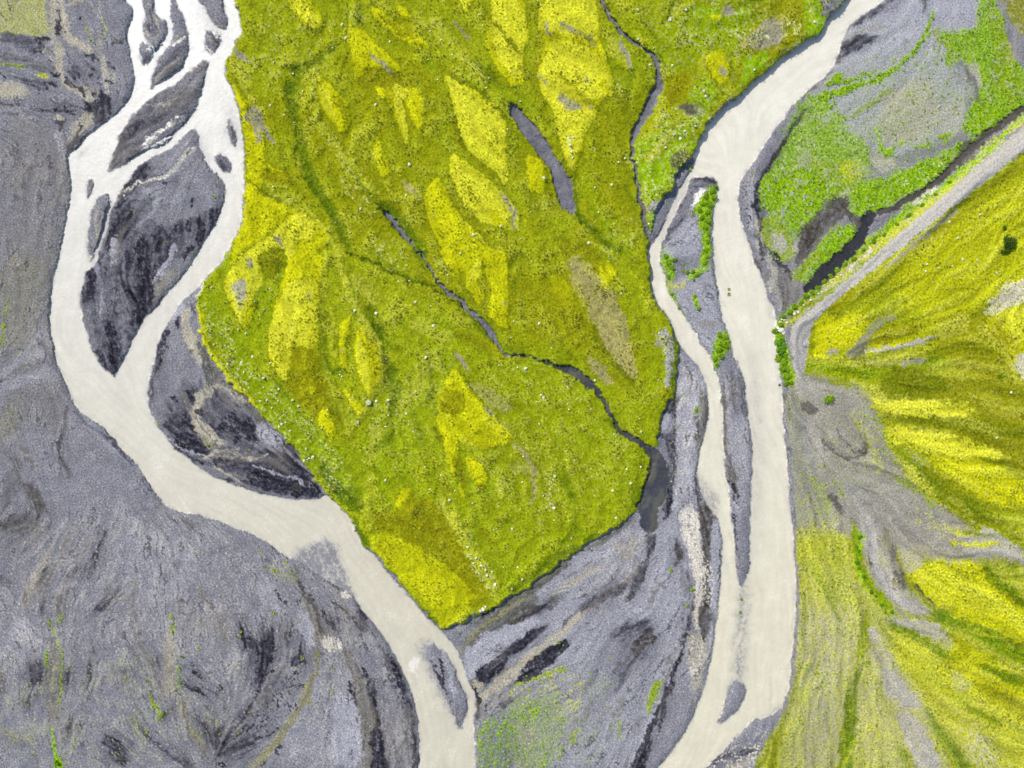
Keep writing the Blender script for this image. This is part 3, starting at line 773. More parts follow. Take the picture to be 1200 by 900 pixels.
K GD 1.2 0.85 0.55 k 50,60 110,60 110,500 60,360
P MV 1.2 0.8 0.55 k 180,100 240,0 600,-20 640,300 480,390 400,430 300,280 190,260
K GP 1.2 0.8 0.55 k 200,60 600,20 620,320 420,420 220,260
P MG 1.2 0.8 0.55 k 190,330 300,300 380,420 420,560 400,640 340,640 260,560 200,460
P GP 1.2 0.8 0.55 k 270,430 370,470 370,580 310,590 270,520
S GI 1.2 0.8 0.55 k 430,500,30 450,600,40
P GK 1.2 0.8 0.55 k 470,420 600,340 640,420 560,560 480,660 420,640 470,540
P MG 1.2 0.8 0.55 k 400,700 480,660 600,560 640,600 500,720 450,780 400,770
S GI 1.2 0.8 0.55 k 150,340,20 165,430,24
S GK 1.2 0.8 0.55 k 150,460,20 200,560,34 200,640,20
S GP 1.2 0.8 0.55 k 230,600,40 290,720,60 250,830,40
S GZ 1.2 0.85 0.55 k 220,530,14 280,580,20 340,660,40 400,760,30
K MV 1.2 0.8 0.55 k 220,540 300,580 340,660 260,620
P GB 1.2 0.8 0.55 m 400,320 490,380 540,420 460,700 330,840 240,900 240,700 340,500
S GZ 1.2 0.85 0.55 m 480,0,20 450,100,16 400,240,24 340,420,30 270,560,30 180,780,60 150,900,70
S GL 1.2 0.8 0.55 m 340,340,8 270,480,8 200,660,10 100,880,12
S GZ 1.2 0.85 0.55 m 330,520,24 300,640,24
P GK 1.2 0.8 0.55 m 130,80 160,20 240,0 280,50 210,110 130,170 120,120
K GS 1.2 0.8 0.55 m 480,0 620,0 540,400 490,300
S GK 1.2 0.8 0.55 m 575,0,30 590,60,14
S MG 1.2 0.8 0.55 m 230,520,20 240,440,34 270,370,30 330,310,10
K GS 1.2 0.8 0.55 m 620,880 1000,700 960,960 620,960
P GK 1.5 0.85 0.8 4 790,170 840,200 900,170 830,260 720,340 680,320 700,260
K GP 4 0.85 0.25 4 0,160 320,180 260,440 0,420
P GK 1.5 0.85 0.8 4 130,450 220,440 225,510 160,520
S GK 1.5 0.85 0.8 4 210,510,24 260,590,50 300,560,30
P GK 1.5 0.85 0.8 4 80,520 110,560 40,700 -20,760 -20,620
P MV 1.5 0.85 0.8 4 30,820 160,640 240,590 270,630 200,700 90,760 20,860
P MV 1.5 0.85 0.8 4 390,360 560,290 760,200 790,180 660,350 500,440 440,480 300,540 240,540 240,420
K DU 4 0.85 0.25 4 420,320 680,260 660,360 480,420
P GP 1.5 0.85 0.8 4 320,300 360,200 460,300 390,340
S MV 1.5 0.85 0.8 4 370,230,24 400,250,40 440,220,30
S MV 1.5 0.85 0.8 4 470,205,30 490,210,20
S MV 1.5 0.85 0.8 4 560,210,20 620,200,16
S MG 2.5 0.61 1.1 4 660,160,40 690,170,30
S MS 1.5 0.85 0.8 4 90,880,40 250,770,40 400,640,40 560,540,40 700,410,40 880,230,34 1050,80,30
S MV 1.5 0.85 0.8 4 130,820,30 300,690,30 420,590,40 560,470,40 650,420,30 830,280,24 960,160,20 1060,60,14
S GS 1.5 0.85 0.8 4 220,800,14 330,710,14
S GS 1.5 0.85 0.8 4 520,500,10 650,400,10
S WW 1.4 .85 .4 5 160,100,14 200,130,16 220,190,14
S WW 1.4 .85 .4 5 370,140,10 420,110,16 460,80,14
S WW 1.2 .9 .4 5 175,870,18 185,800,12 250,765,11 320,720,9 440,630,7
S WW 1.6 .8 .4 5 210,880,22 320,800,18 420,750,16
S WW 1.6 .85 .4 5 620,10,16 700,70,26 750,85,20
S WW 1.6 .7 .4 5 610,150,14 655,205,20
S GI 1.4 .7 .5 5 180,20,20 220,80,14 270,130,10
S GI 1.4 .7 .5 5 400,60,10 450,100,8
S WW 1.6 .6 .4 5 700,560,20 760,620,26 790,700,20
S GP 1.6 .6 .5 5 250,380,20 320,310,14 440,220,10
S GP 1.6 .6 .5 5 200,560,14 280,560,10 420,500,8
P MG 12 .14 .95 H 160,300 560,120 740,300 700,480 480,600 300,640 120,560
K MV 8 .7 .05 H 160,300 560,120 760,300 700,480 480,600 300,640 120,560
"""
HILL = """
P MB 4 .6 .3 I 100,-400 900,-400 900,900 100,900
P MY 6 .5 .8 I 420,20 560,-60 900,-300 960,-200 960,100 780,150 640,260 520,200 440,120
P MO 5 .8 .7 I 600,200 800,180 850,340 940,440 940,560 800,520 680,420 600,330
P MS 3 .6 .9 I 600,240 700,200 720,240 640,300 600,290
P MO 3 .8 .8 I 330,85 420,30 480,0 500,20 360,110 260,190 215,260 200,330 220,400 150,390 160,240 230,160
S MO 2.5 .8 .9 H 900,575,20 800,650,24 700,740,24 600,820,30 480,900,30
S MD 2 .5 .9 H 700,700,10 620,770,14 560,830,10
P MY 3 .9 .7 I 165,225 200,200 240,215 235,300 200,380 160,360
P MY 4 .8 .7 I 240,220 330,190 345,260 320,320 260,340 220,290
P MY 4 .8 .8 I 340,320 400,270 460,280 540,240 560,260 460,320 380,340
S MO 3 .85 .9 I 350,310,30 440,270,40 530,250,30
S GO 3 .85 .6 I 290,350,34 335,300,36 385,235,34 440,210,24
S GT 1.5 .9 .8 I 205,340,18 240,335,24
P GK 2.5 .8 .6 I 280,360 310,290 350,300 340,350 300,368
S MD 3 .5 .9 I 340,280,20 410,230,24
S GT 1.5 .9 .6 I 390,332,10 470,320,16 550,297,12 600,280,6
S GI 1.5 .7 .9 I 380,338,8 430,328,10
S MS 2.5 .8 .8 I 280,375,16 350,380,24 450,368,30 550,350,20
S GT 2 .7 .8 I 300,380,10 400,378,16 460,378,20 560,365,20
S MD 2.5 .6 .95 I 460,375,14 540,365,24 620,370,20
S MG 3 .9 .8 I 150,385,30 240,400,34 330,420,40 450,400,40 560,395,34 650,400,20
S MD 3 .5 .9 I 270,420,20 380,410,30 480,400,24
P MO 4 .9 .7 I 390,430 480,400 620,395 700,440 760,500 940,540 940,790 760,700 640,620 480,590 440,560 560,560 720,560 740,530 600,510 440,500 380,480
P MD 4 .55 .95 I 400,430 560,400 620,430 560,480 420,490
P MS 3 .95 .8 I 350,470 450,498 600,510 700,520 745,550 640,572 500,575 420,575 370,545
P MY 3 .8 .9 I 400,500 560,510 720,525 730,555 560,570 430,560
S MO 2.5 .9 .8 I 420,570,14 560,575,26 680,590,30 900,640,34
S MD 2.5 .6 .9 I 440,575,10 520,580,20 600,590,16
P ML 3 .95 .6 I 405,590 520,610 660,640 770,672 840,705 720,720 600,705 500,675 430,645
P MY 3 .9 .6 I 540,690 700,720 800,760 940,830 940,890 820,875 700,805 600,765
P MY 3 .8 .7 I 560,640 680,640 800,690 760,700 640,670
S MO 2.5 .9 .9 I 690,715,12 780,715,22 860,730,30 940,760,30
S MD 2.5 .75 .95 I 445,670,14 520,740,24 560,790,26 650,840,34 760,895,34
S MO 2.5 .8 .9 I 560,740,20 640,790,24 740,850,24
P GH 4 .95 .7 I 62,480 105,430 175,415 255,462 345,455 370,500 385,560 400,620 420,680 480,760 540,830 600,880 700,960 860,1020 850,1060 700,1050 560,1000 540,1060 460,1050 400,960 300,1000 200,990 90,990 75,800 65,620
S GP 3 .7 .4 I 110,430,40 135,470,54 190,470,40
S GO 3 .7 .6 I 95,500,20 150,545,26
S GT 3 .6 .6 I 240,460,20 300,500,40 330,560,40
S GK 1.5 .45 .6 I 180,640,6 235,700,6 320,722,6 362,680,6 350,620,6 290,585,5
S GK 1.5 .4 .6 I 200,640,5 250,690,5 315,702,5 342,675,5 330,630,5 290,605,5
S GP 1.5 .5 .6 I 170,600,6 260,640,6 300,670,8 330,660,5
S GK 1.5 .4 .6 I 300,740,5 370,735,6 410,760,5 390,800,5 330,810,5
S GK 1.5 .4 .6 I 160,620,5 240,730,6 330,760,6 390,740,6
K MG 6 .85 .4 I 120,600 330,540 420,680 300,900 100,900
K MY 8 .8 .3 I 280,440 400,440 460,700 600,860 500,900 380,640
S GL 2.5 .5 .4 I 120,560,20 140,700,24 180,800,30
S GL 3 .6 .8 I 290,820,40 330,860,50 400,890,40
S MY 2.5 .7 .95 I 290,550,10 350,640,20 400,760,20
S MS 3 .8 .95 I 340,470,40 380,530,40
S MG 2 .8 .95 I 150,770,16 190,820,40 210,890,30
S MG 2 .6 .95 I 260,840,30 240,780,20
S MG 2 .8 .9 I 430,770,12 500,808,16
S MS 3 .8 .9 I 480,740,24 540,800,34 570,850,24
P MY 3 .8 .9 I 755,235 800,150 870,70 940,60 940,460 870,420 850,345 800,280
P GS 2.5 .85 .7 I 762,215 780,160 850,95 900,78 940,78 940,150 870,172 810,200
P ML 2 .95 .7 I 830,210 890,170 940,180 940,270 880,310 860,340 828,330 850,270 838,230
P GS 2.5 .85 .6 I 858,372 900,338 940,338 940,440 890,432
S GT 2 .6 .4 I 790,180,16 870,130,20
K MS 4 .9 .5 I 760,60 940,60 940,460 760,300
S MO 1.5 .8 .95 I 820,200,8 815,260,24 850,330,14
S MD 2 .9 .6 I 810,425,14 830,428,16
P MS 6 .85 .8 J 90,40 280,60 310,200 360,320 340,400 320,520 300,640 250,880 240,960 40,960 60,740 100,560 108,300
P GI 9 .5 .95 J 100,300 250,330 300,340 290,480 250,600 180,600 120,500
P GT 9 .6 .95 J 180,600 265,640 250,800 200,920 50,920 95,760 150,690
S MG 2 .6 .95 J 150,180,16 220,300,20 260,400,14
S MD 1.5 .5 .95 J 155,200,6 200,280,8 250,380,8
P GI 14 .2 .9 J 60,300 300,420 520,560 900,700 940,940 60,940
P MS 16 .35 .9 J 300,300 560,400 940,620 940,940 300,940
K GI 8 .7 .35 J 90,60 900,100 900,900 60,900
K MG 8 .8 .25 J 100,60 300,200 320,640 240,900 60,900
K MD 8 .7 .1 J 330,380 900,300 900,900 330,900
S MG 2 .6 .95 J 120,640,20 160,540,14
S MO 3 .7 .9 J 45,770,16 20,830,34 10,900,40
S MG 3 .7 .95 J 85,100,16 100,180,20
P GH 3 .95 .4 J 240,-40 430,-40 425,60 445,120 462,200 492,280 560,330 575,362 480,368 430,322 380,270 345,200 325,120 300,40 270,20
S GL 3 .5 .4 J 360,40,30 370,150,40 420,250,50 500,340,30
S GK 1.5 .6 .6 J 360,140,8 350,190,10
S GK 1.5 .7 .7 J 410,60,14 440,140,20 465,200,20 480,270,12
S BR 1.5 .6 .7 J 420,70,12 440,130,16
S GK 1.5 .5 .5 J 415,215,16 450,280,18
S MG 2 .97 .6 J 295,40,20 318,100,34 312,180,30 345,245,32 390,300,34 425,350,34 465,372,20
S MD 2 .5 .9 J 320,140,14 340,240,18 410,330,18
P GT 3.5 .9 .8 J 430,-40 640,-20 740,85 900,140 940,160 940,210 820,155 700,172 560,152 470,122 440,60
S GH 2 .6 .6 J 440,20,30 560,70,40 640,120,30
S MY 2 .8 .95 J 560,40,10 700,80,20 860,130,16
S MO 1.5 .8 .9 J 640,115,14 740,115,24 820,100,14
S MO 2 .7 .9 J 500,130,20 560,160,20
P MY 3 .9 .8 J 470,180 600,165 740,180 860,290 940,340 940,490 780,425 700,385 620,345 540,285 500,240
P ML 4 .6 .8 J 500,200 640,180 760,260 860,360 780,380 640,300 540,260
S MD 2 .9 .8 J 755,205,18 820,250,34 905,325,30
S MD 1.5 .7 .8 J 840,190,14 880,210,18
S MD 2 .8 .8 J 510,260,8 560,310,12 590,345,16
S MD 2.5 .95 .7 J 575,345,22 650,388,44 750,430,54 830,472,60 930,520,60
S MG 2 .5 .9 J 620,380,20 760,450,30 900,530,30
P MY 4 .85 .8 J 640,430 760,490 900,580 940,600 940,790 800,705 700,625 620,520
P MO 4 .6 .9 J 700,560 820,600 920,680 920,760 800,690
S MD 2.5 .85 .9 J 440,400,14 530,450,24 620,500,20 665,525,10
S MD 2.5 .9 .8 J 740,540,14 820,570,36 930,615,44
S MD 2.5 .85 .8 J 600,620,14 700,682,28 810,755,20
S MD 2.5 .9 .8 J 555,700,14 598,780,38 640,850,46 700,930,50
S MO 2.5 .8 .8 J 338,360,14 342,440,30 330,500,20
S MD 2.5 .9 .8 J 318,490,12 310,580,20 290,650,28 290,750,46 268,930,44
S MD 2.5 .8 .9 J 455,820,16 510,895,30
S MG 2 .7 .95 J 350,520,12 390,620,14 400,660,10
S MG 2 .6 .95 J 540,570,12 600,600,14
P GP 5 .9 .7 J 448,700 500,708 560,790 640,920 540,920 490,820
P GP 6 .7 .9 J 370,420 400,430 470,600 520,690 460,700 400,620 380,520
S GI 3 .8 .8 J 430,372,20 560,402,40 640,470,24
S MG 2 .6 .9 J 490,360,8 560,400,10 660,490,8
P MS 5 .7 .9 J 350,620 450,650 480,800 440,900 320,900 320,760
P MY 4 .6 .95 J 420,380 560,480 720,640 860,760 940,820 940,920 800,900 640,780 500,640
P GI 7 .5 .9 J 700,740 780,790 820,860 760,900 700,830
P GI 4 .45 .9 J 660,560 720,600 700,640 640,600
P GI 1.0 0.75 0.7 l 470,400 560,430 640,490 530,560 480,520
S GK 1.0 0.75 0.7 l 60,90,14 110,150,50 140,210,24
P GI 1.0 0.75 0.7 l 150,210 200,290 180,320 110,310 80,290
S GP 1.0 0.75 0.7 l 220,100,60 280,260,60 340,480,80 420,640,70 520,760,40 640,800,20
S GO 1.0 0.75 0.7 l 400,320,60 390,440,40
S GK 1.0 0.75 0.7 l 440,560,30 460,660,20
S GK 1.0 0.75 0.7 l 480,540,14 500,640,10
S GZ 1.0 0.85 0.7 l 550,620,8 660,720,10
S GK 1.0 0.75 0.7 l 290,470,20 300,520,14
S GH 1.0 0.75 0.7 l 600,280,40 720,380,50
S MO 1.0 0.75 0.7 l 560,420,16 620,470,16
K MG 1.0 0.75 0.7 l 520,60 740,200 740,300 600,250
S MV 1.0 0.75 0.7 l 240,330,44 220,420,36 215,520,40 250,590,34
S MG 1.0 0.75 0.7 l 330,690,50 420,770,60
S GO 1 0.8 0.7 1 200,260,30 260,190,34 330,130,24
P MO 1 0.8 0.7 1 280,180 360,150 470,130 470,170 390,190 330,230 270,220
P MY 1 0.8 0.7 1 40,180 100,130 170,150 250,150 220,220 150,240 60,260
S GT 1 0.8 0.7 1 115,250,24 145,250,20
S GP 1 0.8 0.7 1 250,245,12 400,230,14 500,200,14
S MG 2 0.58 1 1 60,310,40 200,330,50 340,340,40
S MP 2 0.58 1 1 220,300,24 340,300,24 450,290,30
S GT 1 0.8 0.7 1 400,295,24 500,280,20
S MD 2 0.58 1 1 500,300,30 560,270,40
P MX 1 0.8 0.7 1 310,330 480,320 560,340 620,420 500,440 320,440
K MD 3.5 0.8 0.25 1 300,340 560,330 600,440 320,440
P ML 1 0.8 0.7 1 270,450 480,445 600,450 710,490 560,520 420,510 310,500
S MX 1 0.8 0.7 1 390,525,24 520,530,34 640,545,50 780,560,60 900,580,60
K MD 3.5 0.8 0.25 1 380,520 620,530 560,560 400,545
P ML 1 0.8 0.7 1 360,560 480,565 600,590 720,640 830,680 720,690 560,660 420,620
S MX 1 0.8 0.7 1 690,680,14 780,690,20 860,720,20
P MY 1 0.8 0.7 1 540,700 700,680 800,720 900,760 900,900 760,870 640,780
K MX 3.5 0.8 0.25 1 640,700 900,740 900,900 760,860
S MX 1 0.8 0.7 1 480,720,30 560,780,40 660,850,40
K MD 3.5 0.8 0.25 1 330,600 560,720 720,860 560,860 420,700
K MS 3.5 0.8 0.25 1 300,460 380,560 340,640 420,700 480,780 400,720 260,520
K GP 3.5 0.8 0.25 1 400,640 540,680 480,760
P GH 3 .6 .9 1 0,400 120,390 260,400 280,470 250,540 300,640 380,740 480,830 540,900 0,900
S GK 1 0.8 0.7 1 0,470,40 60,490,24
S GK 1 0.8 0.7 1 60,590,8 130,660,10 220,690,10 270,640,8 250,580,6
S GK 1 0.8 0.7 1 130,560,6 200,650,6 240,660,6 250,620,5
S GP 1 0.8 0.7 1 30,540,40 90,680,30
K MG 3.5 0.8 0.25 1 30,740 120,780 130,880 60,880
K MG 3.5 0.8 0.25 1 180,500 300,460 400,640 480,800 300,740
S GK 1 0.8 0.7 1 110,830,24 150,880,24
S MO 2 0.58 1 1 780,130,14 850,200,24 870,260,20
S MD 2 0.58 1 1 800,345,14 830,355,14
P GP 1 0.8 0.7 2 600,330 660,330 750,370 840,430 900,500 900,580 820,540 700,500 560,510 460,460 400,400 480,380 640,380
S MX 1 0.8 0.7 2 500,350,20 600,370,20 700,380,14
S MY 1 0.8 0.7 2 420,430,20 560,450,40 720,430,30
S MX 1 0.8 0.7 2 420,425,8 500,440,10
P GH 3 .6 .9 2 0,0 60,40 300,200 460,290 480,370 340,400 380,460 560,500 560,560 380,560 240,520 60,450 0,480
K GP 3.5 0.8 0.25 2 100,200 460,260 420,380 250,330
K MY 3.5 0.8 0.25 2 120,170 480,340 420,400 200,340
P MX 1 0.8 0.7 2 300,60 420,90 600,180 800,290 900,360 900,440 760,350 600,300 480,280 380,200
K MD 3.5 0.8 0.25 2 300,30 640,160 900,330 640,300 360,200
S MG 2 0.58 1 2 60,10,20 150,60,30 250,110,40 300,190,30
S MD 2 0.58 1 2 640,600,40 700,680,60 800,760,60 890,830,50
S MD 2 0.58 1 2 800,590,30 860,610,20 830,640,20
S GK 1 0.8 0.7 2 150,700,10 240,780,26 330,850,26
S MD 2 0.58 1 2 340,850,40 460,880,30
S GO 1 0.8 0.7 2 190,490,30 240,520,30
K MX 3.5 0.8 0.25 2 480,520 900,540 900,900 300,760
P GI 5 .45 .95 3 -10,60 260,100 280,300 200,480 60,520 -10,480
P GH 5 .45 .95 3 -10,560 190,470 210,560 200,700 190,920 -10,920
K MY 3.5 0.8 0.25 3 -10,0 260,60 280,300 200,420 -10,420
K MG 3.5 0.8 0.25 3 -10,180 260,420 200,500 -10,460
K MG 3.5 0.8 0.25 3 -10,560 180,600 160,900 -10,900
P GI 5 .45 .95 3 360,130 420,240 560,420 680,560 700,900 300,900 300,620 340,420
K MY 3.5 0.8 0.25 3 340,100 560,300 720,560 700,900 300,900 320,400
P GP 1 0.8 0.7 3 420,130 560,110 700,130 780,210 720,220 640,190 520,160
S MO 2 0.58 1 3 800,190,60 900,280,50 760,330,40
S MO 2 0.58 1 3 1000,520,70 1100,560,60
S MD 2 0.58 1 3 440,120,14 520,170,36 640,220,40 740,290,28 780,320,14
S MD 2 0.58 1 3 690,100,36 820,150,66 950,180,70 1060,250,70 1170,320,70
S MD 2 0.58 1 3 910,350,20 1000,380,30 1100,420,46 1170,460,54
S MD 2 0.58 1 3 970,320,16 1040,345,20
S MD 2 0.58 1 3 720,470,16 800,520,26 890,580,34 980,630,26 1040,670,18
S MD 2 0.58 1 3 650,590,14 690,660,36 760,760,54 830,860,70 860,940,70
S MG 2 0.58 1 3 335,80,20 330,200,46 310,300,30
S MX 1 0.8 0.7 3 300,200,10 300,330,14 280,430,18
S MD 2 0.58 1 3 245,520,44 260,640,70 235,760,70 210,890,46 200,940,40
S MD 2 0.58 1 3 500,790,20 560,870,46
S MD 2 0.58 1 3 345,350,24
K MG 3.5 0.8 0.25 3 360,360 420,520 440,640 380,600
P GP 1 0.8 0.7 3 490,600 600,620 660,720 740,900 760,960 640,960 560,800
P GP 1 0.8 0.7 3 420,330 520,430 640,560 580,600 480,560 420,440
S GP 1 0.8 0.7 3 370,170,40 400,240,30
K MX 3.5 0.8 0.25 3 560,160 1170,480 1170,700 900,560 700,360
K GP 3.5 0.8 0.25 3 760,560 1100,700 1170,900 860,900
K MD 3.5 0.8 0.25 3 880,600 1170,640 1170,860 1000,820
S GT 1 0.8 0.7 4 400,800,14 560,660,18 740,520,14
"""
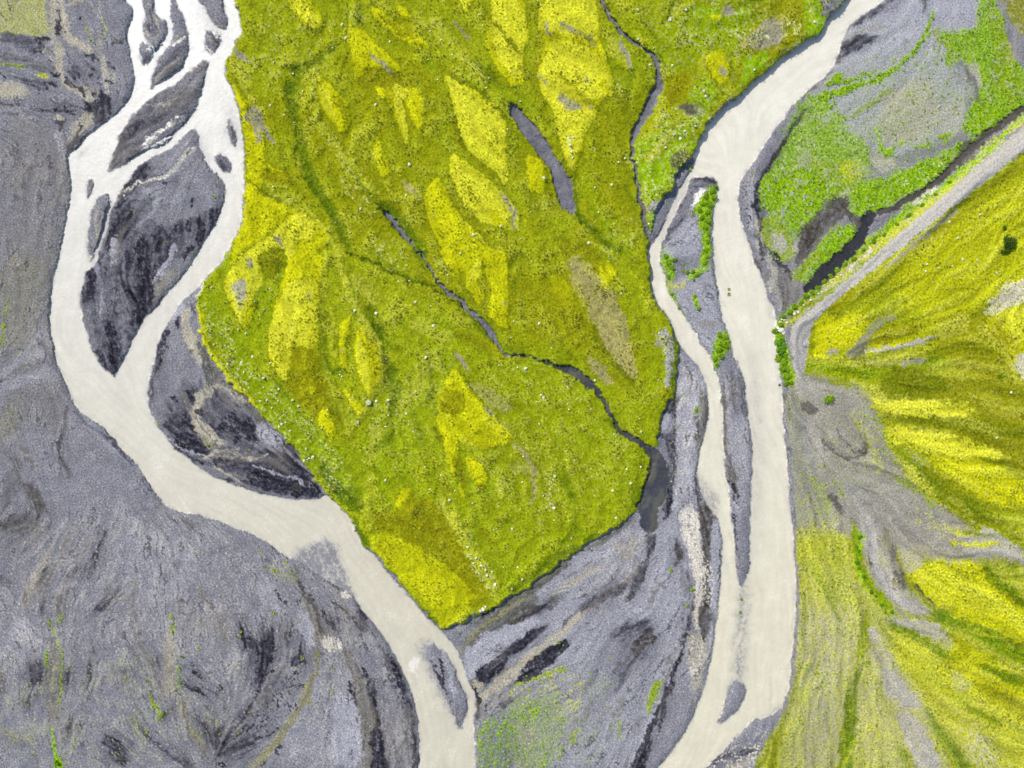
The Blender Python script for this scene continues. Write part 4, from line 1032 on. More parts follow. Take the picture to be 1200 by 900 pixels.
MOSS = """
P MG 14 0.55 0.8 E -200,-600 500,-600 560,-150 420,30 0,300 -200,200
P MG 10 0.5 0.8 L 0,-40 120,60 60,380 200,560 330,700 520,330 640,200 760,300 640,480 560,700 700,900 330,900 100,640 -120,400
P MO 10 0.7 0.7 F 80,80 200,60 300,120 420,200 470,400 420,500 330,440 200,320 60,300
P MO 10 0.5 0.7 K 300,180 520,200 650,300 640,560 560,640 480,500 330,300
P MO 10 0.5 0.7 G 0,380 100,520 300,330 420,300 400,600 460,800 300,900 180,780 60,700
P MB 6 0.6 0.5 K -60,60 90,40 320,100 280,200 120,250 -40,240
P MY 2 0.95 0.5 K 100,-30 170,-20 232,60 240,92 210,108 170,86 130,40
P MY 1.5 0.9 0.56 K 405,25 440,35 480,70 520,100 590,140 612,172 570,170 500,130 440,85 410,50
P MY 1.5 0.9 0.43 K 495,20 530,30 545,62 520,65 500,45
P MY 2 0.85 0.56 K 320,150 370,108 410,150 470,190 502,252 460,230 430,250 400,240 370,272 360,220
S ML 1.5 0.8 0.8 K 370,130,14 400,180,26 430,215,14
S MT 1.2 0.7 0.7 K 430,200,8 480,270,12
P MO 3 0.9 0.6 K 330,232 450,238 485,290 430,305 380,282
P MY 1.5 0.97 0.37 K 225,262 250,290 290,330 326,370 326,400 310,474 280,440 240,390 215,340 215,300
S MO 2 0.8 0.8 K 300,360,10 310,420,18 300,450,8
P MY 1.5 0.9 0.56 K 418,310 470,300 500,380 542,490 525,517 500,440 480,380 440,342
P MY 1.5 0.9 0.59 K 490,290 560,310 592,350 592,410 570,464 550,400 510,342
S ML 1 0.7 0.8 K 500,310,8 530,360,10
P MY 1.5 0.8 0.59 K 430,488 460,550 472,612 440,622 420,570 410,530
P MY 2 0.97 0.37 K 664,262 700,278 760,308 830,358 878,408 882,500 874,608 830,582 770,532 730,472 700,382 675,310
P ML 4 0.8 0.31 K 690,290 760,330 840,400 860,500 840,560 780,510 740,450 710,370
P MY 2 0.95 0.5 K 688,536 740,568 800,618 870,678 905,738 885,805 830,792 750,722 700,652 680,592
P ML 3 0.8 0.5 K 695,560 760,620 820,660 780,700 710,640
S MT 1.5 0.7 0.7 K 850,660,10 880,720,16 895,780,12
P MY 2 0.9 0.56 K 588,680 640,615 670,700 720,760 790,860 860,920 700,960 640,850 608,780
S MT 1.5 0.6 0.7 K 615,755,18
P MY 2.5 0.9 0.5 K 815,65 900,118 905,305 860,262 808,162
P MY 2.5 0.95 0.5 K 820,-40 930,-40 930,110 850,62
P MY 2 0.8 0.56 K 705,-30 765,-30 742,52 725,22
S MY 1.5 0.7 0.9 K 530,185,8 585,210,12
S MS 1.5 0.7 0.8 K 720,80,6 750,140,6
S MO 3 0.7 0.8 K 690,420,30 720,520,34 800,580,24 870,640,20
P MO 3 0.9 0.6 K -10,570 60,580 132,612 142,652 60,642 0,612
S MY 2 0.8 0.8 K -20,570,20 30,595,30
P MY 3 0.85 0.59 K -40,670 60,700 150,740 235,790 262,832 242,872 130,930 -40,930
S MO 2 0.8 0.9 K 20,720,24 90,750,30 60,800,20
S ML 1.5 0.9 0.8 K 20,890,20 60,840,24 110,800,30 170,765,24 200,800,14
S ML 1.5 0.8 0.8 K 120,820,20 120,890,26
S MO 1.5 0.8 0.9 K 165,800,24 150,850,14
S GT 1.2 0.9 0.5 K 60,825,10 95,860,14
S GT 1.5 0.9 0.5 K -10,370,14 10,420,18 35,462,14 65,502,10
S MP 3 0.8 0.9 K 220,268,10 208,340,14 220,440,20 300,540,28 360,620,26 420,680,20
S MP 2.5 0.8 0.8 K 60,690,10 150,738,12 240,790,16 262,830,20 300,905,26
S MP 4 0.6 0.9 K 330,520,30 420,430,30
S MP 4 0.6 0.9 K 620,60,30 700,160,30 800,290,24
S MP 4 0.6 0.9 K 100,230,40 140,180,40 180,300,34
S MD 4 0.84 0.72 K 110,290,30 140,420,44 160,540,44 210,660,34 290,780,30 320,860,24
S MD 3 0.95 0.72 K 430,710,14 500,760,30 560,850,34 600,900,30
S MD 3 0.7 0.72 K 130,255,30 210,225,24 290,160,20
S MD 3 0.56 0.72 K 760,210,24 850,290,24 880,330,14
S MD 2 0.84 0.72 K 660,270,6 740,290,10 830,350,10
S MT 2 0.5 0.9 K 520,640,16 560,690,20
S MS 2 0.7 0.9 A 830,270,8 880,340,14 930,400,14
P MY 2 0.95 0.43 A 815,290 850,330 905,400 930,500 925,640 900,700 870,760 872,620 865,500 850,400
P MS 2 0.6 0.8 A 800,220 850,210 900,280 860,300
S GT 1.5 0.85 0.6 A 880,380,16 905,440,30 910,500,14
S GT 1.5 0.6 0.7 A 830,185,14 890,215,18
P MO 3 0.85 0.9 A 850,760 900,760 930,840 880,880 830,860
P MY 2 0.95 0.37 B 792,80 830,36 882,60 905,140 884,225 858,258 820,182
S GT 2.5 0.85 0.4 B 850,95,44 848,150,50 840,195,16
S MD 2.5 0.7 0.72 B 890,90,14 900,190,16
S MG 4 0.6 0.9 B 720,130,40 760,260,60 830,360,60 900,460,50
S MY 1.2 0.95 0.5 B 697,180,14 703,240,20 728,330,24 775,395,22 840,465,20 905,535,16
P MY 2.5 0.97 0.43 L 100,60 150,-10 232,-10 226,100 220,222 214,332 225,400 150,440 90,420 48,380 44,282 70,170
P ML 4 0.9 0.37 L 60,250 105,140 150,60 190,60 190,150 140,230 110,330 72,360
S GT 2 0.7 0.5 L 190,125,26 186,150,16
S MT 2 0.5 0.6 L 130,230,20 110,300,20
P MO 3 0.9 0.95 L 90,400 220,400 262,520 215,582 150,522
S MY 2 0.8 0.95 L 160,440,24 210,490,30
P MY 1.5 0.9 0.5 L 300,235 330,208 332,262 312,300 322,412 300,400 292,320
S GT 1 0.7 0.5 L 302,330,14
P MY 1.5 0.97 0.31 L 348,285 372,238 412,290 442,360 442,430 400,502 375,452 350,372
P ML 1.5 0.8 0.31 L 350,290 375,300 395,400 405,480 380,450 355,370
S MO 1.5 0.85 0.8 L 410,330,18 425,400,24 410,460,12
P MY 1.2 0.95 0.37 L 303,458 340,500 382,540 365,567 340,542
P MY 1.2 0.97 0.25 L 240,522 262,560 292,645 270,640 213,580
S MO 3 0.8 0.8 L 290,560,24 320,640,14
S MD 2.5 0.84 0.64 L 230,330,20 260,420,30 310,400,30
S MD 2.5 0.7 0.72 L 395,180,14 440,270,24 470,330,14
S MP 1.5 0.9 0.7 L 242,-10,10 232,150,12 226,330,10 262,450,14 332,640,14
S MP 1.5 0.95 0.6 L 285,-10,14 322,120,16 390,240,16 440,340,16 448,420,14 402,510,14 340,600,16
S MS 1.5 0.7 0.8 L 300,40,8 322,120,10 385,230,10
P MY 3 0.7 0.56 L 635,490 690,415 760,470 830,580 780,622 720,602 650,542
P MY 1.5 0.95 0.43 L 648,560 690,642 706,785 680,722 660,640
P MY 2 0.85 0.5 L 738,698 800,738 812,802 770,805 742,742
S MO 2 0.8 0.8 L 720,720,20 735,820,20
P MY 3 0.7 0.5 L 488,860 540,818 572,860 560,930 480,930
S MT 1.5 0.9 0.7 L 700,335,10 735,395,16
S MT 3 0.6 0.95 L 760,450,30 830,500,50 885,540,40
S MT 3 0.4 0.95 L 800,560,30 885,610,30
P MY 2 0.9 0.56 L 640,-20 700,-20 712,62 680,42
P MY 2 0.9 0.56 L 735,-20 795,-20 792,80 762,132 738,100
P MY 2.5 0.9 0.56 L 815,-20 880,-20 888,150 882,252 828,232 838,100
P MY 2 0.85 0.56 L -20,-20 60,-10 70,60 30,80 0,50
S MY 2 0.6 0.9 L 80,0,20 60,60,20
P MG 4 0.75 0.8 L 0,390 60,440 150,530 240,640 300,700 365,800 370,900 310,900 150,690 0,525
S MD 3 0.95 0.72 L 235,740,30 300,840,44 375,890,40
S MD 4 0.77 0.72 L 470,400,30 490,480,44 490,560,34
S MD 4 0.7 0.72 L 400,180,30 450,290,34
S MS 5 0.5 0.9 L 350,80,40 420,160,40
S MS 5 0.5 0.9 L 560,240,50 680,290,40
S MS 5 0.5 0.9 L 430,600,50 400,720,40
S MS 5 0.4 0.9 L 540,500,60 620,360,50
S MD 2 0.95 0.72 L 370,5,12 470,55,14 560,90,12 640,105,10
S MD 2 0.7 0.72 L 700,160,10 800,270,14 870,335,10
P MO 4 0.9 0.7 D 385,30 430,0 560,-10 700,60 800,200 840,300 760,360 720,262 640,172 540,102 440,72
P MY 4 .5 .7 D 395,120 430,62 560,115 645,170 722,260 762,332 702,395 655,417 600,342 520,252 430,152
S MO 2 0.85 0.9 D 520,90,20 600,160,30 700,230,20
S MO 2 0.6 0.9 D 440,110,30 520,210,24
S MD 2 0.95 0.56 D 345,30,20 385,110,24 400,135,14
S MD 2 0.84 0.56 D 600,345,14 635,390,12
S MP 3 0.85 0.9 D 690,10,34 740,110,44 800,200,40 845,275,30
S MS 1 0.9 0.6 D 655,418,8 690,400,10 740,372,8
S MS 3 0.6 0.9 D 640,-40,30 690,60,30
S MD 2 0.84 0.64 E 0,280,20 80,220,20 190,150,20 300,80,16
S MD 3 0.84 0.64 F 440,880,24 480,800,30 495,730,24
S MO 3 0.8 0.7 F 140,860,14 175,900,24
S MT 4 0.4 0.9 F 0,740,30 90,760,40
P MT 4 0.85 0.85 F 200,25 260,60 330,150 390,220 430,400 405,435 330,330 282,232 250,152 205,80
P MT 3 0.8 0.9 F 250,340 330,395 355,445 300,432
P MY 3 0.9 0.5 F 285,30 340,15 375,70 330,112 300,80
P MY 5 0.5 0.56 F 130,60 200,90 230,200 190,210 140,130
S GL 1.5 0.95 0.8 F 530,265,26 560,310,30 558,380,36 545,455,18
S GP 1.5 0.8 0.9 F 510,280,16 540,340,20
S MO 1.5 0.9 0.6 F 545,470,14 540,510,18
S MD 2 0.95 0.64 F 580,250,14 578,330,16 572,430,20 565,490,16
P MY 3 0.95 0.56 G 95,35 200,15 305,60 312,150 352,260 342,320 290,392 262,442 222,605 200,582 170,442 150,382 100,332 88,242 120,152 88,92
P ML 5 0.7 0.56 G 120,180 220,160 300,250 320,300 240,400 220,520 190,450 150,350 110,260
P ML 4 0.6 0.56 G 110,60 240,40 290,90 200,130 120,120
S MT 1.5 0.85 0.8 G 118,80,14 130,120,18
S MT 2 0.7 0.9 G 160,90,20 240,110,26 290,160,20
S GT 1.5 0.85 0.8 G 170,350,26 205,375,34 245,385,16
S MT 1.5 0.7 0.8 G 260,290,24
S MT 1.5 0.7 0.8 G 100,270,14
S MO 2 0.7 0.9 G 130,130,16 220,180,20 300,220,16
P MY 2 0.9 0.56 G -30,-30 40,-10 62,130 30,192 -20,155
P MY 2 0.85 0.56 G -20,180 40,230 42,292 -10,305
P MY 2 0.9 0.56 G 52,545 100,558 122,622 112,672 60,642
P MS 2 0.8 0.9 G -20,700 15,730 25,800 0,815 -20,790
P MS 2.5 0.7 0.9 G 325,118 380,130 425,222 412,252 370,202 340,162
S GT 1.2 0.85 0.7 G 378,145,8 400,190,10 420,245,6
S MS 1 0.95 0.5 G 200,480,5 212,540,6 218,600,6
P MG 8 0.8 0.9 G 500,150 620,20 960,-60 960,150 780,225 700,180 560,260
P MV 4 0.75 0.95 G 440,500 560,440 640,470 645,520 580,640 470,720 432,590
P MV 5 0.6 0.95 G 620,20 760,30 850,20 820,100 680,140
P MV 4 0.6 0.95 G 640,300 700,260 740,330 680,420 620,470 600,400
S MS 3 0.7 0.95 G 480,560,40 560,470,40
P MO 3 0.9 0.6 G 535,268 620,258 634,330 560,374
P MY 3 0.7 0.5 G 680,190 740,170 772,282 722,302 690,262
S MT 2 0.9 0.6 G 735,225,14 748,270,16
S MT 3 0.8 0.8 G 740,40,34 790,30,24
P MT 4 0.9 0.8 G 790,150 905,65 915,180 820,185
P MO 4 0.7 0.7 H -60,20 110,-40 130,110 40,190 -60,240
P MT 5 0.6 0.8 H 0,70 70,40 60,140 0,170
P MV 2 0.95 0.8 H 120,-60 180,-60 205,70 180,128 140,138 128,60
S MS 2 0.6 0.95 H 140,0,20 160,80,20
P GB 1.5 0.97 0.4 H 172,-60 285,-60 262,12 205,66 188,40
S GL 1.5 0.6 0.6 H 200,10,14 230,30,10
S MV 1.5 0.9 0.8 H 130,140,14 70,185,12 0,240,14
S GD 1.2 0.9 0.7 H 140,143,8 100,163,6 60,195,5
P GK 2.5 0.9 0.9 G 555,545 620,530 635,585 600,645 568,600
S GT 3 0.6 0.95 G 600,380,34 660,390,44
P GL 2.5 0.95 0.5 G 465,725 560,682 592,660 532,790 505,845 490,775
P GB 1.2 0.95 0.5 G 715,400 745,365 770,345 778,352 740,378 722,402
P MV 1.5 0.9 0.7 G 478,750 500,745 510,800 495,850 482,820
S MD 2 0.84 0.64 G 220,620,14 225,760,20 300,820,14 340,870,14
S MD 2 0.7 0.64 G 60,440,10 150,590,10
S MD 2 0.7 0.64 G 465,170,16 520,190,14 545,260,14
S MG 5 0.6 0.9 G 250,620,50 330,800,60 420,880,50
K DU 4 .75 .35 L 0,395 60,445 150,535 240,645 300,705 365,805 300,860 150,690 0,530
K DU 4 .8 .35 B 700,140 800,230 830,330 900,400 900,540 830,460 760,380 720,280
K DU 4 .8 .3 D 680,0 740,60 830,220 850,290 800,290 740,150
K DU 4 .6 .2 K 190,270 230,270 240,430 440,680 420,720 200,460
K DU 5 .6 .1 L 280,0 330,100 450,340 440,460 340,620 300,600 380,480 420,360 300,120
K DU 5 .7 .3 G 440,480 620,440 640,540 570,660 460,740 420,600
K DU 5 .55 .2 G 420,20 900,-20 900,120 700,180 520,150
K DU 6 .5 .1 L 420,340 700,330 660,560 560,760 400,640
K DU 6 .55 .1 F -60,380 160,400 320,560 440,700 300,900 -100,900
K DU 6 .45 .1 K 0,0 300,60 250,240 100,330 0,300
K DU 6 .45 .1 K 560,0 640,60 800,260 900,420 860,330 720,240 600,120
K DU 6 .5 .15 G 0,700 180,760 330,860 470,880 420,700 330,820 180,700
K MD 4 .6 .25 L 90,400 260,400 270,560 210,590 140,520
K MD 4 .6 .2 D 400,60 640,130 760,300 700,380 640,240 520,120
K MD 4 .5 .2 K 0,660 240,780 240,880 0,900
K MD 4 .55 .2 L 40,40 110,40 70,400 30,400
K MD 5 .45 .1 K 580,640 680,700 860,900 640,880
K MD 5 .5 .1 G 380,260 470,420 430,760 340,880 250,620
K MO 4 .7 .3 K 660,260 880,400 880,600 760,520
K MO 4 .7 .3 G 90,40 350,160 340,320 200,580
K MO 4 .7 .3 K 590,620 900,680 900,900 650,860
K MS 5 .6 .2 F -60,420 150,420 420,680 320,900 -60,900
K MS 5 .6 .2 L 330,40 640,180 700,360 600,480 440,320
P ML 2.4 .76 .9 n 330,0 420,-20 470,60 530,110 550,150 520,180 460,150 400,90 350,50
K MX 3.8 0.85 0.25 n 440,0 520,60 570,140 530,190 400,110 320,40
S MD 2.3 0.61 0.8 n 370,380,40 400,440,50 380,520,60 340,560,50
S MK 0.8 0.85 0.4 n 685,-20,7 685,90,7 695,150,7 650,240,8 610,290,7 560,340,5 500,365,5 440,400,4
S MK 0.8 0.85 0.4 n 330,570,5 360,640,7 378,700,8 385,800,7 395,860,7 380,900,7
P MY 2.4 .76 .9 n 525,435 580,500 640,570 690,640 700,680 680,790 640,740 560,650 510,580 510,500
P ML 2.4 .76 .9 n 530,480 590,570 600,650 640,730 560,640 520,570
P MO 1.3 0.85 0.5 n 620,560 680,620 695,690 650,680 620,620
S MP 2.3 0.61 0.8 n 485,430,16 470,560,18 500,680,16 530,800,20
P MY 2.4 .76 .9 n -5,470 60,550 130,610 60,640 40,600
P GT 1.3 0.85 0.5 n 100,630 150,620 180,700 120,740 80,700
S GT 1.3 0.85 0.5 n 200,760,30 250,820,24
S GT 1.3 0.85 0.5 n 40,320,30 90,345,30
K MY 3.8 0.85 0.25 n 80,720 180,740 200,860 100,880
K DU 3.8 0.85 0.25 n 640,120 760,0 780,120 680,160
P MY 2.4 .76 .9 o 70,40 140,60 200,120 260,160 330,180 400,240 415,280 350,250 240,230 150,150 90,100
P MO 1.3 0.85 0.5 o 110,70 190,100 230,150 330,180 330,230 250,220 180,150
P MY 2.4 .76 .9 o 225,35 290,70 315,100 260,100
P MY 2.4 .76 .9 o -60,160 20,170 90,240 180,320 250,400 200,440 130,370 60,300 30,440 -20,470
S GT 1.3 0.85 0.5 o 60,310,14 130,370,18 200,420,16 205,460,14
P MO 1.3 0.85 0.5 o 40,430 190,420 300,470 360,520 200,520 100,500
P MY 2.4 .76 .9 o 95,500 140,520 190,560 185,610 120,560
P ML 2.4 .76 .9 o 215,480 290,520 310,600 250,560 270,680 300,820 285,860 250,760 220,650 205,560
P MY 2.4 .76 .9 o 300,520 360,520 390,640 370,760 330,740 290,640
S MP 2.3 0.61 0.8 o 355,490,10 380,600,12 400,700,12 395,800,10
P MY 2.4 .76 .9 o 475,290 490,350 460,310
S MX 1.3 0.85 0.5 o 520,540,24 560,640,40 590,760,50 620,880,40
P ML 2.4 .76 .9 o 508,440 560,470 640,510 720,570 800,630 860,700 865,900 880,1040 860,1090 820,1020 740,960 640,880 600,780 560,640 530,530
K MO 3.8 0.85 0.25 o 520,480 660,530 820,660 850,720 700,620 560,540
S MX 1.3 0.85 0.5 o 520,425,8 640,490,10 740,570,8 860,690,8
S MG 2.3 0.61 0.8 o 850,520,30 890,600,30
S MG 2.3 0.61 0.8 o 370,340,50 440,390,60
S MP 2.3 0.61 0.8 o 330,60,14 420,160,20 480,240,20 560,320,20 700,460,24 820,630,14
P ML 2.4 .76 .9 o 590,-20 670,-20 650,50 630,80
P ML 2.4 .76 .9 o 770,120 900,30 900,470 840,380 770,250
S GT 1.3 0.85 0.5 o 560,130,10 610,190,14 660,240,10
S MX 1.3 0.85 0.5 o 800,120,12 860,200,16 900,250,14
P ML 2.4 .76 .9 p -20,-20 120,-20 180,80 190,210 170,260 160,440 110,470 60,400 -10,280
S MX 1.3 0.85 0.5 p 0,130,14 60,210,18 140,310,20
K MO 3.8 0.85 0.25 p -20,100 160,240 170,480 60,420 -20,300
P ML 2.4 .76 .9 p 300,-20 590,-20 610,160 600,250 500,170 400,130 320,200 250,170 260,60
S MO 2.3 0.61 0.8 p 330,190,14 420,240,24 520,260,24 620,290,20
S MO 2.3 0.61 0.8 p 440,170,10 520,230,14 600,260,10
S GT 1.3 0.85 0.5 p 300,140,12 320,210,16
S GT 1.3 0.85 0.5 p 390,130,24 440,160,24 480,170,10
S GT 1.3 0.85 0.5 p 545,200,18 560,220,14
S MO 2.3 0.61 0.8 p 230,200,40 270,330,30 220,480,60 280,620,50 330,760,30
P ML 2.4 .76 .9 p 330,240 440,230 560,290 640,370 690,480 690,560 620,570 560,600 600,650 540,760 480,900 440,1000 400,900 370,760 330,620 270,540 250,420 300,330
K MO 3.8 0.85 0.25 p 300,430 520,420 540,560 420,540 300,480
S MO 2.3 0.61 0.8 p 350,440,24 450,480,20 500,560,30 560,610,20
S GT 1.3 0.85 0.5 p 265,440,14 290,490,16
S GT 1.3 0.85 0.5 p 540,440,14 550,490,20
S GT 1.3 0.85 0.5 p 380,570,50 440,610,60 510,640,24
S GT 1.3 0.85 0.5 p 560,630,20
S MY 1.3 0.85 0.5 p 620,470,40 660,560,20
S DU 1.3 0.85 0.5 p 430,800,8 435,850,10 450,890,10
S MP 2.3 0.61 0.8 p 660,180,20 700,240,24 740,330,18
S GP 1.3 0.85 0.5 p 740,250,8 780,310,10 800,380,8
S MD 2.3 0.61 0.8 p 800,400,40 770,680,24
K DU 3.8 0.85 0.25 p 640,320 780,480 740,520 660,400
P MY 2.4 .76 .9 q 100,80 190,110 300,150 390,220 300,210 180,160 100,120
P MO 1.3 0.85 0.5 q 190,130 330,160 400,220 330,225 220,190
P MY 2.4 .76 .9 q 80,210 150,260 200,300 300,350 360,400 250,480 180,560 100,600 20,700 0,700 40,520 75,400
K MX 3.8 0.85 0.25 q 140,340 320,370 260,480 160,540 80,560 100,420
P ML 2.4 .76 .9 q 20,700 110,600 230,540 320,450 380,400 480,420 490,500 470,560 380,560 380,640 300,690 310,600 250,600 150,640 180,760 200,800 150,860 130,900 90,1000 70,1060 20,960 -40,860 -20,760
S GT 1.3 0.85 0.5 q 260,540,24 310,585,20
S GT 1.3 0.85 0.5 q 110,670,30 120,720,24
P GP 1.3 0.85 0.5 q 30,790 90,790 90,860 60,960 40,940 10,830
K MX 3.8 0.85 0.25 q 330,470 460,480 450,560 350,550
P MX 1.3 0.85 0.5 q 150,640 330,600 330,740 260,760 240,800 180,760
K MX 3.8 0.85 0.25 q 470,420 560,520 540,760 420,720 460,560
P MY 2.4 .76 .9 q 340,660 460,650 520,760 520,900 300,900 320,780
S MD 2.3 0.61 0.8 q 440,190,30 540,300,44 600,400,50 650,480,60 700,600,60
S MD 2.3 0.61 0.8 q 720,130,24 760,220,34 840,320,40 900,390,24
S MP 2.3 0.61 0.8 q 480,410,20 560,500,24 610,580,24 640,680,20 660,800,16 700,880,16
S MP 2.3 0.61 0.8 q 565,560,14 550,680,14 540,800,14 545,900,14
S MK 0.8 0.85 0.4 q 650,630,7 740,650,8 820,670,8 900,720,7
S MK 0.8 0.85 0.4 q 400,0,8 370,80,8 390,130,7 430,190,5
S MX 1.3 0.85 0.5 q 100,190,14 200,290,16 300,330,14
K DU 3.8 0.85 0.25 q 180,250 380,310 380,340 240,300
K DU 3.8 0.85 0.25 q 600,160 700,210 860,380 860,440 700,300
S MP 2.3 0.61 0.8 q 700,80,10 760,170,14 840,290,14
P ML 2.4 .76 .9 r 500,40 560,90 640,150 720,210 800,280 860,350 890,430 880,490 830,500 800,430 700,360 740,460 680,460 600,390 520,260 490,160
K MX 3.8 0.85 0.25 r 540,140 700,230 740,360 640,360 540,240
S GT 1.3 0.85 0.5 r 780,280,14 830,340,24 870,400,24 860,490,14
S DU 1.3 0.85 0.5 r 780,320,14
P MY 2.4 .76 .9 r 370,220 430,190 480,300 520,420 620,500 660,600 660,700 600,640 520,600 440,500 390,480 360,360
K MX 3.8 0.85 0.25 r 360,220 480,300 660,560 640,680 480,560 380,460
S GT 1.3 0.85 0.5 r 400,400,24
S ML 1.3 0.85 0.5 r 545,420,10 620,490,12 690,580,20
P MY 2.4 .76 .9 r 670,560 760,620 800,720 810,900 800,1060 760,1050 700,960 740,860 700,760
P ML 2.4 .76 .9 r 660,640 670,720 640,800 600,880 580,830 600,740
K MX 3.8 0.85 0.25 r 720,620 800,700 800,860 720,760
S MY 1.3 0.85 0.5 r 450,640,20 510,760,16
S MK 0.8 0.85 0.4 r 40,340,10 90,380,14 130,405,8
S MD 2.3 0.61 0.8 r 150,390,30 190,400,30
P MD 1.3 0.85 0.5 r 200,440 240,460 260,520 220,520
S MD 2.3 0.61 0.8 r 100,400,14 180,500,20 260,590,24 340,720,30 420,800,14
S MK 0.8 0.85 0.4 r 0,660,5 80,710,7 180,765,8 280,810,6 380,830,5
S MK 0.8 0.85 0.4 r 380,840,8 450,870,10
S MG 2.3 0.61 0.8 r 300,560,16 330,620,10
K DU 3.8 0.85 0.25 r 180,540 440,680 480,760 340,640
S MP 2.3 0.61 0.8 r 150,150,14 110,240,24 170,320,20
S MT 1.3 0.85 0.5 r 240,240,40 310,320,14
K DU 3.8 0.85 0.25 r 0,540 200,560 260,720 120,740
P MY 2.4 .76 .9 t 135,70 200,90 240,160 240,280 140,270
P ML 2.4 .76 .9 t 330,0 440,0 430,60 400,160 360,60
S MD 2.3 0.61 0.8 t 260,30,14 340,100,14 400,200,14
S MD 2.3 0.61 0.8 t 440,290,40 430,420,24 520,500,24 600,580,50 700,620,50
S MK 0.8 0.85 0.4 t 420,430,6 480,470,5 560,540,5
S MG 2.3 0.61 0.8 t 300,440,40 420,470,50
S MD 2.3 0.61 0.8 t 720,260,30 760,340,30
P MO 1.3 0.85 0.5 t 330,560 480,560 600,700 640,830 560,780 460,640 340,640
P MY 2.4 .76 .9 t 560,700 640,790 600,840 560,790
P MT 1.3 0.85 0.5 t 360,690 420,640 520,720 560,780 640,820 620,920 520,900 440,780
S MX 1.3 0.85 0.5 t 200,690,10 260,550,10
S MD 2.3 0.61 0.8 t 40,720,30 100,620,24 150,690,20
S MD 2.3 0.61 0.8 t 60,840,40 80,780,20
S MP 2.3 0.61 0.8 t 440,520,14 560,590,20 680,680,20
K DU 3.8 0.85 0.25 t 460,520 580,580 700,680 660,690 540,610
K DU 3.8 0.85 0.25 t 700,60 880,60 880,280 800,300 760,160
P ML 2.4 .76 .9 u 230,0 400,-20 420,90 410,250 400,380 340,470 280,560 200,580 150,500 125,400 125,290 160,180 200,80
P MO 1.3 0.85 0.5 u 250,330 310,380 410,400 440,520 500,660 440,760 390,800 300,680 200,590 250,520
K MX 3.8 0.85 0.25 u 120,260 200,200 180,400 300,560 240,600 140,470
K MX 3.8 0.85 0.25 u 300,100 410,120 410,260 340,300
K MY 3.8 0.85 0.25 u 260,560 440,560 440,700 340,700
P MY 2.4 .76 .9 u 455,730 490,800 510,900 490,960 470,890 415,820
P MY 2.4 .76 .9 u 545,250 590,220 600,270 570,320 575,440 580,530 560,450 540,340
S GT 1.3 0.85 0.5 u 365,85,30
S GT 1.3 0.85 0.5 u 555,405,14
P MY 2.4 .76 .9 u 640,290 690,310 760,400 780,470 770,560 720,670 690,650 650,540 625,420
P ML 2.4 .76 .9 u 650,320 700,420 720,560 715,660 690,640 660,540 635,430
K MX 3.8 0.85 0.25 u 700,320 780,470 760,580 710,480
P MY 2.4 .76 .9 u 550,620 600,660 680,740 655,795 600,720
S GT 1.3 0.85 0.5 u 610,690,14
S MD 2.3 0.61 0.8 u 430,100,20 430,260,40 450,420,50 480,560,40
S MD 2.3 0.61 0.8 u 640,130,10 740,250,30 790,330,24
S MP 2.3 0.61 0.8 u 570,30,12 630,160,14 700,260,16 760,370,16 800,470,16 780,580,14 720,680,12
S MP 2.3 0.61 0.8 u 490,150,20 500,300,30 510,440,20
S MP 2.3 0.61 0.8 u 520,620,20 560,780,20 600,880,16
S MD 2.3 0.61 0.8 u 520,700,20 560,830,20
S MD 2.3 0.61 0.8 u 180,600,14 300,760,14 400,840,14
S MK 0.8 0.85 0.4 v 290,40,8 350,80,10 420,120,11 480,160,8
S MD 2.3 0.61 0.8 v 420,50,14 520,150,14 620,240,14 670,340,16 740,420,20 800,430,16
S MK 0.8 0.85 0.4 v 820,430,8 880,450,9
P MY 2.4 .76 .9 v 480,0 560,0 590,80 560,130 500,80
P MY 2.4 .76 .9 v 640,60 700,0 720,100 720,270 680,260 610,200
S GT 1.3 0.85 0.5 v 700,130,14
S MX 1.3 0.85 0.5 v 480,60,10 540,130,10
P MY 2.4 .76 .9 v 400,500 460,560 500,660 560,700 640,800 720,860 760,920 700,960 560,980 330,900 310,800 330,660
P MO 1.3 0.85 0.5 v 340,600 480,660 480,760 400,800 330,760
S GT 1.3 0.85 0.5 v 425,420,20 470,490,24 500,530,10
S GT 1.3 0.85 0.5 v 590,730,14 630,780,14
K MT 3.8 0.85 0.25 v 620,640 780,720 780,800 660,720
S MX 1.3 0.85 0.5 v 440,500,14 520,660,14 600,740,10
S MD 2.3 0.61 0.8 v 0,400,40 60,560,50 100,620,40
S MD 2.3 0.61 0.8 v 60,400,30 140,400,20
S MD 2.3 0.61 0.8 v 150,520,24
S MO 2.3 0.61 0.8 v 440,330,60 600,360,60 700,460,60
P MT 1.3 0.85 0.5 w 400,40 480,20 560,60 600,180 650,300 650,400 690,520 680,580 600,500 500,400 430,220
S MX 1.3 0.85 0.5 w 420,260,24 470,370,30 540,480,34 640,580,34 700,640,24
S MD 2.3 0.61 0.8 w 640,360,30 660,260,20
P MY 2.4 .76 .9 w 470,-10 540,10 520,50 480,40
P MT 1.3 0.85 0.5 w 400,430 470,480 550,590 510,610 440,560
S MP 2.3 0.61 0.8 w 100,150,30 180,250,40 220,400,30
S MO 2.3 0.61 0.8 w 250,100,80 330,250,70 360,380,50
S MD 2.3 0.61 0.8 w 180,340,30 200,380,20
S MD 2.3 0.61 0.8 w 380,680,10 460,700,10
S MD 2.3 0.61 0.8 w 500,800,24 560,880,20
S MD 2.3 0.61 0.8 w 30,200,24 60,240,10
P MY 2.4 .76 .9 x 740,-40 830,80 830,200 810,300 770,200 750,80
S MX 1.3 0.85 0.5 x 700,0,40 740,100,20
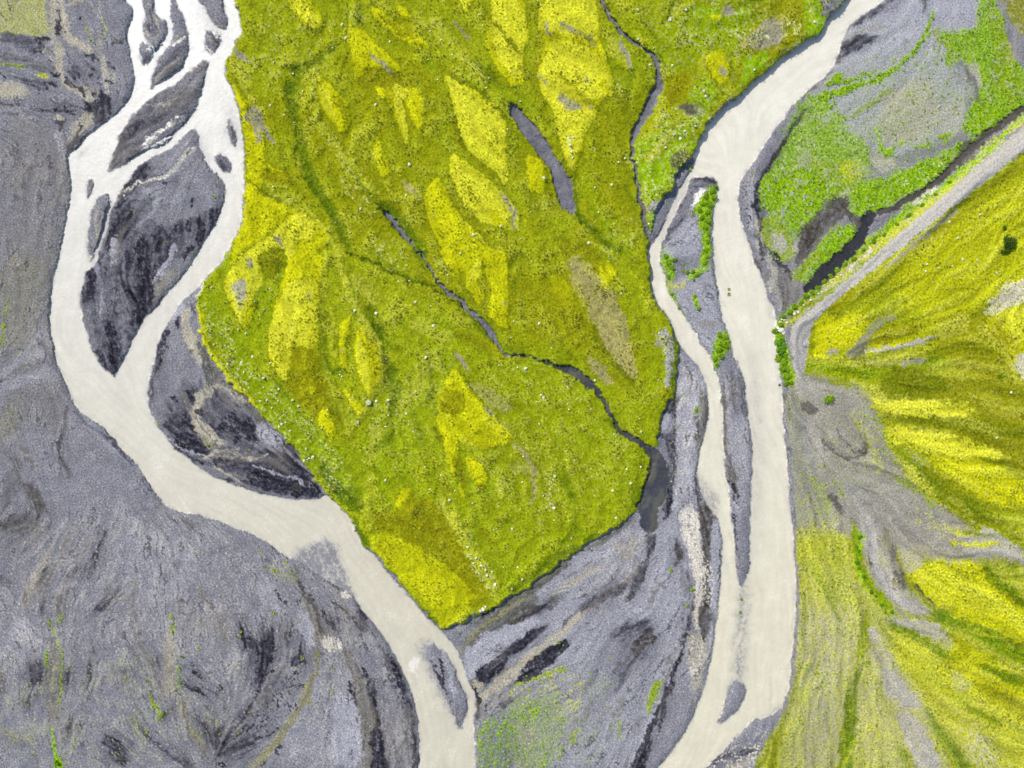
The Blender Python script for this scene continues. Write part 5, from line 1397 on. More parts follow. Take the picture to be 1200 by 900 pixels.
P MY 2.4 .76 .9 x 840,280 870,400 850,430
P MO 1.3 0.85 0.5 x 440,400 560,380 740,480 840,700 860,860 740,760 640,600 540,480
P MY 2.4 .76 .9 x 480,400 540,350 560,400 480,500
P MY 3 .55 .8 x 380,690 450,650 600,700 740,800 860,900 960,1020 700,1080 520,900
K MX 3.8 0.85 0.25 x 380,560 640,540 760,760 560,860 400,700
S MP 2.3 0.61 0.8 x 700,190,24 740,280,24 790,420,30 840,600,34 890,720,34
S MD 2.3 0.61 0.8 x 90,340,30 150,390,40 250,360,40 270,480,44
S MP 2.3 0.61 0.8 x 330,300,60 300,480,60 320,600,40
S MD 2.3 0.61 0.8 x 340,150,50 440,60,50
S MD 2.3 0.61 0.8 x 30,260,50 60,300,30
P MY 2.4 .76 .9 y 100,180 180,220 205,300 190,340 140,330
K MX 3.8 0.85 0.25 y 20,160 100,180 140,440 60,440
S MP 2.3 0.61 0.8 y 60,60,30 180,180,34 260,330,30 290,400,40
S MP 2.3 0.61 0.8 y 20,480,40 50,620,40 120,740,44 200,840,44
K DU 3.8 0.85 0.25 y 80,700 240,840 240,880 100,760
K DU 3.8 0.85 0.25 y 240,260 320,300 330,480 260,500
K DU 3.8 0.85 0.25 y 540,260 640,300 600,480 480,600 540,700
S MD 2.3 0.61 0.8 y 300,560,30 380,540,20
S MD 2.3 0.61 0.8 y 650,300,60 720,440,50
S MD 2.3 0.61 0.8 y 740,600,50 600,760,40 500,860,30
S MO 2.3 0.61 0.8 y 180,620,60 260,700,40
S MO 2.3 0.61 0.8 y 790,520,36 790,580,20
S MT 1.3 0.85 0.5 y 370,100,30 500,250,20 460,460,20
K GP 3.8 0.85 0.25 z 0,700 240,600 400,640 300,800 100,880
K DU 3.8 0.85 0.25 z 0,680 300,600 380,700 280,860 0,880
S GK 1.3 0.85 0.5 z 200,620,50 280,660,40
P GT 1.3 0.85 0.5 z 620,180 720,90 800,160 780,250 640,290 560,260
S GT 1.3 0.85 0.5 z 440,70,50 500,60,40
P MG 1.3 0.85 0.5 z 240,100 500,100 660,60 620,140 400,220 250,180
S MY 1.3 0.85 0.5 z 380,90,30 420,100,24
P MO 1.3 0.85 0.5 z 90,490 230,440 250,520 160,620 90,640
P MY 2.4 .76 .9 z 330,320 420,310 480,400 450,480 400,490 360,420
S GT 1.3 0.85 0.5 z 430,400,30 450,440,30
S MX 1.3 0.85 0.5 z 350,380,10 400,520,12 470,565,10
K DU 3.8 0.85 0.25 z 380,170 900,120 900,200 560,260
S MK 0.8 0.85 0.4 z 160,-10,8 110,90,8 80,150,6
P MV 1.3 0.85 0.5 z 560,340 700,290 700,340 620,440 520,520 560,420
"""
# streams: cover, points x,y,width in tile units; each becomes a water surface of its own
STREAMS = [
 ('G', 'SW', "290,-60,8 315,0,9 335,40,11 370,100,13 420,145,11 460,170,7 490,190,12 510,220,13 520,260,22 510,310,27 490,370,34 470,400,38 445,440,30 430,480,22 421,510,11 425,560,9 440,640,11 455,730,15 470,790,13 487,850,14 480,876,10"),
 ('F', 'SP', "0,352,12 40,346,4 100,370,6 160,390,9 200,395,28 250,432,34 295,466,18 312,492,11 335,540,10 350,570,8 372,610,16 400,632,15 440,648,18 478,672,22 510,710,52 520,770,76 505,830,84 480,880,84 478,920,64 486,960,52"),
 ('K', 'SW', "445,740,7 475,765,22 510,810,17 530,842,8 545,856,5 558,872,4 575,886,5 590,900,7 606,930,7 620,960,9 640,990,8 660,1015,10 710,1050,12 760,1100,17 820,1160,26 850,1210,12 870,1234,7 895,1252,7"),
 ('H', 'SD', "720,505,6 680,560,9 650,595,8 620,625,10 585,650,7 560,668,9 520,692,8 480,715,10 450,735,9 420,748,10 385,752,14"),
 ('H', 'SD', "360,752,40 345,790,34 318,850,44 270,890,44 215,950,56 170,990,50 130,1025,22"),
 ('H', 'GK', "960,345,18 890,390,22 820,440,22 740,490,26 680,560,24 620,620,24 560,660,20 480,712,20 430,742,20 385,748,24"),
 ('I', None, None),
]
POND = "596,125 600,121 607,125 620,140 632,152 642,168 650,183 660,197 670,213 673,230 674,251 672,253 668,248 655,240 652,227 647,203 637,187 623,173 613,157 603,142 597,132"
ISLET = None

# flow directions x,y,dx,dy: the way the ground is combed
FLOW = """30,60,1,.2 60,130,1,.15 110,60,.2,1 40,200,.5,-1 40,350,-.5,1 30,430,1,-.3 100,430,1,-.3 120,520,.6,1 60,700,.15,1 20,800,.1,1 60,850,0,1 130,700,-.4,1 100,640,-.5,1 150,650,.3,1 200,700,.2,1 250,650,0,1
300,700,-.2,1 330,800,-.6,1 380,800,.2,1 420,780,.4,1 400,680,.7,1 320,870,-1,.5 180,860,.9,.6 230,820,.2,1 190,250,-.3,1 140,380,.2,1 200,280,-.6,1 230,220,-.2,1 190,130,-1,.9 150,180,-.4,1 195,85,-.7,1 210,440,-.2,1 270,500,.7,.6 320,545,.9,.4
340,60,.5,1 420,80,.8,1 520,100,.6,1 560,150,.5,1 640,60,.3,1 680,180,.2,1 620,280,.2,1 480,250,.7,1 330,250,.6,1 340,400,.1,1 430,420,.1,1 500,400,.3,1 560,480,.5,1 600,560,.3,1 450,560,.6,1 550,650,.4,1 700,550,.4,.8 700,350,.5,1 780,80,.6,.5 860,50,.7,-.5
600,750,1,-.7 650,720,1,-.75 700,680,.6,-1 740,620,.2,-1 700,800,.6,-1 740,800,.4,-1 800,650,.1,1 800,500,0,1 640,850,.6,-.8 780,780,-.4,1 860,500,.05,1 810,290,-.5,1 880,230,.1,1
1050,60,-.7,.8 1100,100,-.3,1 1000,200,-.8,.5 950,200,-.5,.9 1150,180,.4,1 1000,280,.9,-.6
1100,300,1,-.5 1000,420,1,-.1 1100,480,1,.1 1150,560,1,.3 1100,640,1,.4 1150,720,1,.5 1050,800,.5,1 1000,820,.05,1 1100,850,.6,1 950,700,.2,1 960,550,.6,1 1030,640,.5,1 1150,400,1,.4"""

# ------------------------------------------------------------------ fields
XX_ = np.broadcast_to(gx[None, :].astype(np.float32), (NY, NX)); YY_ = np.broadcast_to(gy[:, None].astype(np.float32), (NY, NX))
n_big = noise(1.4, 40, 500); n_mid = noise(1.2, 10, 80); n_small = noise(.8, 4, 18)
n_fine = noise(.3, 2.2, 7); n_dot = noise(0, 2.6, 5); n_px = noise(0, 1.2, 4); n_dot2 = noise(0, 3.2, 7); n_mott = noise(.5, 7, 26)
WARP = (noise(1.1, 4, 34) * 1.15 + noise(.4, 2.2, 8) * .5, noise(1.1, 4, 34) * 1.15 + noise(.4, 2.2, 8) * .5)

def flow_field():
    f = [[float(v) for v in t.split(',')] for t in FLOW.split()]
    for line in (BASE + DETAIL + HILL + MOSS).strip().splitlines():      # everything drawn as a stroke is combed along itself
        if not line.strip(): continue
        k, nm, _, _, _, t, p = line.split(None, 6)
        if k != 'S' or len(p.split()) < 2: continue
        q = pts(p, *TILE[t])[:, :2]
        for a, b in zip(q[:-1], q[1:]):
            d = (b - a) / (np.hypot(*(b - a)) + 1e-6); m = (a + b) / 2
            f.append([m[0], m[1], d[0], d[1]])
    f = np.array(f)
    cx, cy = gx[::6], gy[::6]
    CX, CY = np.meshgrid(cx, cy)
    a2 = 2 * np.arctan2(f[:, 3], f[:, 2])
    sx = np.zeros(CX.shape); sy = np.zeros(CX.shape)
    for (x, y, _, _), a in zip(f, a2):
        w = 1 / ((CX - x) ** 2 + (CY - y) ** 2 + 220.) ** 1.6
        sx += w * np.cos(a); sy += w * np.sin(a)
    ang = np.arctan2(sy, sx) / 2
    ii = np.minimum(np.arange(NX) // 6, len(cx) - 1); jj = np.minimum(np.arange(NY) // 6, len(cy) - 1)
    vx = blur(np.cos(2 * ang)[jj][:, ii].astype(np.float32), 7); vy = blur(np.sin(2 * ang)[jj][:, ii].astype(np.float32), 7)
    a = np.arctan2(vy, vx) / 2 + .16 * n_mid + .1 * n_big
    return np.cos(a).astype(np.float32), np.sin(a).astype(np.float32)

VX, VY = flow_field()
def comb(src, steps, h):
    """smears a noise along the flow"""
    acc = src.copy()
    X0, Y0 = np.meshgrid(np.arange(NX, dtype=np.float32), np.arange(NY, dtype=np.float32))
    for sg in (1, -1):
        X, Y = X0.copy(), Y0.copy(); px, py = VX * sg, VY * sg
        for k in range(steps):
            X += px * h; Y += py * h
            i = np.clip(X, 0, NX - 1).astype(np.int32); j = np.clip(Y, 0, NY - 1).astype(np.int32)
            vx, vy = VX[j, i], VY[j, i]
            s = np.where(vx * px + vy * py < 0, -1, 1).astype(np.float32)
            px, py = vx * s, vy * s
            acc += src[j, i] * (1 - k / steps)
    acc -= acc.mean()
    return acc / acc.std()

def smear(img, steps, h):
    acc = img.copy(); tot = 1.
    X0, Y0 = np.meshgrid(np.arange(NX, dtype=np.float32), np.arange(NY, dtype=np.float32))
    for sg in (1, -1):
        X, Y = X0.copy(), Y0.copy(); px, py = VX * sg, VY * sg
        for k in range(steps):
            X += px * h; Y += py * h
            i = np.clip(X, 0, NX - 1).astype(np.int32); j = np.clip(Y, 0, NY - 1).astype(np.int32)
            vx, vy = VX[j, i], VY[j, i]
            s = np.where(vx * px + vy * py < 0, -1, 1).astype(np.float32); px, py = vx * s, vy * s
            g = 1 - k / (steps + 1.); acc += img[j, i] * g; tot += g
    return acc / tot

streak = comb(noise(.2, 3.5, 20), 12, 1.8)
streak_w = comb(noise(.5, 9, 60), 14, 3.5)
streak_l = comb(noise(.6, 12, 60), 12, 3.2); streak_r = comb(noise(.4, 9, 40), 12, 2.2); flowline = comb(noise(.3, 5, 22), 16, 2.6)

def lin(c):
    c = np.asarray(c, float) / 255
    return np.where(c <= .04045, c / 12.92, ((c + .055) / 1.055) ** 2.4)
ALB = {k: (lin(v) / GAIN).astype(np.float32) for k, v in PAL.items()}

def field(name):
    return np.broadcast_to(ALB[name], (NY, NX, 3)).astype(np.float32).copy()

def mix(dst, sl, m, name):
    d = dst[sl]
    d += (ALB[name] - d) * m[..., None]

VEG = np.zeros((NY, NX), np.float32)       # leafy green cover
RISE = np.zeros((NY, NX), np.float32)      # folds of the ground, metres
YEL = np.zeros((NY, NX), np.float32)       # bright moss cushions
COVER = np.zeros((NY, NX), np.float32)     # plant cover of any kind, outside the terrace
def paint(dst, text, moss, halo=False, fs=1.):
    for line in text.strip().splitlines():
        k, name, f, a, rag, t, p = line.split(None, 6)
        f, a, rag = float(f) * fs, float(a), float(rag)
        q = pts(p, *TILE[t])
        if name in ('GD', 'GX') and k == 'S' and not halo:   # damp ground fades out round a wet hollow
            qq = q.copy(); qq[:, 2] = qq[:, 2] * 2.2 + 3
            h = region([ribbon(qq)], 3.2, 2.0)
            if h: mix(dst, h[0], np.clip(h[1] * (1 + .3 * n_small[h[0]] + .3 * streak[h[0]]), 0, 1) * .42 * a, 'GD')
        if k in 'PK':
            polys = [chaikin(q, True, 2, .13 if moss else .2)]
        else:
            polys = [ribbon(q)]
        sg = f * .55
        crisp = moss and k == 'P' and name in ('MY', 'ML')
        if crisp: rag *= .6; sg *= .7
        r = region(polys, sg, .5 if crisp else .8 + .5 * rag)
        if r is None: continue
        sl, m = r
        if k == 'S':                         # thin strokes keep their full strength
            hw = np.median(q[:, 2]) / 2 if q.shape[1] > 2 else 2.
            m = np.clip(m / max(.3, math.erf(hw / (1.414 * max(sg, .5)))), 0, 1)
        if moss and k == 'P' and name in ('MY', 'ML') and a > .75:    # a darker olive rim round each cushion
            h = region(polys, 2.6, 1.0)
            rim = np.clip(h[1] * 2.6, 0, 1) * (1 - h[1]) * np.clip(.7 + .5 * n_mid[h[0]] + .35 * n_small[h[0]], 0, 1.3)
            mix(dst, h[0], np.clip(rim * .62, 0, 1), 'MX')
        edge = 4 * m * (1 - m) + .3 * m
        t_ = m + rag * edge * (.26 * n_small[sl] + .22 * n_fine[sl] + .16 * streak[sl])
        m = smooth(t_, .46 - .14 - .06 * f, .46 + .14 + .06 * f) * a
        if k == 'K':                         # scattered spots of a cover
            m = m * smooth(n_dot2[sl] * .8 + .35 * n_dot[sl] + .55 * n_small[sl] + .35 * n_mid[sl], 1.25 - rag, 1.75 - rag)
        mix(dst, sl, m, name)
        v = {'MV': 1., 'MG': .7, 'MD': .8, 'MS': .3}.get(name, 0.)
        VEG[sl] = VEG[sl] * (1 - m) + v * m
        YEL[sl] = YEL[sl] * (1 - m) + (1. if name in ('MY', 'ML') else 0.) * m
        if moss:
            RISE[sl] += m * {'MY': .30, 'ML': .10, 'MP': .35, 'MD': -.45, 'MO': -.10, 'MK': -.45, 'MX': -.12, 'MG': -.08}.get(name, 0.)
        if not moss:
            COVER[sl] = COVER[sl] * (1 - m) + (1. if name[0] == 'M' else 0.) * m

# masks of the setting
P_ = lambda s: chaikin(pts(s), True, 2)
P1 = lambda s: chaikin(pts(s), True, 1)
m_left = full([P1(RIVER_LEFT)], .7, .45)
m_right = full([P1(RIVER_RIGHT)], .7, .45)
bars = {}
for d in (BARS_LEFT, BARS_RIGHT):
    for k, s in d.items():
        bars[k] = full([P_(s)], {'h': 1.0, 'e': 1.6, 'n': .8}.get(k, 1.7), .6)
bar_left = np.max([bars[k] for k in BARS_LEFT], 0); bar_right = np.max([bars[k] for k in BARS_RIGHT], 0)
m_terr = full([P1(TERRACE)], .6, 1.1)
m_road = full([P1(ROAD)], .9, .5)
m_hill = full([P1(HILLSIDE)], .8, .5)
m_east = full([P1(EASTFLAT)], .8, .5)
w_left = np.clip(m_left - bar_left, 0, 1); w_right = np.clip(m_right - bar_right, 0, 1)
water = np.maximum(w_left, w_right)
m_stream = []
for t, c, p in STREAMS:
    if p is None: continue
    m_stream.append((c, full([ribbon(pts(p, *TILE[t]))], .5, .9)))
m_pond = full([P_(POND)], .6, .8)
streams_all = np.max([m for _, m in m_stream] + [m_pond], 0)

# plains, flats and hillside
base = field('GB')
paint(base, BASE, False)
sm = smear(base, 5, 1.2)
gv = blur(1 - COVER, .8)[..., None]
rg = np.clip(.62 + .3 * n_mid, .2, .95)[..., None]
base = base + (sm - base) * gv * rg
g0 = ALB['GB'] * 1.02
hi = np.clip(np.log(base / g0), -2, 2)
paint(base, DETAIL, False, True)
hi = np.clip(np.log(base / g0), -2, 2)
cr = np.clip(.22 + .42 * (.6 * n_small + .5 * streak + .5 * n_fine + .3 * n_mid), -.75, 1.5)[..., None]
base = base * np.exp(np.where(hi < 0, hi * cr, hi * .12) * gv)
hl = field('MB')
_v, _y, _c = VEG.copy(), YEL.copy(), COVER.copy()
VEG[:] = .1; YEL[:] = 0; COVER[:] = 1
paint(hl, HILL, False, False, 1.7)
hm = m_hill * (1 - smooth(m_road, .2, .8))
# the strip of verge and bank drawn in BASE stays in front of the hillside sheet
keep = full([P1("1340,15 1200,148 1107,229 1053,273 997,323 943,367 926,380 925,400 929,420 930,450 921,460 923,500 930,560 934,640 937,700 936,740 931,790 921,830 906,855 880,900 860,1020 800,1020 860,860 900,840 915,790 920,600 900,380 940,300 1200,100")], 1.0, .8)
hm = hm * (1 - keep)
base += (hl - base) * hm[..., None]
for A, B in ((VEG, _v), (YEL, _y), (COVER, _c)):
    A[:] = B * (1 - hm) + A * hm
ground = base
# gravel texture: streaks, pebbles, fines
gravel = (1 - COVER)
lum = .0 * streak + .05 * streak_w + .10 * n_fine + .17 * n_px + .05 * n_mid + .035 * n_small
ground *= np.exp(gravel * lum * .95)[..., None]
dark = smooth(streak_w * .7 + .3 * streak + .45 * n_small + .2 * n_fine, 1.0, 1.6) * gravel
dark *= np.clip(.55 + .5 * n_big, 0, 1) * (1 - hm)
ground += (ALB['GD'] - ground) * (dark * (.7 - .5 * m_east))[..., None]
rill = smooth(np.abs(streak_r) + .1 * n_fine, .25, .06) * smooth(n_mid + .5 * n_big, -.2, .8) * gravel * (1 - hm)
ground += (ALB['GD'] - ground) * (rill * (.7 - .5 * m_east))[..., None]
crest = smooth(np.abs(streak_r - .35) + .1 * n_fine, .16, .03) * smooth(n_mid + .5 * n_big, .1, 1.0) * gravel * (1 - hm)
ground += (ALB['GL'] - ground) * (crest * .4)[..., None]
pale = smooth(n_dot + .35 * n_mid, 1.3, 2.3) * gravel * (.25 + .75 * smooth(ground.mean(-1), .05, .14))
ground += (ALB['GS'] - ground) * (pale * .42)[..., None]
tan = smooth(n_big + .6 * streak_w, .6, 2.4) * gravel * (1 - hm)
ground += (ALB['GT'] - ground) * (tan * .35)[..., None]

hy = smooth(streak_l + .3 * n_small, .3, 1.2) * hm * COVER
ground += (ALB['MS'] - ground) * (hy * .35)[..., None]
ho = smooth(-streak_l + .4 * n_small + .3 * n_fine, .3, 1.2) * hm * COVER
ground += (ALB['MO'] * np.float32([.85, .95, 1.]) - ground) * (ho * .34)[..., None]
vl = smooth(np.abs(streak_r + .1) + .12 * n_fine, .22, .04) * hm * COVER * smooth(YY_, 560, 640)
ground += (ALB['MG'] - ground) * (vl * .4)[..., None]
vy = smooth(np.abs(streak_r - .7) + .12 * n_fine, .3, .05) * hm * smooth(YY_, 600, 680)
ground += (ALB['MY'] - ground) * (vy * .4)[..., None]
# plant cover texture outside the terrace: tufts and bare gaps
hill_l = .09 * n_small + .11 * n_fine + .10 * n_px + .02 * streak + .05 * streak_w + .04 * streak_l
ground *= np.exp(COVER * hill_l)[..., None]
gap = smooth(n_dot2 + .5 * n_small + .4 * streak - .8 * VEG, 1.15, 1.9) * COVER
ground += (ALB['MT'] - ground) * (gap * .38)[..., None]
dots = smooth(n_dot + .45 * n_small + .5 * streak_w + .3 * VEG, 1.35, 1.9) * COVER
ground += (ALB['MD'] * .8 - ground) * (dots * .55)[..., None]

gap2 = smooth(n_small + .6 * n_dot2 + .5 * n_mid, .7, 1.8) * COVER * m_east
ground += (ALB['GP'] - ground) * (gap2 * .6)[..., None]
gap3 = smooth(-n_mott + .5 * n_dot, .9, 1.8) * COVER * m_east * VEG
ground += (ALB['MD'] - ground) * (gap3 * .5)[..., None]
# the terrace
_v, _y = VEG.copy(), YEL.copy()
VEG[:] = .25; YEL[:] = 0
ter = field('MB')
for nm, sc in (('MO', n_big + .5 * streak_w), ('MG', -n_big + .6 * n_mid), ('MP', n_mid + .5 * streak_w)):
    m = smooth(sc, .2, 2.0) * .6
    ter += (ALB[nm] - ter) * m[..., None]
paint(ter, MOSS, True)
lf = smooth(streak_l + .25 * n_small + .12 * n_fine, .35, .95) * (1 - VEG)
ter += (ALB['MY'] - ter) * (lf * (1 - YEL) * .08)[..., None]
lf2 = smooth(-streak_l + .3 * n_small + .15 * n_fine, .5, 1.3) * (1 - .6 * YEL)
ter += (ALB['MX'] - ter) * (lf2 * .24)[..., None]
vein = smooth(np.abs(streak_l - .1) + .08 * n_fine, .12, .02) * smooth(n_mid, -.3, .9)
ter += (ALB['MP'] - ter) * (vein * .4)[..., None]
mo = smooth(n_mott + .5 * streak_w, .4, 1.8)
ter += (np.float32([.55, .60, .3]) * ter - ter) * (mo * .32)[..., None]
ml = .08 * n_small + .09 * n_fine + .10 * n_px + .015 * streak + .06 * streak_w + .05 * n_mid + .05 * n_mott
ter *= np.exp(ml)[..., None]
dens = .45 * n_small + .35 * n_mid + .3 * streak_w
yo = smooth(-streak_l + .5 * n_small + .3 * n_fine, .25, 1.0) * YEL
ter += (ALB['MO'] - ter) * (yo * .28)[..., None]
dots = smooth(n_dot + dens - .1 * YEL + .3 * yo, 1.4, 1.9)
dots = np.maximum(dots, smooth(n_dot2 + dens, 1.6, 2.1))
ter += (lin((116, 116, 2)).astype(np.float32) / GAIN.astype(np.float32) - ter) * (dots * .55)[..., None]
yel = .6 * smooth(n_fine + .7 * n_mid + .4 * n_small, 1.0, 2.2) * (1 - YEL)
ter += (ALB['MS'] - ter) * (yel * .4)[..., None]
wsp = smooth(n_dot2 * .8 + n_dot * .6, 2.0, 2.7) * np.clip(.35 + .5 * VEG + .3 * n_mid, 0, 1) * (1 - YEL)
ter += (lin((214, 226, 150)).astype(np.float32) / GAIN.astype(np.float32) - ter) * (wsp * .8)[..., None]
gp = smooth(n_small + .6 * n_dot2 + .3 * n_mid, .8, 1.9) * smooth(XX_, 740, 800) * (1 - smooth(YY_, 250, 300)) * VEG
ter += (ALB['GP'] - ter) * (gp * .6)[..., None]
tb = m_terr
tb = smooth(tb + .1 * n_fine * 4 * tb * (1 - tb), .3, .7)
ground += (ter - ground) * tb[..., None]
VEG = VEG * tb + _v * (1 - tb); YEL = YEL * tb + _y * (1 - tb)

# the road: packed pale gravel with wheel tracks
road = field('RD') * np.exp(.07 * n_fine + .06 * n_px + .05 * n_small)[..., None]
RC = pts("1340,48 1200,163 1140,212 1097,247 1043,292 1003,326 972,353 950,370 938,385 936,405 937,435")
def offset(p, d):
    p = chaikin(p, False, 2); t = np.gradient(p, axis=0); t /= np.linalg.norm(t, axis=1)[:, None]
    return p + np.stack([-t[:, 1], t[:, 0]], 1) * d
for d, w, nm, al in ((-7, 2.4, 'RG', .35), (-3.2, 1.6, 'RG', .5), (1.0, 2.2, 'RG', .75), (4.8, 2.2, 'GP', .5), (9, 3.0, 'GT', .5), (-10, 3, 'GI', .5)):
    o = offset(RC, d)
    r = region([ribbon(np.column_stack([o, np.full(len(o), w)]))], .8, .35)
    mix(road, r[0], r[1] * al * np.clip(.8 + .25 * n_small[r[0]], 0, 1), nm)
rb = smooth(m_road + .22 * (n_fine + n_small) * 4 * m_road * (1 - m_road), .35, .75)
ground += (road - ground) * rb[..., None]

# wet margin: gravel a little darker where the water laps it
near = blur(np.clip(m_left + m_right, 0, 1) * water, 2.2)
wet = smooth(near + .08 * n_fine + .16 * n_small + .1 * n_mid, .16, .5) * (1 - water) * (1 - COVER) * (1 - tb)
ground += (ALB['GD'] - ground) * (wet * (.18 + .2 * (m_right > m_left)))[..., None]

# milky rivers: silt thins over bars and shoals
YY = np.broadcast_to(gy[:, None].astype(np.float32), (NY, NX))
t_ = np.clip((YY - 60) / 600, 0, 1)[..., None]
wl = (lin((228, 226, 226)) * (1 - t_) + lin((214, 208, 193)) * t_) / GAIN
t2 = np.clip((YY - 60) / 700, 0, 1)[..., None]
wr = (lin((237, 232, 222)) * (1 - t2) + lin((224, 218, 199)) * t2) / GAIN
wc = np.where((m_left > m_right)[..., None], wl, wr).astype(np.float32)
wc *= np.exp(.010 * n_small + .018 * flowline + .02 * n_mid + .010 * n_px + .010 * n_fine + .012 * streak_w)[..., None]
SHOAL = [  # poly, softness, strength
 ("340,652 352,644 366,638 382,632 394,640 399,656 408,684 420,706 397,692 372,676 350,662", 3.2, .92),
 ("867,685 878,672 876,720 874,770 870,800 858,800 862,740", 4, .62),
 ("815,540 822,560 836,580 840,606 828,606 818,580", 3, .5),
 ("880,380 880,480 884,560 882,640 874,690 890,640 894,540 888,440", 5, .35),
 ("199,45 214,40 220,46 204,54", 1.5, .6), ("207,50 216,45 205,58", 1.5, .5),
 ("268,120 277,140 280,176 270,172 262,150", 4, .5),
 ("228,0 245,10 262,36 250,40 238,20", 4, .5),
 ("488,752 500,748 512,770 530,800 545,838 538,850 520,825 500,785", 3, .7),
 ("520,762 530,775 545,812 548,830 540,820 528,790", 3, .4),
 ("232,148 240,170 250,190 240,190 228,165", 3, .3),
 ("832,585 837,570 841,590 842,606", 2, .6), ("855,120 866,112 850,130 838,142 832,140", 3, .4), ("190,160 207,150 222,140 210,155 190,170", 2, .3),
 ("885,845 910,836 922,818 915,850", 3, .6), ("895,340 908,352 912,375 902,372", 3, .4), ("800,215 812,195 806,225 785,262 770,290 765,290", 2, .25),
 ("92,176 105,170 98,185 88,188", 2, .35), ("150,470 153,480 148,478", 2, .3), ("112,290 118,270 128,230 134,232 124,270 114,310", 2, .35),
]
for s, f, a in SHOAL:
    r = region([P_(s)], f, 1.2)
    m = np.clip(r[1] * a * (1 + .28 * n_fine[r[0]] + .2 * n_small[r[0]] + .25 * flowline[r[0]]), 0, .95)
    mix(wc, r[0], m, 'GB')
bank = blur(water, 1.6)
shallow = smooth(blur(water, 3.2) + .05 * n_small + .05 * flowline, .86, .45) * .34
wc += (ALB['GL'] - wc) * shallow[..., None]
foam = smooth(n_fine + .8 * n_mid, 2.0, 3.0) * .4
wc += (ALB['WW'] - wc) * foam[..., None]
for s, a in (("484,772 488,768 490,785 485,790 481,782", .8), ("906,352 914,355 912,372 905,368", .7), ("902,432 905,424 907,432", .8), ("906,445 910,443 909,449", .8), ("418,700 424,702 420,706", .3)):
    r = region([P_(s)], 1.0, 1.5); mix(wc, r[0], r[1] * a, 'WW')
wb = blur(water, .9); we = 4 * wb * (1 - wb); wm = smooth(wb + we * (.05 * streak + .05 * n_fine + .08 * n_small + .14 * flowline), .12, .85)
ground += (wc - ground) * wm[..., None]

# streams
for c, m in m_stream + [('SW', m_pond)]:
    mm = smooth(m, .2, .7) * (1 - wm)
    sc = field(c) * np.exp(.06 * n_small + .08 * n_mid + .05 * n_fine)[..., None]
    if c == 'SP':
        r = smooth(n_mid + streak_w, .3, 2.) * .4; sc += (ALB['GO'] * .6 - sc) * r[..., None]
    if c == 'SW':
        r = smooth(n_mid, .3, 1.6) * .4; sc += (ALB['SP'] - sc) * r[..., None]
    ground += (sc - ground) * mm[..., None]
ground = np.clip(ground, .002, .9)

# ------------------------------------------------------------------ heights in metres above the rivers
dry = 1 - smooth(blur(water, 6.0), .0, .75)
z = .12 + .55 * dry + gravel * (.04 * streak_w + .02 * n_fine + .022 * n_px + .06 * n_mid) * (1 - tb)
z += COVER * (1 - tb) * (.03 * n_small + .04 * n_fine + .03 * n_px + .07 * VEG)
tz = smooth(blur(m_terr, 1.4), .25, .8)
z += tz * (1.3 + .03 * n_small + .03 * n_fine + .03 * n_px + .09 * n_mid + .10 * streak_l + blur(np.clip(RISE, -.7, .6), 2.2) + .3 * blur(np.clip(RISE, -.7, .6), 8.) - .9 * np.clip(blur(streams_all, 9.) * 3, 0, 1) - .03 * dots)
hz = blur(m_hill, 6.0)
XX = np.broadcast_to(gx[None, :].astype(np.float32), (NY, NX))
z += hz * (np.clip(XX - 945, 0, 400) * .022 + .10 * streak_w + .10 * streak_l)
gully = blur(VEG * m_hill, 3)
z -= hz * gully * .55
z += blur(m_road, 4.) * .25
sd = blur(streams_all, 1.0)
z -= smooth(sd, .05, .8) * np.where(tz > .3, .75, .3)
zs = blur(z, 3.0)
flat = smooth(streams_all, .35, .75)
z = z * (1 - flat) + (np.minimum(z, zs) - .05) * flat
zw = smooth(water, .15, .65)
z = z * (1 - zw) + (.004 * n_small + .003 * n_fine) * zw

# ------------------------------------------------------------------ which sheet each place belongs to
names = ['gravel_plain', 'moss_terrace', 'floodplain', 'grass_flat', 'hillside', 'gravel_road', 'river', 'river']
lab = np.zeros((NY, NX), np.int16)
plain_l = full([pts("-120,-120 150,-120 300,300 420,620 520,742 530,800 560,1020 -120,1020")], .3, 0)
lab[plain_l < .5] = 2
lab[m_east > .5] = 3
lab[m_hill > .5] = 4
lab[m_terr > .5] = 1
lab[rb > .5] = 5
nid = len(names)
for k in bars:
    names.append('gravel_bar'); lab[(bars[k] > .45)] = nid; nid += 1
for c, m in m_stream + [('SW', m_pond)]:
    names.append('pool' if m is m_pond else ('ditch' if c == 'GK' else 'stream')); lab[m > .5] = nid; nid += 1
lab[w_left > .5] = 6
lab[w_right > .5] = 7

# ------------------------------------------------------------------ mesh: fine grid in view, coarser out to the horizon
def lines(n):
    inner = np.arange(-8, n + 9, 1.0)
    near = np.arange(n + 11, n + M, 3.0); nearm = np.arange(-11, -M, -3.0)[::-1]
    far = []; v, st = float(n + M), 6.0
    while v < n + 16000: far.append(v); v += st; st *= 1.28
    farm = [-(f - n) for f in far][::-1]
    return np.concatenate([farm, nearm, inner, near, far])
lx, ly = lines(W), lines(H)
def mirror(v, n):
    t = np.abs(v + M); L = n + 2 * M
    t = np.mod(t, 2 * L)
    return np.where(t > L, 2 * L - t, t)
ix = np.clip(np.rint(mirror(lx, W)), 0, NX - 1).astype(int); iy = np.clip(np.rint(mirror(ly, H)), 0, NY - 1).astype(int)
ZV = z[iy][:, ix]; CV = ground[iy][:, ix]; LV = lab[iy][:, ix]; VV = VEG[iy][:, ix]
def world(px, py, zz):
    """where the survey point px,py lies on the ground, seen from the drone"""
    k = (CAM_H - zz) / CAM_H * S
    return (px - W / 2) * k, -(py - H / 2) * k, zz
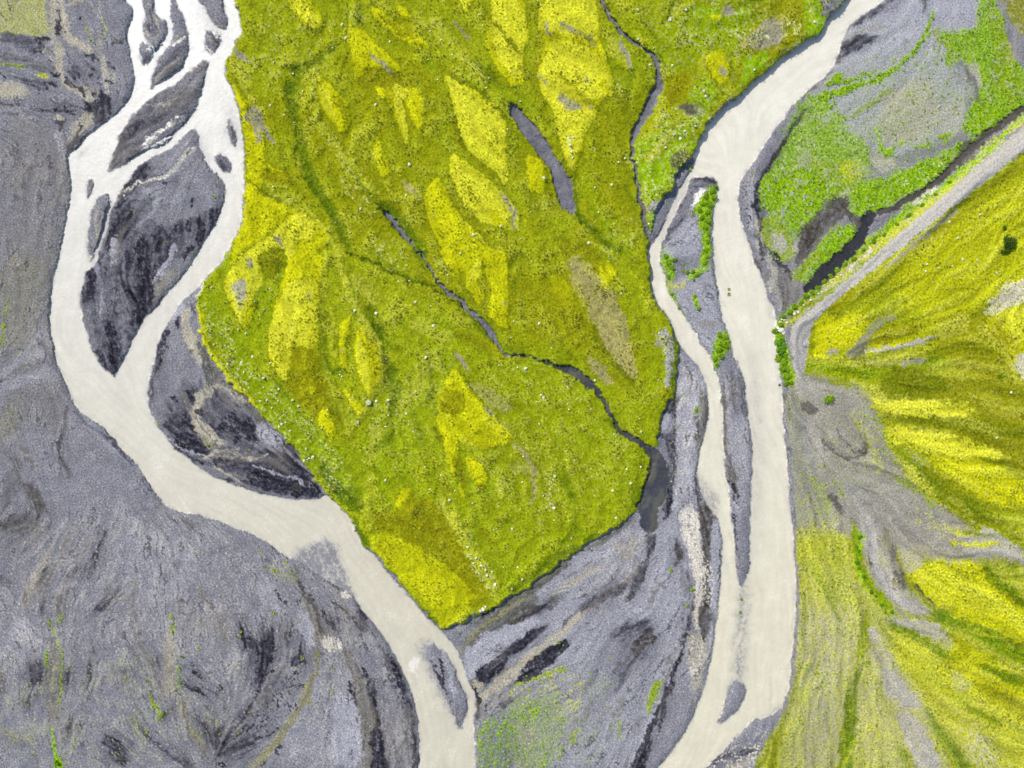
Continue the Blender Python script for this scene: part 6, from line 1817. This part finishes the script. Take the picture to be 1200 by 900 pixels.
GX, GY = np.meshgrid(lx, ly)
wx, wy, wz = world(GX, GY, ZV)
co = np.stack([wx, wy, wz], -1).reshape(-1, 3).astype(np.float32)
ny, nx = GX.shape
vid = np.arange(ny * nx).reshape(ny, nx)
quads = np.stack([vid[:-1, :-1], vid[1:, :-1], vid[1:, 1:], vid[:-1, 1:]], -1).reshape(-1, 4)
ql = LV[:-1, :-1].reshape(-1)

# ------------------------------------------------------------------ scene, materials
sc = bpy.context.scene
COL = sc.collection
def nodes(name):
    m = bpy.data.materials.new(name); m.use_nodes = True
    nt = m.node_tree; b = nt.nodes['Principled BSDF']
    return m, nt, b
def link(nt, a, ao, b, bi): nt.links.new(a.outputs[ao], b.inputs[bi])

def ground_mat(name, scale, spread, rough, bump, dist, pebbles=False):
    m, nt, b = nodes(name); N = nt.nodes.new
    at = N('ShaderNodeAttribute'); at.attribute_name = 'cover'
    tc = N('ShaderNodeTexCoord')
    no = N('ShaderNodeTexNoise'); no.inputs['Scale'].default_value = scale; no.inputs['Detail'].default_value = 3; no.inputs['Roughness'].default_value = .65
    link(nt, tc, 'Object', no, 'Vector')
    mr = N('ShaderNodeMapRange'); mr.inputs['From Min'].default_value = .25; mr.inputs['From Max'].default_value = .75
    mr.inputs['To Min'].default_value = 1 - spread; mr.inputs['To Max'].default_value = 1 + spread
    link(nt, no, 'Fac', mr, 'Value')
    mu = N('ShaderNodeVectorMath'); mu.operation = 'SCALE'
    link(nt, at, 'Color', mu, 0); link(nt, mr, 'Result', mu, 'Scale')
    hgt = no
    if pebbles:
        vo = N('ShaderNodeTexVoronoi'); vo.inputs['Scale'].default_value = scale * 1.1
        link(nt, tc, 'Object', vo, 'Vector')
        m2 = N('ShaderNodeMapRange'); m2.inputs['To Min'].default_value = .82; m2.inputs['To Max'].default_value = 1.18
        sx = N('ShaderNodeSeparateColor'); link(nt, vo, 'Color', sx, 'Color'); link(nt, sx, 'Red', m2, 'Value')
        mu2 = N('ShaderNodeVectorMath'); mu2.operation = 'SCALE'; link(nt, mu, 'Vector', mu2, 0); link(nt, m2, 'Result', mu2, 'Scale'); mu = mu2
    link(nt, mu, 'Vector', b, 'Base Color')
    b.inputs['Roughness'].default_value = rough; b.inputs['Specular IOR Level'].default_value = .04
    bp = N('ShaderNodeBump'); bp.inputs['Strength'].default_value = bump; bp.inputs['Distance'].default_value = dist
    link(nt, hgt, 'Fac', bp, 'Height'); link(nt, bp, 'Normal', b, 'Normal')
    return m

def water_mat(name, rough, spec, bump, scale):
    m, nt, b = nodes(name); N = nt.nodes.new
    at = N('ShaderNodeAttribute'); at.attribute_name = 'cover'
    tc = N('ShaderNodeTexCoord'); no = N('ShaderNodeTexNoise')
    no.inputs['Scale'].default_value = scale; no.inputs['Detail'].default_value = 4; no.inputs['Distortion'].default_value = .8
    link(nt, tc, 'Object', no, 'Vector'); link(nt, at, 'Color', b, 'Base Color')
    b.inputs['Roughness'].default_value = rough; b.inputs['IOR'].default_value = 1.33; b.inputs['Specular IOR Level'].default_value = spec
    bp = N('ShaderNodeBump'); bp.inputs['Strength'].default_value = bump; bp.inputs['Distance'].default_value = .08
    link(nt, no, 'Fac', bp, 'Height'); link(nt, bp, 'Normal', b, 'Normal')
    return m

MATS = {
 'gravel_plain': ground_mat('grey_gravel', 3.2, .22, .95, .5, .06, True),
 'moss_terrace': ground_mat('moss_and_heath', 2.6, .24, .95, .4, .08),
 'hillside': ground_mat('hillside_moss', 2.8, .24, .95, .6, .10),
 'grass_flat': ground_mat('grassy_gravel', 2.8, .24, .95, .6, .10),
 'gravel_road': ground_mat('packed_road_gravel', 4.0, .12, .9, .3, .04, True),
 'river': water_mat('milky_glacial_water', .42, .35, .35, 1.6),
 'stream': water_mat('clear_stream_water', .5, .15, .1, 2.2),
}
MATS['floodplain'] = MATS['gravel_bar'] = MATS['gravel_plain']; MATS['pool'] = MATS['stream']; MATS['ditch'] = MATS['stream']

def sheet(name, idx):
    f = quads[ql == idx]
    if len(f) == 0: return None
    used = np.zeros(len(co), bool); used[f.ravel()] = True
    remap = np.cumsum(used) - 1
    v = co[used]; f = remap[f].astype(np.int32)
    me = bpy.data.meshes.new(name)
    me.vertices.add(len(v)); me.vertices.foreach_set('co', v.ravel())
    me.loops.add(f.size); me.loops.foreach_set('vertex_index', f.ravel())
    me.polygons.add(len(f)); me.polygons.foreach_set('loop_start', np.arange(0, f.size, 4, dtype=np.int32))
    at = me.attributes.new('cover', 'FLOAT_COLOR', 'POINT')
    c4 = np.ones((len(v), 4), np.float32); c4[:, :3] = CV.reshape(-1, 3)[used]
    at.data.foreach_set('color', c4.ravel())
    me.polygons.foreach_set('use_smooth', np.ones(len(f), bool))
    me.update(calc_edges=True)
    me.materials.append(MATS[name])
    o = bpy.data.objects.new(name, me); COL.objects.link(o)
    o['kind'] = 'structure'
    return o
LABELS = {0: 'dark grey gravel outwash plain west of the white braided river', 1: 'yellow green mossy terrace between the two milky rivers',
 2: 'grey streaked gravel floodplain south and east of the mossy terrace', 3: 'grey gravel flat with bright green grass beside the road ditch',
 4: 'yellow mossy hillside with dark green gullies below the gravel road', 5: 'pale gravel road with wheel tracks crossing the green slope',
 6: 'white braided glacial river along the dark gravel plain', 7: 'cream milky river bending past the gravel road end'}
for i, nme in enumerate(names):
    o = sheet(nme, i)
    if o is not None and i in LABELS: o['label'] = LABELS[i]

# ------------------------------------------------------------------ things
def ground_at(px, py):
    j = int(np.clip(round(py) + M, 0, NY - 1)); i = int(np.clip(round(px) + M, 0, NX - 1))
    return world(px, py, float(z[j, i]))

def flat_mat(name, rgb, var, rough=.9, scale=3.):
    m, nt, b = nodes(name); N = nt.nodes.new
    tc = N('ShaderNodeTexCoord'); oi = N('ShaderNodeObjectInfo'); no = N('ShaderNodeTexNoise'); no.inputs['Scale'].default_value = scale; no.inputs['Detail'].default_value = 4
    link(nt, tc, 'Object', no, 'Vector')
    r = N('ShaderNodeValToRGB'); c = lin(rgb) / GAIN
    r.color_ramp.elements[0].position = .3; r.color_ramp.elements[1].position = .7
    r.color_ramp.elements[0].color = (*(c * (1 - var)), 1); r.color_ramp.elements[1].color = (*np.clip(c * (1 + var), 0, 1), 1)
    link(nt, no, 'Fac', r, 'Fac')
    hs = N('ShaderNodeHueSaturation'); mr = N('ShaderNodeMapRange'); mr.inputs['To Min'].default_value = .8; mr.inputs['To Max'].default_value = 1.2
    link(nt, oi, 'Random', mr, 'Value'); link(nt, mr, 'Result', hs, 'Value'); link(nt, r, 'Color', hs, 'Color')
    link(nt, hs, 'Color', b, 'Base Color'); b.inputs['Roughness'].default_value = rough; b.inputs['Specular IOR Level'].default_value = .2
    return m

def mesh_obj(name, v, f, mat, smooth_=False):
    me = bpy.data.meshes.new(name); me.from_pydata([tuple(p) for p in v], [], [tuple(t) for t in f]); me.update()
    me.materials.append(mat)
    if smooth_: me.polygons.foreach_set('use_smooth', np.ones(len(me.polygons), bool))
    return bpy.data.objects.new(name, me)

def boulder_mesh(seed, mat):
    import bmesh
    r = np.random.default_rng(seed)
    bm = bmesh.new(); bmesh.ops.create_icosphere(bm, subdivisions=2, radius=1)
    cuts = r.normal(size=(7, 3)); cuts /= np.linalg.norm(cuts, axis=1)[:, None]; d = r.uniform(.55, .9, 7)
    ax = np.array([r.uniform(.8, 1.25), r.uniform(.7, 1.05), r.uniform(.55, .8)])
    for v in bm.verts:
        p = np.array(v.co)
        for n, q in zip(cuts, d):
            e = p @ n - q
            if e > 0: p = p - n * e * .9
        p = p * ax * (1 + .05 * r.normal())
        v.co = p
    me = bpy.data.meshes.new('boulder'); bm.to_mesh(me); bm.free(); me.materials.append(mat)
    return me

def leaf_cloud(r, n, rad, hgt, leaf, lift=.0):
    """many small leaf faces spread through a dome, thinner towards the outside"""
    v, f = [], []
    lobes = [(r.uniform(-.5, .5) * rad, r.uniform(-.5, .5) * rad, r.uniform(.3, .7)) for _ in range(6)]
    for _ in range(n):
        lx_, ly_, lh = lobes[r.integers(0, 6)]
        d = r.normal(size=3); d /= np.linalg.norm(d) + 1e-9; q = r.uniform(.25, 1) ** .5
        c = np.array([lx_ + d[0] * q * rad * .55, ly_ + d[1] * q * rad * .55, lift + max(.02, hgt * lh + d[2] * q * hgt * .42)])
        nrm = d * .7 + np.array([0, 0, 1.]) + r.normal(size=3) * .35; nrm /= np.linalg.norm(nrm)
        a = np.cross(nrm, r.normal(size=3)); a /= np.linalg.norm(a) + 1e-9; b = np.cross(nrm, a)
        s = leaf * r.uniform(.6, 1.3); k = len(v)
        v += [c + a * s, c + b * s * .5, c - a * s, c - b * s * .5]; f.append((k, k + 1, k + 2, k + 3))
    return v, f

def stems(r, rad, hgt, n=7):
    v, f = [], []
    for _ in range(n):
        a = r.uniform(0, 2 * math.pi); e = np.array([math.cos(a) * rad * .5, math.sin(a) * rad * .5, hgt * .75]); w0, w1 = .035, .012
        k = len(v); m_ = e * np.array([.35, .35, .6])
        for p, w in ((np.zeros(3), w0), (m_, (w0 + w1) / 2), (e, w1)):
            for t in range(4):
                an = t * math.pi / 2; v.append(p + np.array([math.cos(an) * w, math.sin(an) * w, 0]))
        for s in range(2):
            for t in range(4):
                f.append((k + s * 4 + t, k + s * 4 + (t + 1) % 4, k + s * 4 + 4 + (t + 1) % 4, k + s * 4 + 4 + t))
    return v, f

m_bark = flat_mat('willow_bark', (110, 90, 70), .2)
m_leaf = flat_mat('bright_willow_leaves', (132, 172, 22), .4)
m_dark = flat_mat('dark_willow_leaves', (70, 100, 10), .35)
m_blue = flat_mat('blue_green_leaves', (98, 150, 30), .35)
m_tuft = flat_mat('yellow_green_grass', (165, 190, 24), .3)
m_rock = flat_mat('pale_lichen_rock', (222, 228, 190), .15)
m_white = flat_mat('pale_riprap_rock', (232, 226, 212), .15)
m_stone = flat_mat('dark_wet_rock', (92, 90, 76), .25)

def shrub(mat, rad, hgt, seed, n=520, leaf=.13):
    r = np.random.default_rng(seed)
    root = bpy.data.objects.new('shrub', None)
    v, f = leaf_cloud(r, n, rad, hgt, leaf); cr = mesh_obj('foliage', v, f, mat)
    v, f = stems(r, rad, hgt); st = mesh_obj('stem', v, f, m_bark)
    return root, [cr, st]

def put(proto, first, px, py, sc_, label, cat, group=None, rot=None):
    root, parts = proto
    if first:
        o = root; ps = parts
    else:
        o = root.copy(); ps = [p.copy() for p in parts]
    COL.objects.link(o)
    for p in ps:
        if p.name not in COL.objects: COL.objects.link(p)
        p.parent = o
    x, y, zz = ground_at(px, py)
    o.location = (x, y, zz - .04); o.scale = (sc_, sc_, sc_ * random.uniform(.85, 1.15)); o.rotation_euler = (0, 0, rot if rot is not None else random.uniform(0, 6.28))
    o['label'] = label; o['category'] = cat
    if group: o['group'] = group
    elif 'group' in o: del o['group']
    return o

used = set()
PROTO = {'bright': [shrub(m_leaf, 1.0, .9, s) for s in (1, 2, 3)], 'dark': [shrub(m_dark, 1.0, 1.0, s) for s in (4, 5)], 'blue': [shrub(m_blue, 1.0, 1.0, s) for s in (6, 7)]}
def place(kind, px, py, r_px, label, group=None):
    k = random.randrange(len(PROTO[kind]))
    first = (kind, k) not in used; used.add((kind, k))
    return put(PROTO[kind][k], first, px, py, r_px * S, label, 'shrub', group)

place('bright', 970, 467, 6.5, 'round bright green shrub standing alone on bare gravel below the road end')
place('dark', 1181, 283, 9, 'large dark green shrub on the yellow slope right of the road')
place('dark', 1177, 293, 5.5, 'small dark green shrub touching the lower side of the large dark one')
place('dark', 1177, 267, 3, 'smallest dark shrub just above the large dark one on the slope')
place('blue', 913, 403, 7, 'blue green shrub, darkest in the row on the river bend bank')
place('blue', 914, 411, 5.5, 'smaller blue green shrub below the darkest one on the river bend')
for x, y, r in ((908, 388, 4.5), (916, 395, 4), (911, 420, 5), (918, 424, 5), (920, 416, 4.5), (922, 432, 5), (916, 432, 4), (920, 441, 4.5), (925, 440, 4), (921, 450, 4), (927, 449, 3.5), (914, 380, 4)):
    place('bright', x, y, r, 'leafy bright green shrub on the bank where the river meets the road end', 'shrubs on the river bend bank')
for x, y, r in ((918, 371, 3.5), (925, 366, 4), (931, 359, 4), (938, 354, 3.5), (944, 347, 4), (951, 342, 3.5), (958, 337, 4), (965, 330, 3.5), (973, 324, 3.5), (981, 317, 4), (990, 310, 3.5), (1000, 303, 3.5), (1012, 292, 3), (1024, 283, 3.5), (1036, 275, 3), (1050, 263, 3), (1064, 252, 3.5), (1080, 240, 3), (1096, 228, 3), (1112, 214, 3)):
    place('bright', x, y, r, 'low green shrub on the verge between the road and its ditch', 'shrubs along the road verge')
for x, y, r in ((843, 392, 4), (850, 395, 3.5), (846, 402, 5), (851, 405, 3.5), (842, 410, 4.5), (845, 417, 4), (838, 421, 3.5), (840, 427, 3)):
    place('bright', x, y, r, 'green shrub in the leafy clump at the right edge of the gravel bar', 'shrub clump on the long gravel bar')
for x, y, r in ((838, 219, 3), (834, 224, 4), (828, 230, 4), (837, 231, 4), (823, 238, 4), (831, 240, 4.5), (820, 246, 3.5), (829, 249, 4), (822, 255, 3.5), (829, 259, 4), (826, 266, 3.5), (830, 274, 3), (828, 283, 2.8), (827, 292, 3), (829, 301, 3), (826, 308, 3)):
    place('bright', x, y, r, 'green shrub in the strip along the head of the long gravel bar', 'shrub strip on the long gravel bar')
for x, y, r in ((812, 318, 3), (816, 323, 3), (805, 319, 3), (812, 327, 2.5), (814, 347, 2.5), (818, 361, 2.8), (801, 310, 2), (800, 318, 2.2), (783, 308, 4), (787, 314, 3.5), (790, 304, 3), (780, 300, 3.5), (783, 325, 3), (787, 345, 2.5), (796, 361, 2.4)):
    place('bright', x, y, r, 'small green shrub scattered on the smooth middle of the gravel bar', 'scattered shrubs on the long gravel bar')
for x, y, r in ((1007, 629, 3.2), (1003, 640, 2.4), (1006, 646, 2.8), (1003, 659, 3.4), (1006, 665, 2.2), (1012, 676, 2.6), (1021, 693, 2.9), (1026, 698, 2.0), (1033, 709, 2.6), (1045, 717, 2.2)):
    place('blue', x, y, r, 'green shrub in the line along the grey gully on the hillside', 'shrub line along the hillside gully')
for i_, (x, y, r, l_) in enumerate(((67, 893, 4, 'vivid green bush at the foot of the green strip on the dark plain'), (190, 838, 3, 'yellow green bush at the lower tip of the pale dry channel'), (816, 481, 2.6, 'lone green bush on pale gravel beside the brown side pool'),
   (811, 691, 3, 'bright green bush beside the dark line on silt above the river'), (786, 668, 2.6, 'lone green bush on grey gravel left of the pale silt strip'), (805, 710, 2.4, 'small green bush just below the bright one beside the dark line'), (869, 702, 2.2, 'small green bush on the drowned shoal in the right river'), (867, 717, 2.4, 'lower green bush of two on the shoal in the right river'), (913, 451, 1.6, 'tiny dark bush at the water line under the road end'))):
    place('bright' if i_ < 8 else 'dark', x, y, r, l_)

# grass tufts: blades fanning from a base
def tuft(seed, mat):
    r = np.random.default_rng(seed); v, f = [], []
    for _ in range(70):
        a = r.uniform(0, 6.28); b = r.uniform(0, 1) ** .5 * .35; c = np.array([math.cos(a) * b, math.sin(a) * b, 0])
        tip = c + np.array([math.cos(a) * r.uniform(.25, .75), math.sin(a) * r.uniform(.25, .75), r.uniform(.25, .7)])
        s = np.array([-math.sin(a), math.cos(a), 0]) * r.uniform(.04, .09); k = len(v); mid = (c + tip) / 2 + np.array([0, 0, .12])
        v += [c - s, c + s, mid + s, mid - s, tip]; f += [(k, k + 1, k + 2, k + 3), (k + 3, k + 2, k + 4)]
    me = bpy.data.meshes.new('grass_tuft'); me.from_pydata([tuple(p) for p in v], [], f); me.update(); me.materials.append(mat)
    return me
TM = [tuft(s, m_tuft) for s in (11, 12, 13)] + [tuft(s, m_leaf) for s in (14, 15)]
def tufts(s, label, group, k=1.0):
    for t in s.split():
        x, y, r = [float(a) for a in t.split(',')]
        o = bpy.data.objects.new('grass_tuft', random.choice(TM)); COL.objects.link(o)
        p = ground_at(x, y); o.location = (p[0], p[1], p[2] - .02); q = r * S * k * 1.25; o.scale = (q, q, q * .8); o.rotation_euler = (0, 0, random.uniform(0, 6.28))
        o['label'] = label; o['category'] = 'grass tuft'; o['group'] = group
tufts("212,645,1.6 158,684,1.4 63,700,1.4 137,713,1.2 130,717,1.2 64,620,1 88,669,1.2 85,718,1 226,648,1 235,645,1 235,727,1.6 233,760,2 214,770,2 281,780,1.8 282,740,2 281,748,1.6 173,798,2.2 176,810,1.4 172,857,2 33,825,1.4 14,771,1.2 140,894,1.6 129,777,1 279,858,1.6 257,860,1.4 292,834,1.2 22,822,1 5,787,1 71,728,1.6 72,720,1.4 266,693,1 177,815,1.2 184,829,1.4 57,733,1.6 55,775,1.4 70,780,1.2 72,800,1.2 203,725,1.4 201,732,1.2 210,783,1 210,800,1 179,819,1.4 187,820,1.2",
      'yellow green grass tuft scattered on the dark gravel plain left of the river', 'tufts on the dark gravel plain')
tufts("312,665,2.4 320,668,1.8 324,669,1.6 306,646,1.6 335,659,2 342,669,1.8 345,675,1.6 320,718,2.2 371,768,1.8 372,767,1.4 390,783,2 389,809,1.8 353,769,1.6 355,771,1.4 333,838,1.2 319,808,1.2 318,826,1",
      'green grass tuft on the streaked gravel just west of the river bend', 'tufts by the lower river bend')
tufts("253,516,1 190,419,1 196,428,1 207,435,1 186,496,1.8 243,450,1.6 219,523,1.2 232,400,1.4 292,527,1.2 140,419,1 222,309,1.2 254,516,1 256,480,1 251,231,2 253,216,1.4 220,179,1.6 193,284,1.6 180,232,1.2 226,296,1.4 210,165,1",
      'tiny green tuft on a gravel bar among the braided channels', 'tufts on the braided gravel bars')
tufts("617,792,1.6 650,811,1.6 649,829,1.6 620,830,1.8 634,807,1.6 680,752,1 692,787,1.4 714,770,1.6 713,830,1.6 712,805,1.4 693,789,1.6 695,853,1.6 695,867,1.4 677,825,2 665,868,1.6 659,858,1.4 690,895,1.6 656,886,1.6 638,848,2 624,850,2 613,838,2.4 606,843,2.4 612,855,2 630,827,1.6 619,829,1.6 641,838,2 652,845,1.6 645,865,1.6 605,860,2 640,892,2 622,880,1.6 655,753,2.4 660,756,1.6 794,775,1.4 725,847,1.4 720,848,1.2 717,752,1 689,890,2 672,870,1.6",
      'small green tuft on the grey floodplain south of the mossy terrace', 'tufts on the southern floodplain', .75)
tufts("939,555,1.6 948,577,1.4 938,590,1.6 976,565,1.8 948,562,1.2 985,577,1.6 988,580,1.4 966,545,1.4 1000,524,1.4 1008,511,1.4 1014,541,1.4 962,601,1.4 955,570,1.6 970,585,1.4 946,640,1.4 952,672,1.8 983,725,2 989,745,1.6 960,735,1.4 975,700,1.6 956,790,1.6 966,765,1.4 980,820,1.6 1010,770,1.6 1018,776,1.8 1016,800,1.6",
      'yellow green tuft on bare grey ground at the foot of the hillside', 'tufts at the foot of the hillside')
tufts("797,193,2 802,196,2 808,198,2 811,197,1.6 881,203,1.6", 'round green tuft on dark gravel at the head of the narrow side channel', 'tufts at the side channel head')
tufts("854,339,1.6 854,345,2", 'dark green tuft on a stone out in the milky right river', 'tufts in the right river', 1.1)

# boulders
BM = [boulder_mesh(s, m_rock) for s in range(20, 26)]; BW = [boulder_mesh(s, m_white) for s in range(30, 34)]; BD = [boulder_mesh(s, m_stone) for s in range(40, 42)]
def boulders(lst, meshes, label, group):
    for x, y, r in lst:
        o = bpy.data.objects.new('boulder', random.choice(meshes)); COL.objects.link(o)
        p = ground_at(x, y); q = r * S * 1.25; o.location = (p[0], p[1], p[2] + q * .25); o.scale = (q, q, q * random.uniform(.8, 1.1)); o.rotation_euler = (random.uniform(-.3, .3), random.uniform(-.3, .3), random.uniform(0, 6.28))
        o['label'] = label; o['category'] = 'boulder'; o['group'] = group
def parse(s): return [tuple(float(a) for a in t.split(',')) for t in s.split()]
SPECK = parse("""480,193,2.2 405,45,1.8 401,29,1.4 321,73,1.3 317,124,1.5 355,107,1 366,106,1 518,29,1.2 517,47,1.2 573,92,1.2 570,103,1 440,123,1.5 457,49,1.2 423,245,1.6 555,275,1.6 587,265,1.4 540,297,1.4 530,64,1 476,229,1.2
441,367,1.8 416,364,1.6 487,354,1.5 508,382,1.8 467,330,1.2 499,419,1.4 432,472,2.6 455,469,2 441,470,1.4 420,495,2.2 487,459,1.4 463,388,1 413,494,1.2 434,562,1 452,500,1.2 476,485,1.2 517,557,1.2 527,586,1.6 452,563,1.2 418,340,1.2 585,428,1 533,575,1
251,404,1.4 267,427,1.4 264,405,1.3 296,418,1.4 309,443,1.5 327,456,1.6 343,469,1.6 350,476,1.8 327,500,1.4 309,454,1.2 319,478,1.4 335,495,1.4 330,497,1.2 367,536,1.6 359,526,1.2 313,469,1.4 305,470,1.2 283,425,1.3 286,436,1.2 295,438,1.2 319,457,1 340,505,1.2 357,540,1.4 248,416,1 288,391,1.2
616,432,1.8 632,379,1.6 637,466,1.8 634,463,1.6 718,652,0.1 650,558,1.8 649,595,1.6 613,535,1.2 697,446,1.2 632,497,1.2 739,566,1.6 751,547,1.2 718,575,1.4 722,607,1.4 748,12,1.3 747,11,1.2 717,217,1.8 697,220,1.4 785,23,2 786,24,1.6 804,12,1.8 762,76,1.6 610,119,1.3 748,46,1.2 672,161,1.6 668,170,1.6 670,178,1.4 671,185,1.3 637,209,1.6 780,173,1.6 797,163,1.6 790,158,1.4 803,154,1.4 815,148,1.4 788,77,1.2 825,107,1.6 827,113,1.4 884,82,1.4 690,285,1.4 725,190,1.1
548,641,1.4 558,654,1.6 564,663,1.5 569,668,1.6 571,674,1.6 580,685,1.6 600,620,1.8 612,679,1.5 555,660,1.3 562,672,1.2 577,670,1.1 552,650,1.2 607,665,1.2 600,690,1 566,680,1.2 1112,260,1.3 1122,279,1.4 1128,304,1.6 1116,312,1.3 1086,310,1.4 1085,318,1.2 1100,314,1.1 1145,305,1.3 1148,251,1.3 1168,320,1.2 1185,460,1.4 1168,513,1.5 955,26,1.4 950,14,1.3 957,42,1.2""")
SPECK = [s for s in SPECK if s[2] > .5]
west = [s for s in SPECK if s[0] < 400]; mid = [s for s in SPECK if 400 <= s[0] < 600]; east = [s for s in SPECK if 600 <= s[0] < 900]; hill = [s for s in SPECK if s[0] >= 900]
r2 = np.random.default_rng(5)
def extra(n, x0, x1, y0, y1):
    out = []
    while len(out) < n:
        x, y = r2.uniform(x0, x1), r2.uniform(y0, y1); j, i = int(y) + M, int(x) + M
        if m_terr[j, i] > .98 and streams_all[j, i] < .02 and VEG[j, i] > .12 + .3 * r2.uniform() and n_mid[j, i] > -.3: out.append((x, y, r2.uniform(.6, 1.15)))
    return out
boulders(west + extra(35, 245, 400, 5, 600), BM, 'pale lichen covered boulder in the green moss of the western terrace', 'boulders on the western terrace')
boulders(mid + extra(40, 400, 600, 5, 690), BM, 'pale lichen covered boulder in the moss of the middle terrace', 'boulders on the middle terrace')
boulders(east + extra(50, 600, 830, 5, 640), BM, 'pale lichen covered boulder in the grass of the eastern terrace', 'boulders on the eastern terrace')
boulders(hill, BM, 'pale boulder lying in the yellow moss right of the right river', 'boulders on the hillside')
boulders(parse("912,384,2.4 915,387,3 917,390,2.4 919,375,1.6 916,374,1.4 921,371,1.4 931,368,1.6 935,366,1.4 927,364,1.2 942,358,1.2 950,352,1.2 959,344,1.2 968,340,1.2 914,378,1.3 922,378,1.3 963,342,1 975,331,1 985,323,1"), BW,
         'white rock of the loose bank armour at the sharp road bend', 'white rocks at the road bend')
boulders(parse("566,714,2.2 563,716,1.6 569,711,1.4"), BW, 'white rock on the terrace rim above the southern floodplain', 'white rocks on the terrace rim')

# leafy ground cover nobody could count
def cover_mesh(name, n, pick, mat, size, hgt, label):
    v, f = [], []; r = np.random.default_rng(99 + n)
    cnt = 0; tries = 0
    while cnt < n and tries < n * 40:
        k = 4000; tries += k
        X = r.uniform(0, W, k); Y = r.uniform(0, H, k); I = X.astype(int) + M; J = Y.astype(int) + M
        ok = r.uniform(size=k) < pick[J, I]
        for x, y, i, j in zip(X[ok], Y[ok], I[ok], J[ok]):
            if cnt >= n: break
            cnt += 1
            p = np.array(world(x, y, float(z[j, i])))
            s0 = size * r.uniform(.6, 1.5)
            for _ in range(5):
                a = r.uniform(0, 6.28); t = np.array([math.cos(a), math.sin(a), 0]); w = np.array([-t[1], t[0], 0]) * s0 * .4
                c = p + t * s0 * .15 + np.array([0, 0, .01]); tip = p + t * s0 * r.uniform(.6, 1.) + np.array([0, 0, hgt * r.uniform(.5, 1.2)]); m_ = (c + tip) / 2 + np.array([0, 0, hgt * .35])
                q = len(v); v += [c, m_ + w, tip, m_ - w]; f.append((q, q + 1, q + 2, q + 3))
    o = mesh_obj(name, v, f, mat); COL.objects.link(o); o['kind'] = 'stuff'; o['label'] = label; o['category'] = 'ground cover'
dry_ok = (1 - wm) * (1 - smooth(streams_all, .02, .2)) * (1 - rb)
cover_mesh('grass', 9000, np.clip(VEG - .45, 0, 1) * dry_ok * (1 - tb) * np.clip(.5 + .5 * n_small, 0, 1), flat_mat('fresh_grass_leaves', (126, 176, 14), .3), .26, .16, 'bright green grass and low herbs along banks and gullies')
cover_mesh('heather', 14000, np.clip(.1 + .25 * n_mid + .55 * dots, 0, 1) * dry_ok * np.maximum(tb, hm * COVER * .8) * (1 - .6 * YEL), flat_mat('dark_heath_leaves', (128, 130, 6), .3), .2, .14, 'dark olive heath sprigs dotted over the yellow moss')

# ------------------------------------------------------------------ daylight and camera
SUN_EL, SUN_AZ = 45.0, 315.0     # azimuth clockwise from the top of the picture: light comes from the upper left
w = bpy.data.worlds.new('World'); sc.world = w; w.use_nodes = True
nt = w.node_tree; bg = nt.nodes['Background']
sky = nt.nodes.new('ShaderNodeTexSky'); sky.sky_type = 'NISHITA'; sky.sun_disc = False
sky.sun_elevation = math.radians(SUN_EL); sky.sun_rotation = math.radians(SUN_AZ)
nt.links.new(sky.outputs[0], bg.inputs['Color']); bg.inputs['Strength'].default_value = .12
sl = bpy.data.lights.new('sun', 'SUN'); sl.energy = 2.95; sl.angle = math.radians(.5); sl.color = (1, .96, .9)
so = bpy.data.objects.new('sun', sl); COL.objects.link(so)
so.rotation_euler = (math.radians(90 - SUN_EL), 0, math.radians(-SUN_AZ + 180))
cam = bpy.data.cameras.new('camera'); cam.sensor_width = 36; cam.lens = 36 * CAM_H / (W * S); cam.clip_start = 1; cam.clip_end = 20000
co_ = bpy.data.objects.new('camera', cam); COL.objects.link(co_); co_.location = (0, 0, CAM_H); co_.rotation_euler = (0, 0, 0)
sc.camera = co_
vs = sc.view_settings; vs.view_transform = 'Standard'; vs.look = 'None'; vs.exposure = EXPOSURE; vs.gamma = 1; vs.use_curve_mapping = False
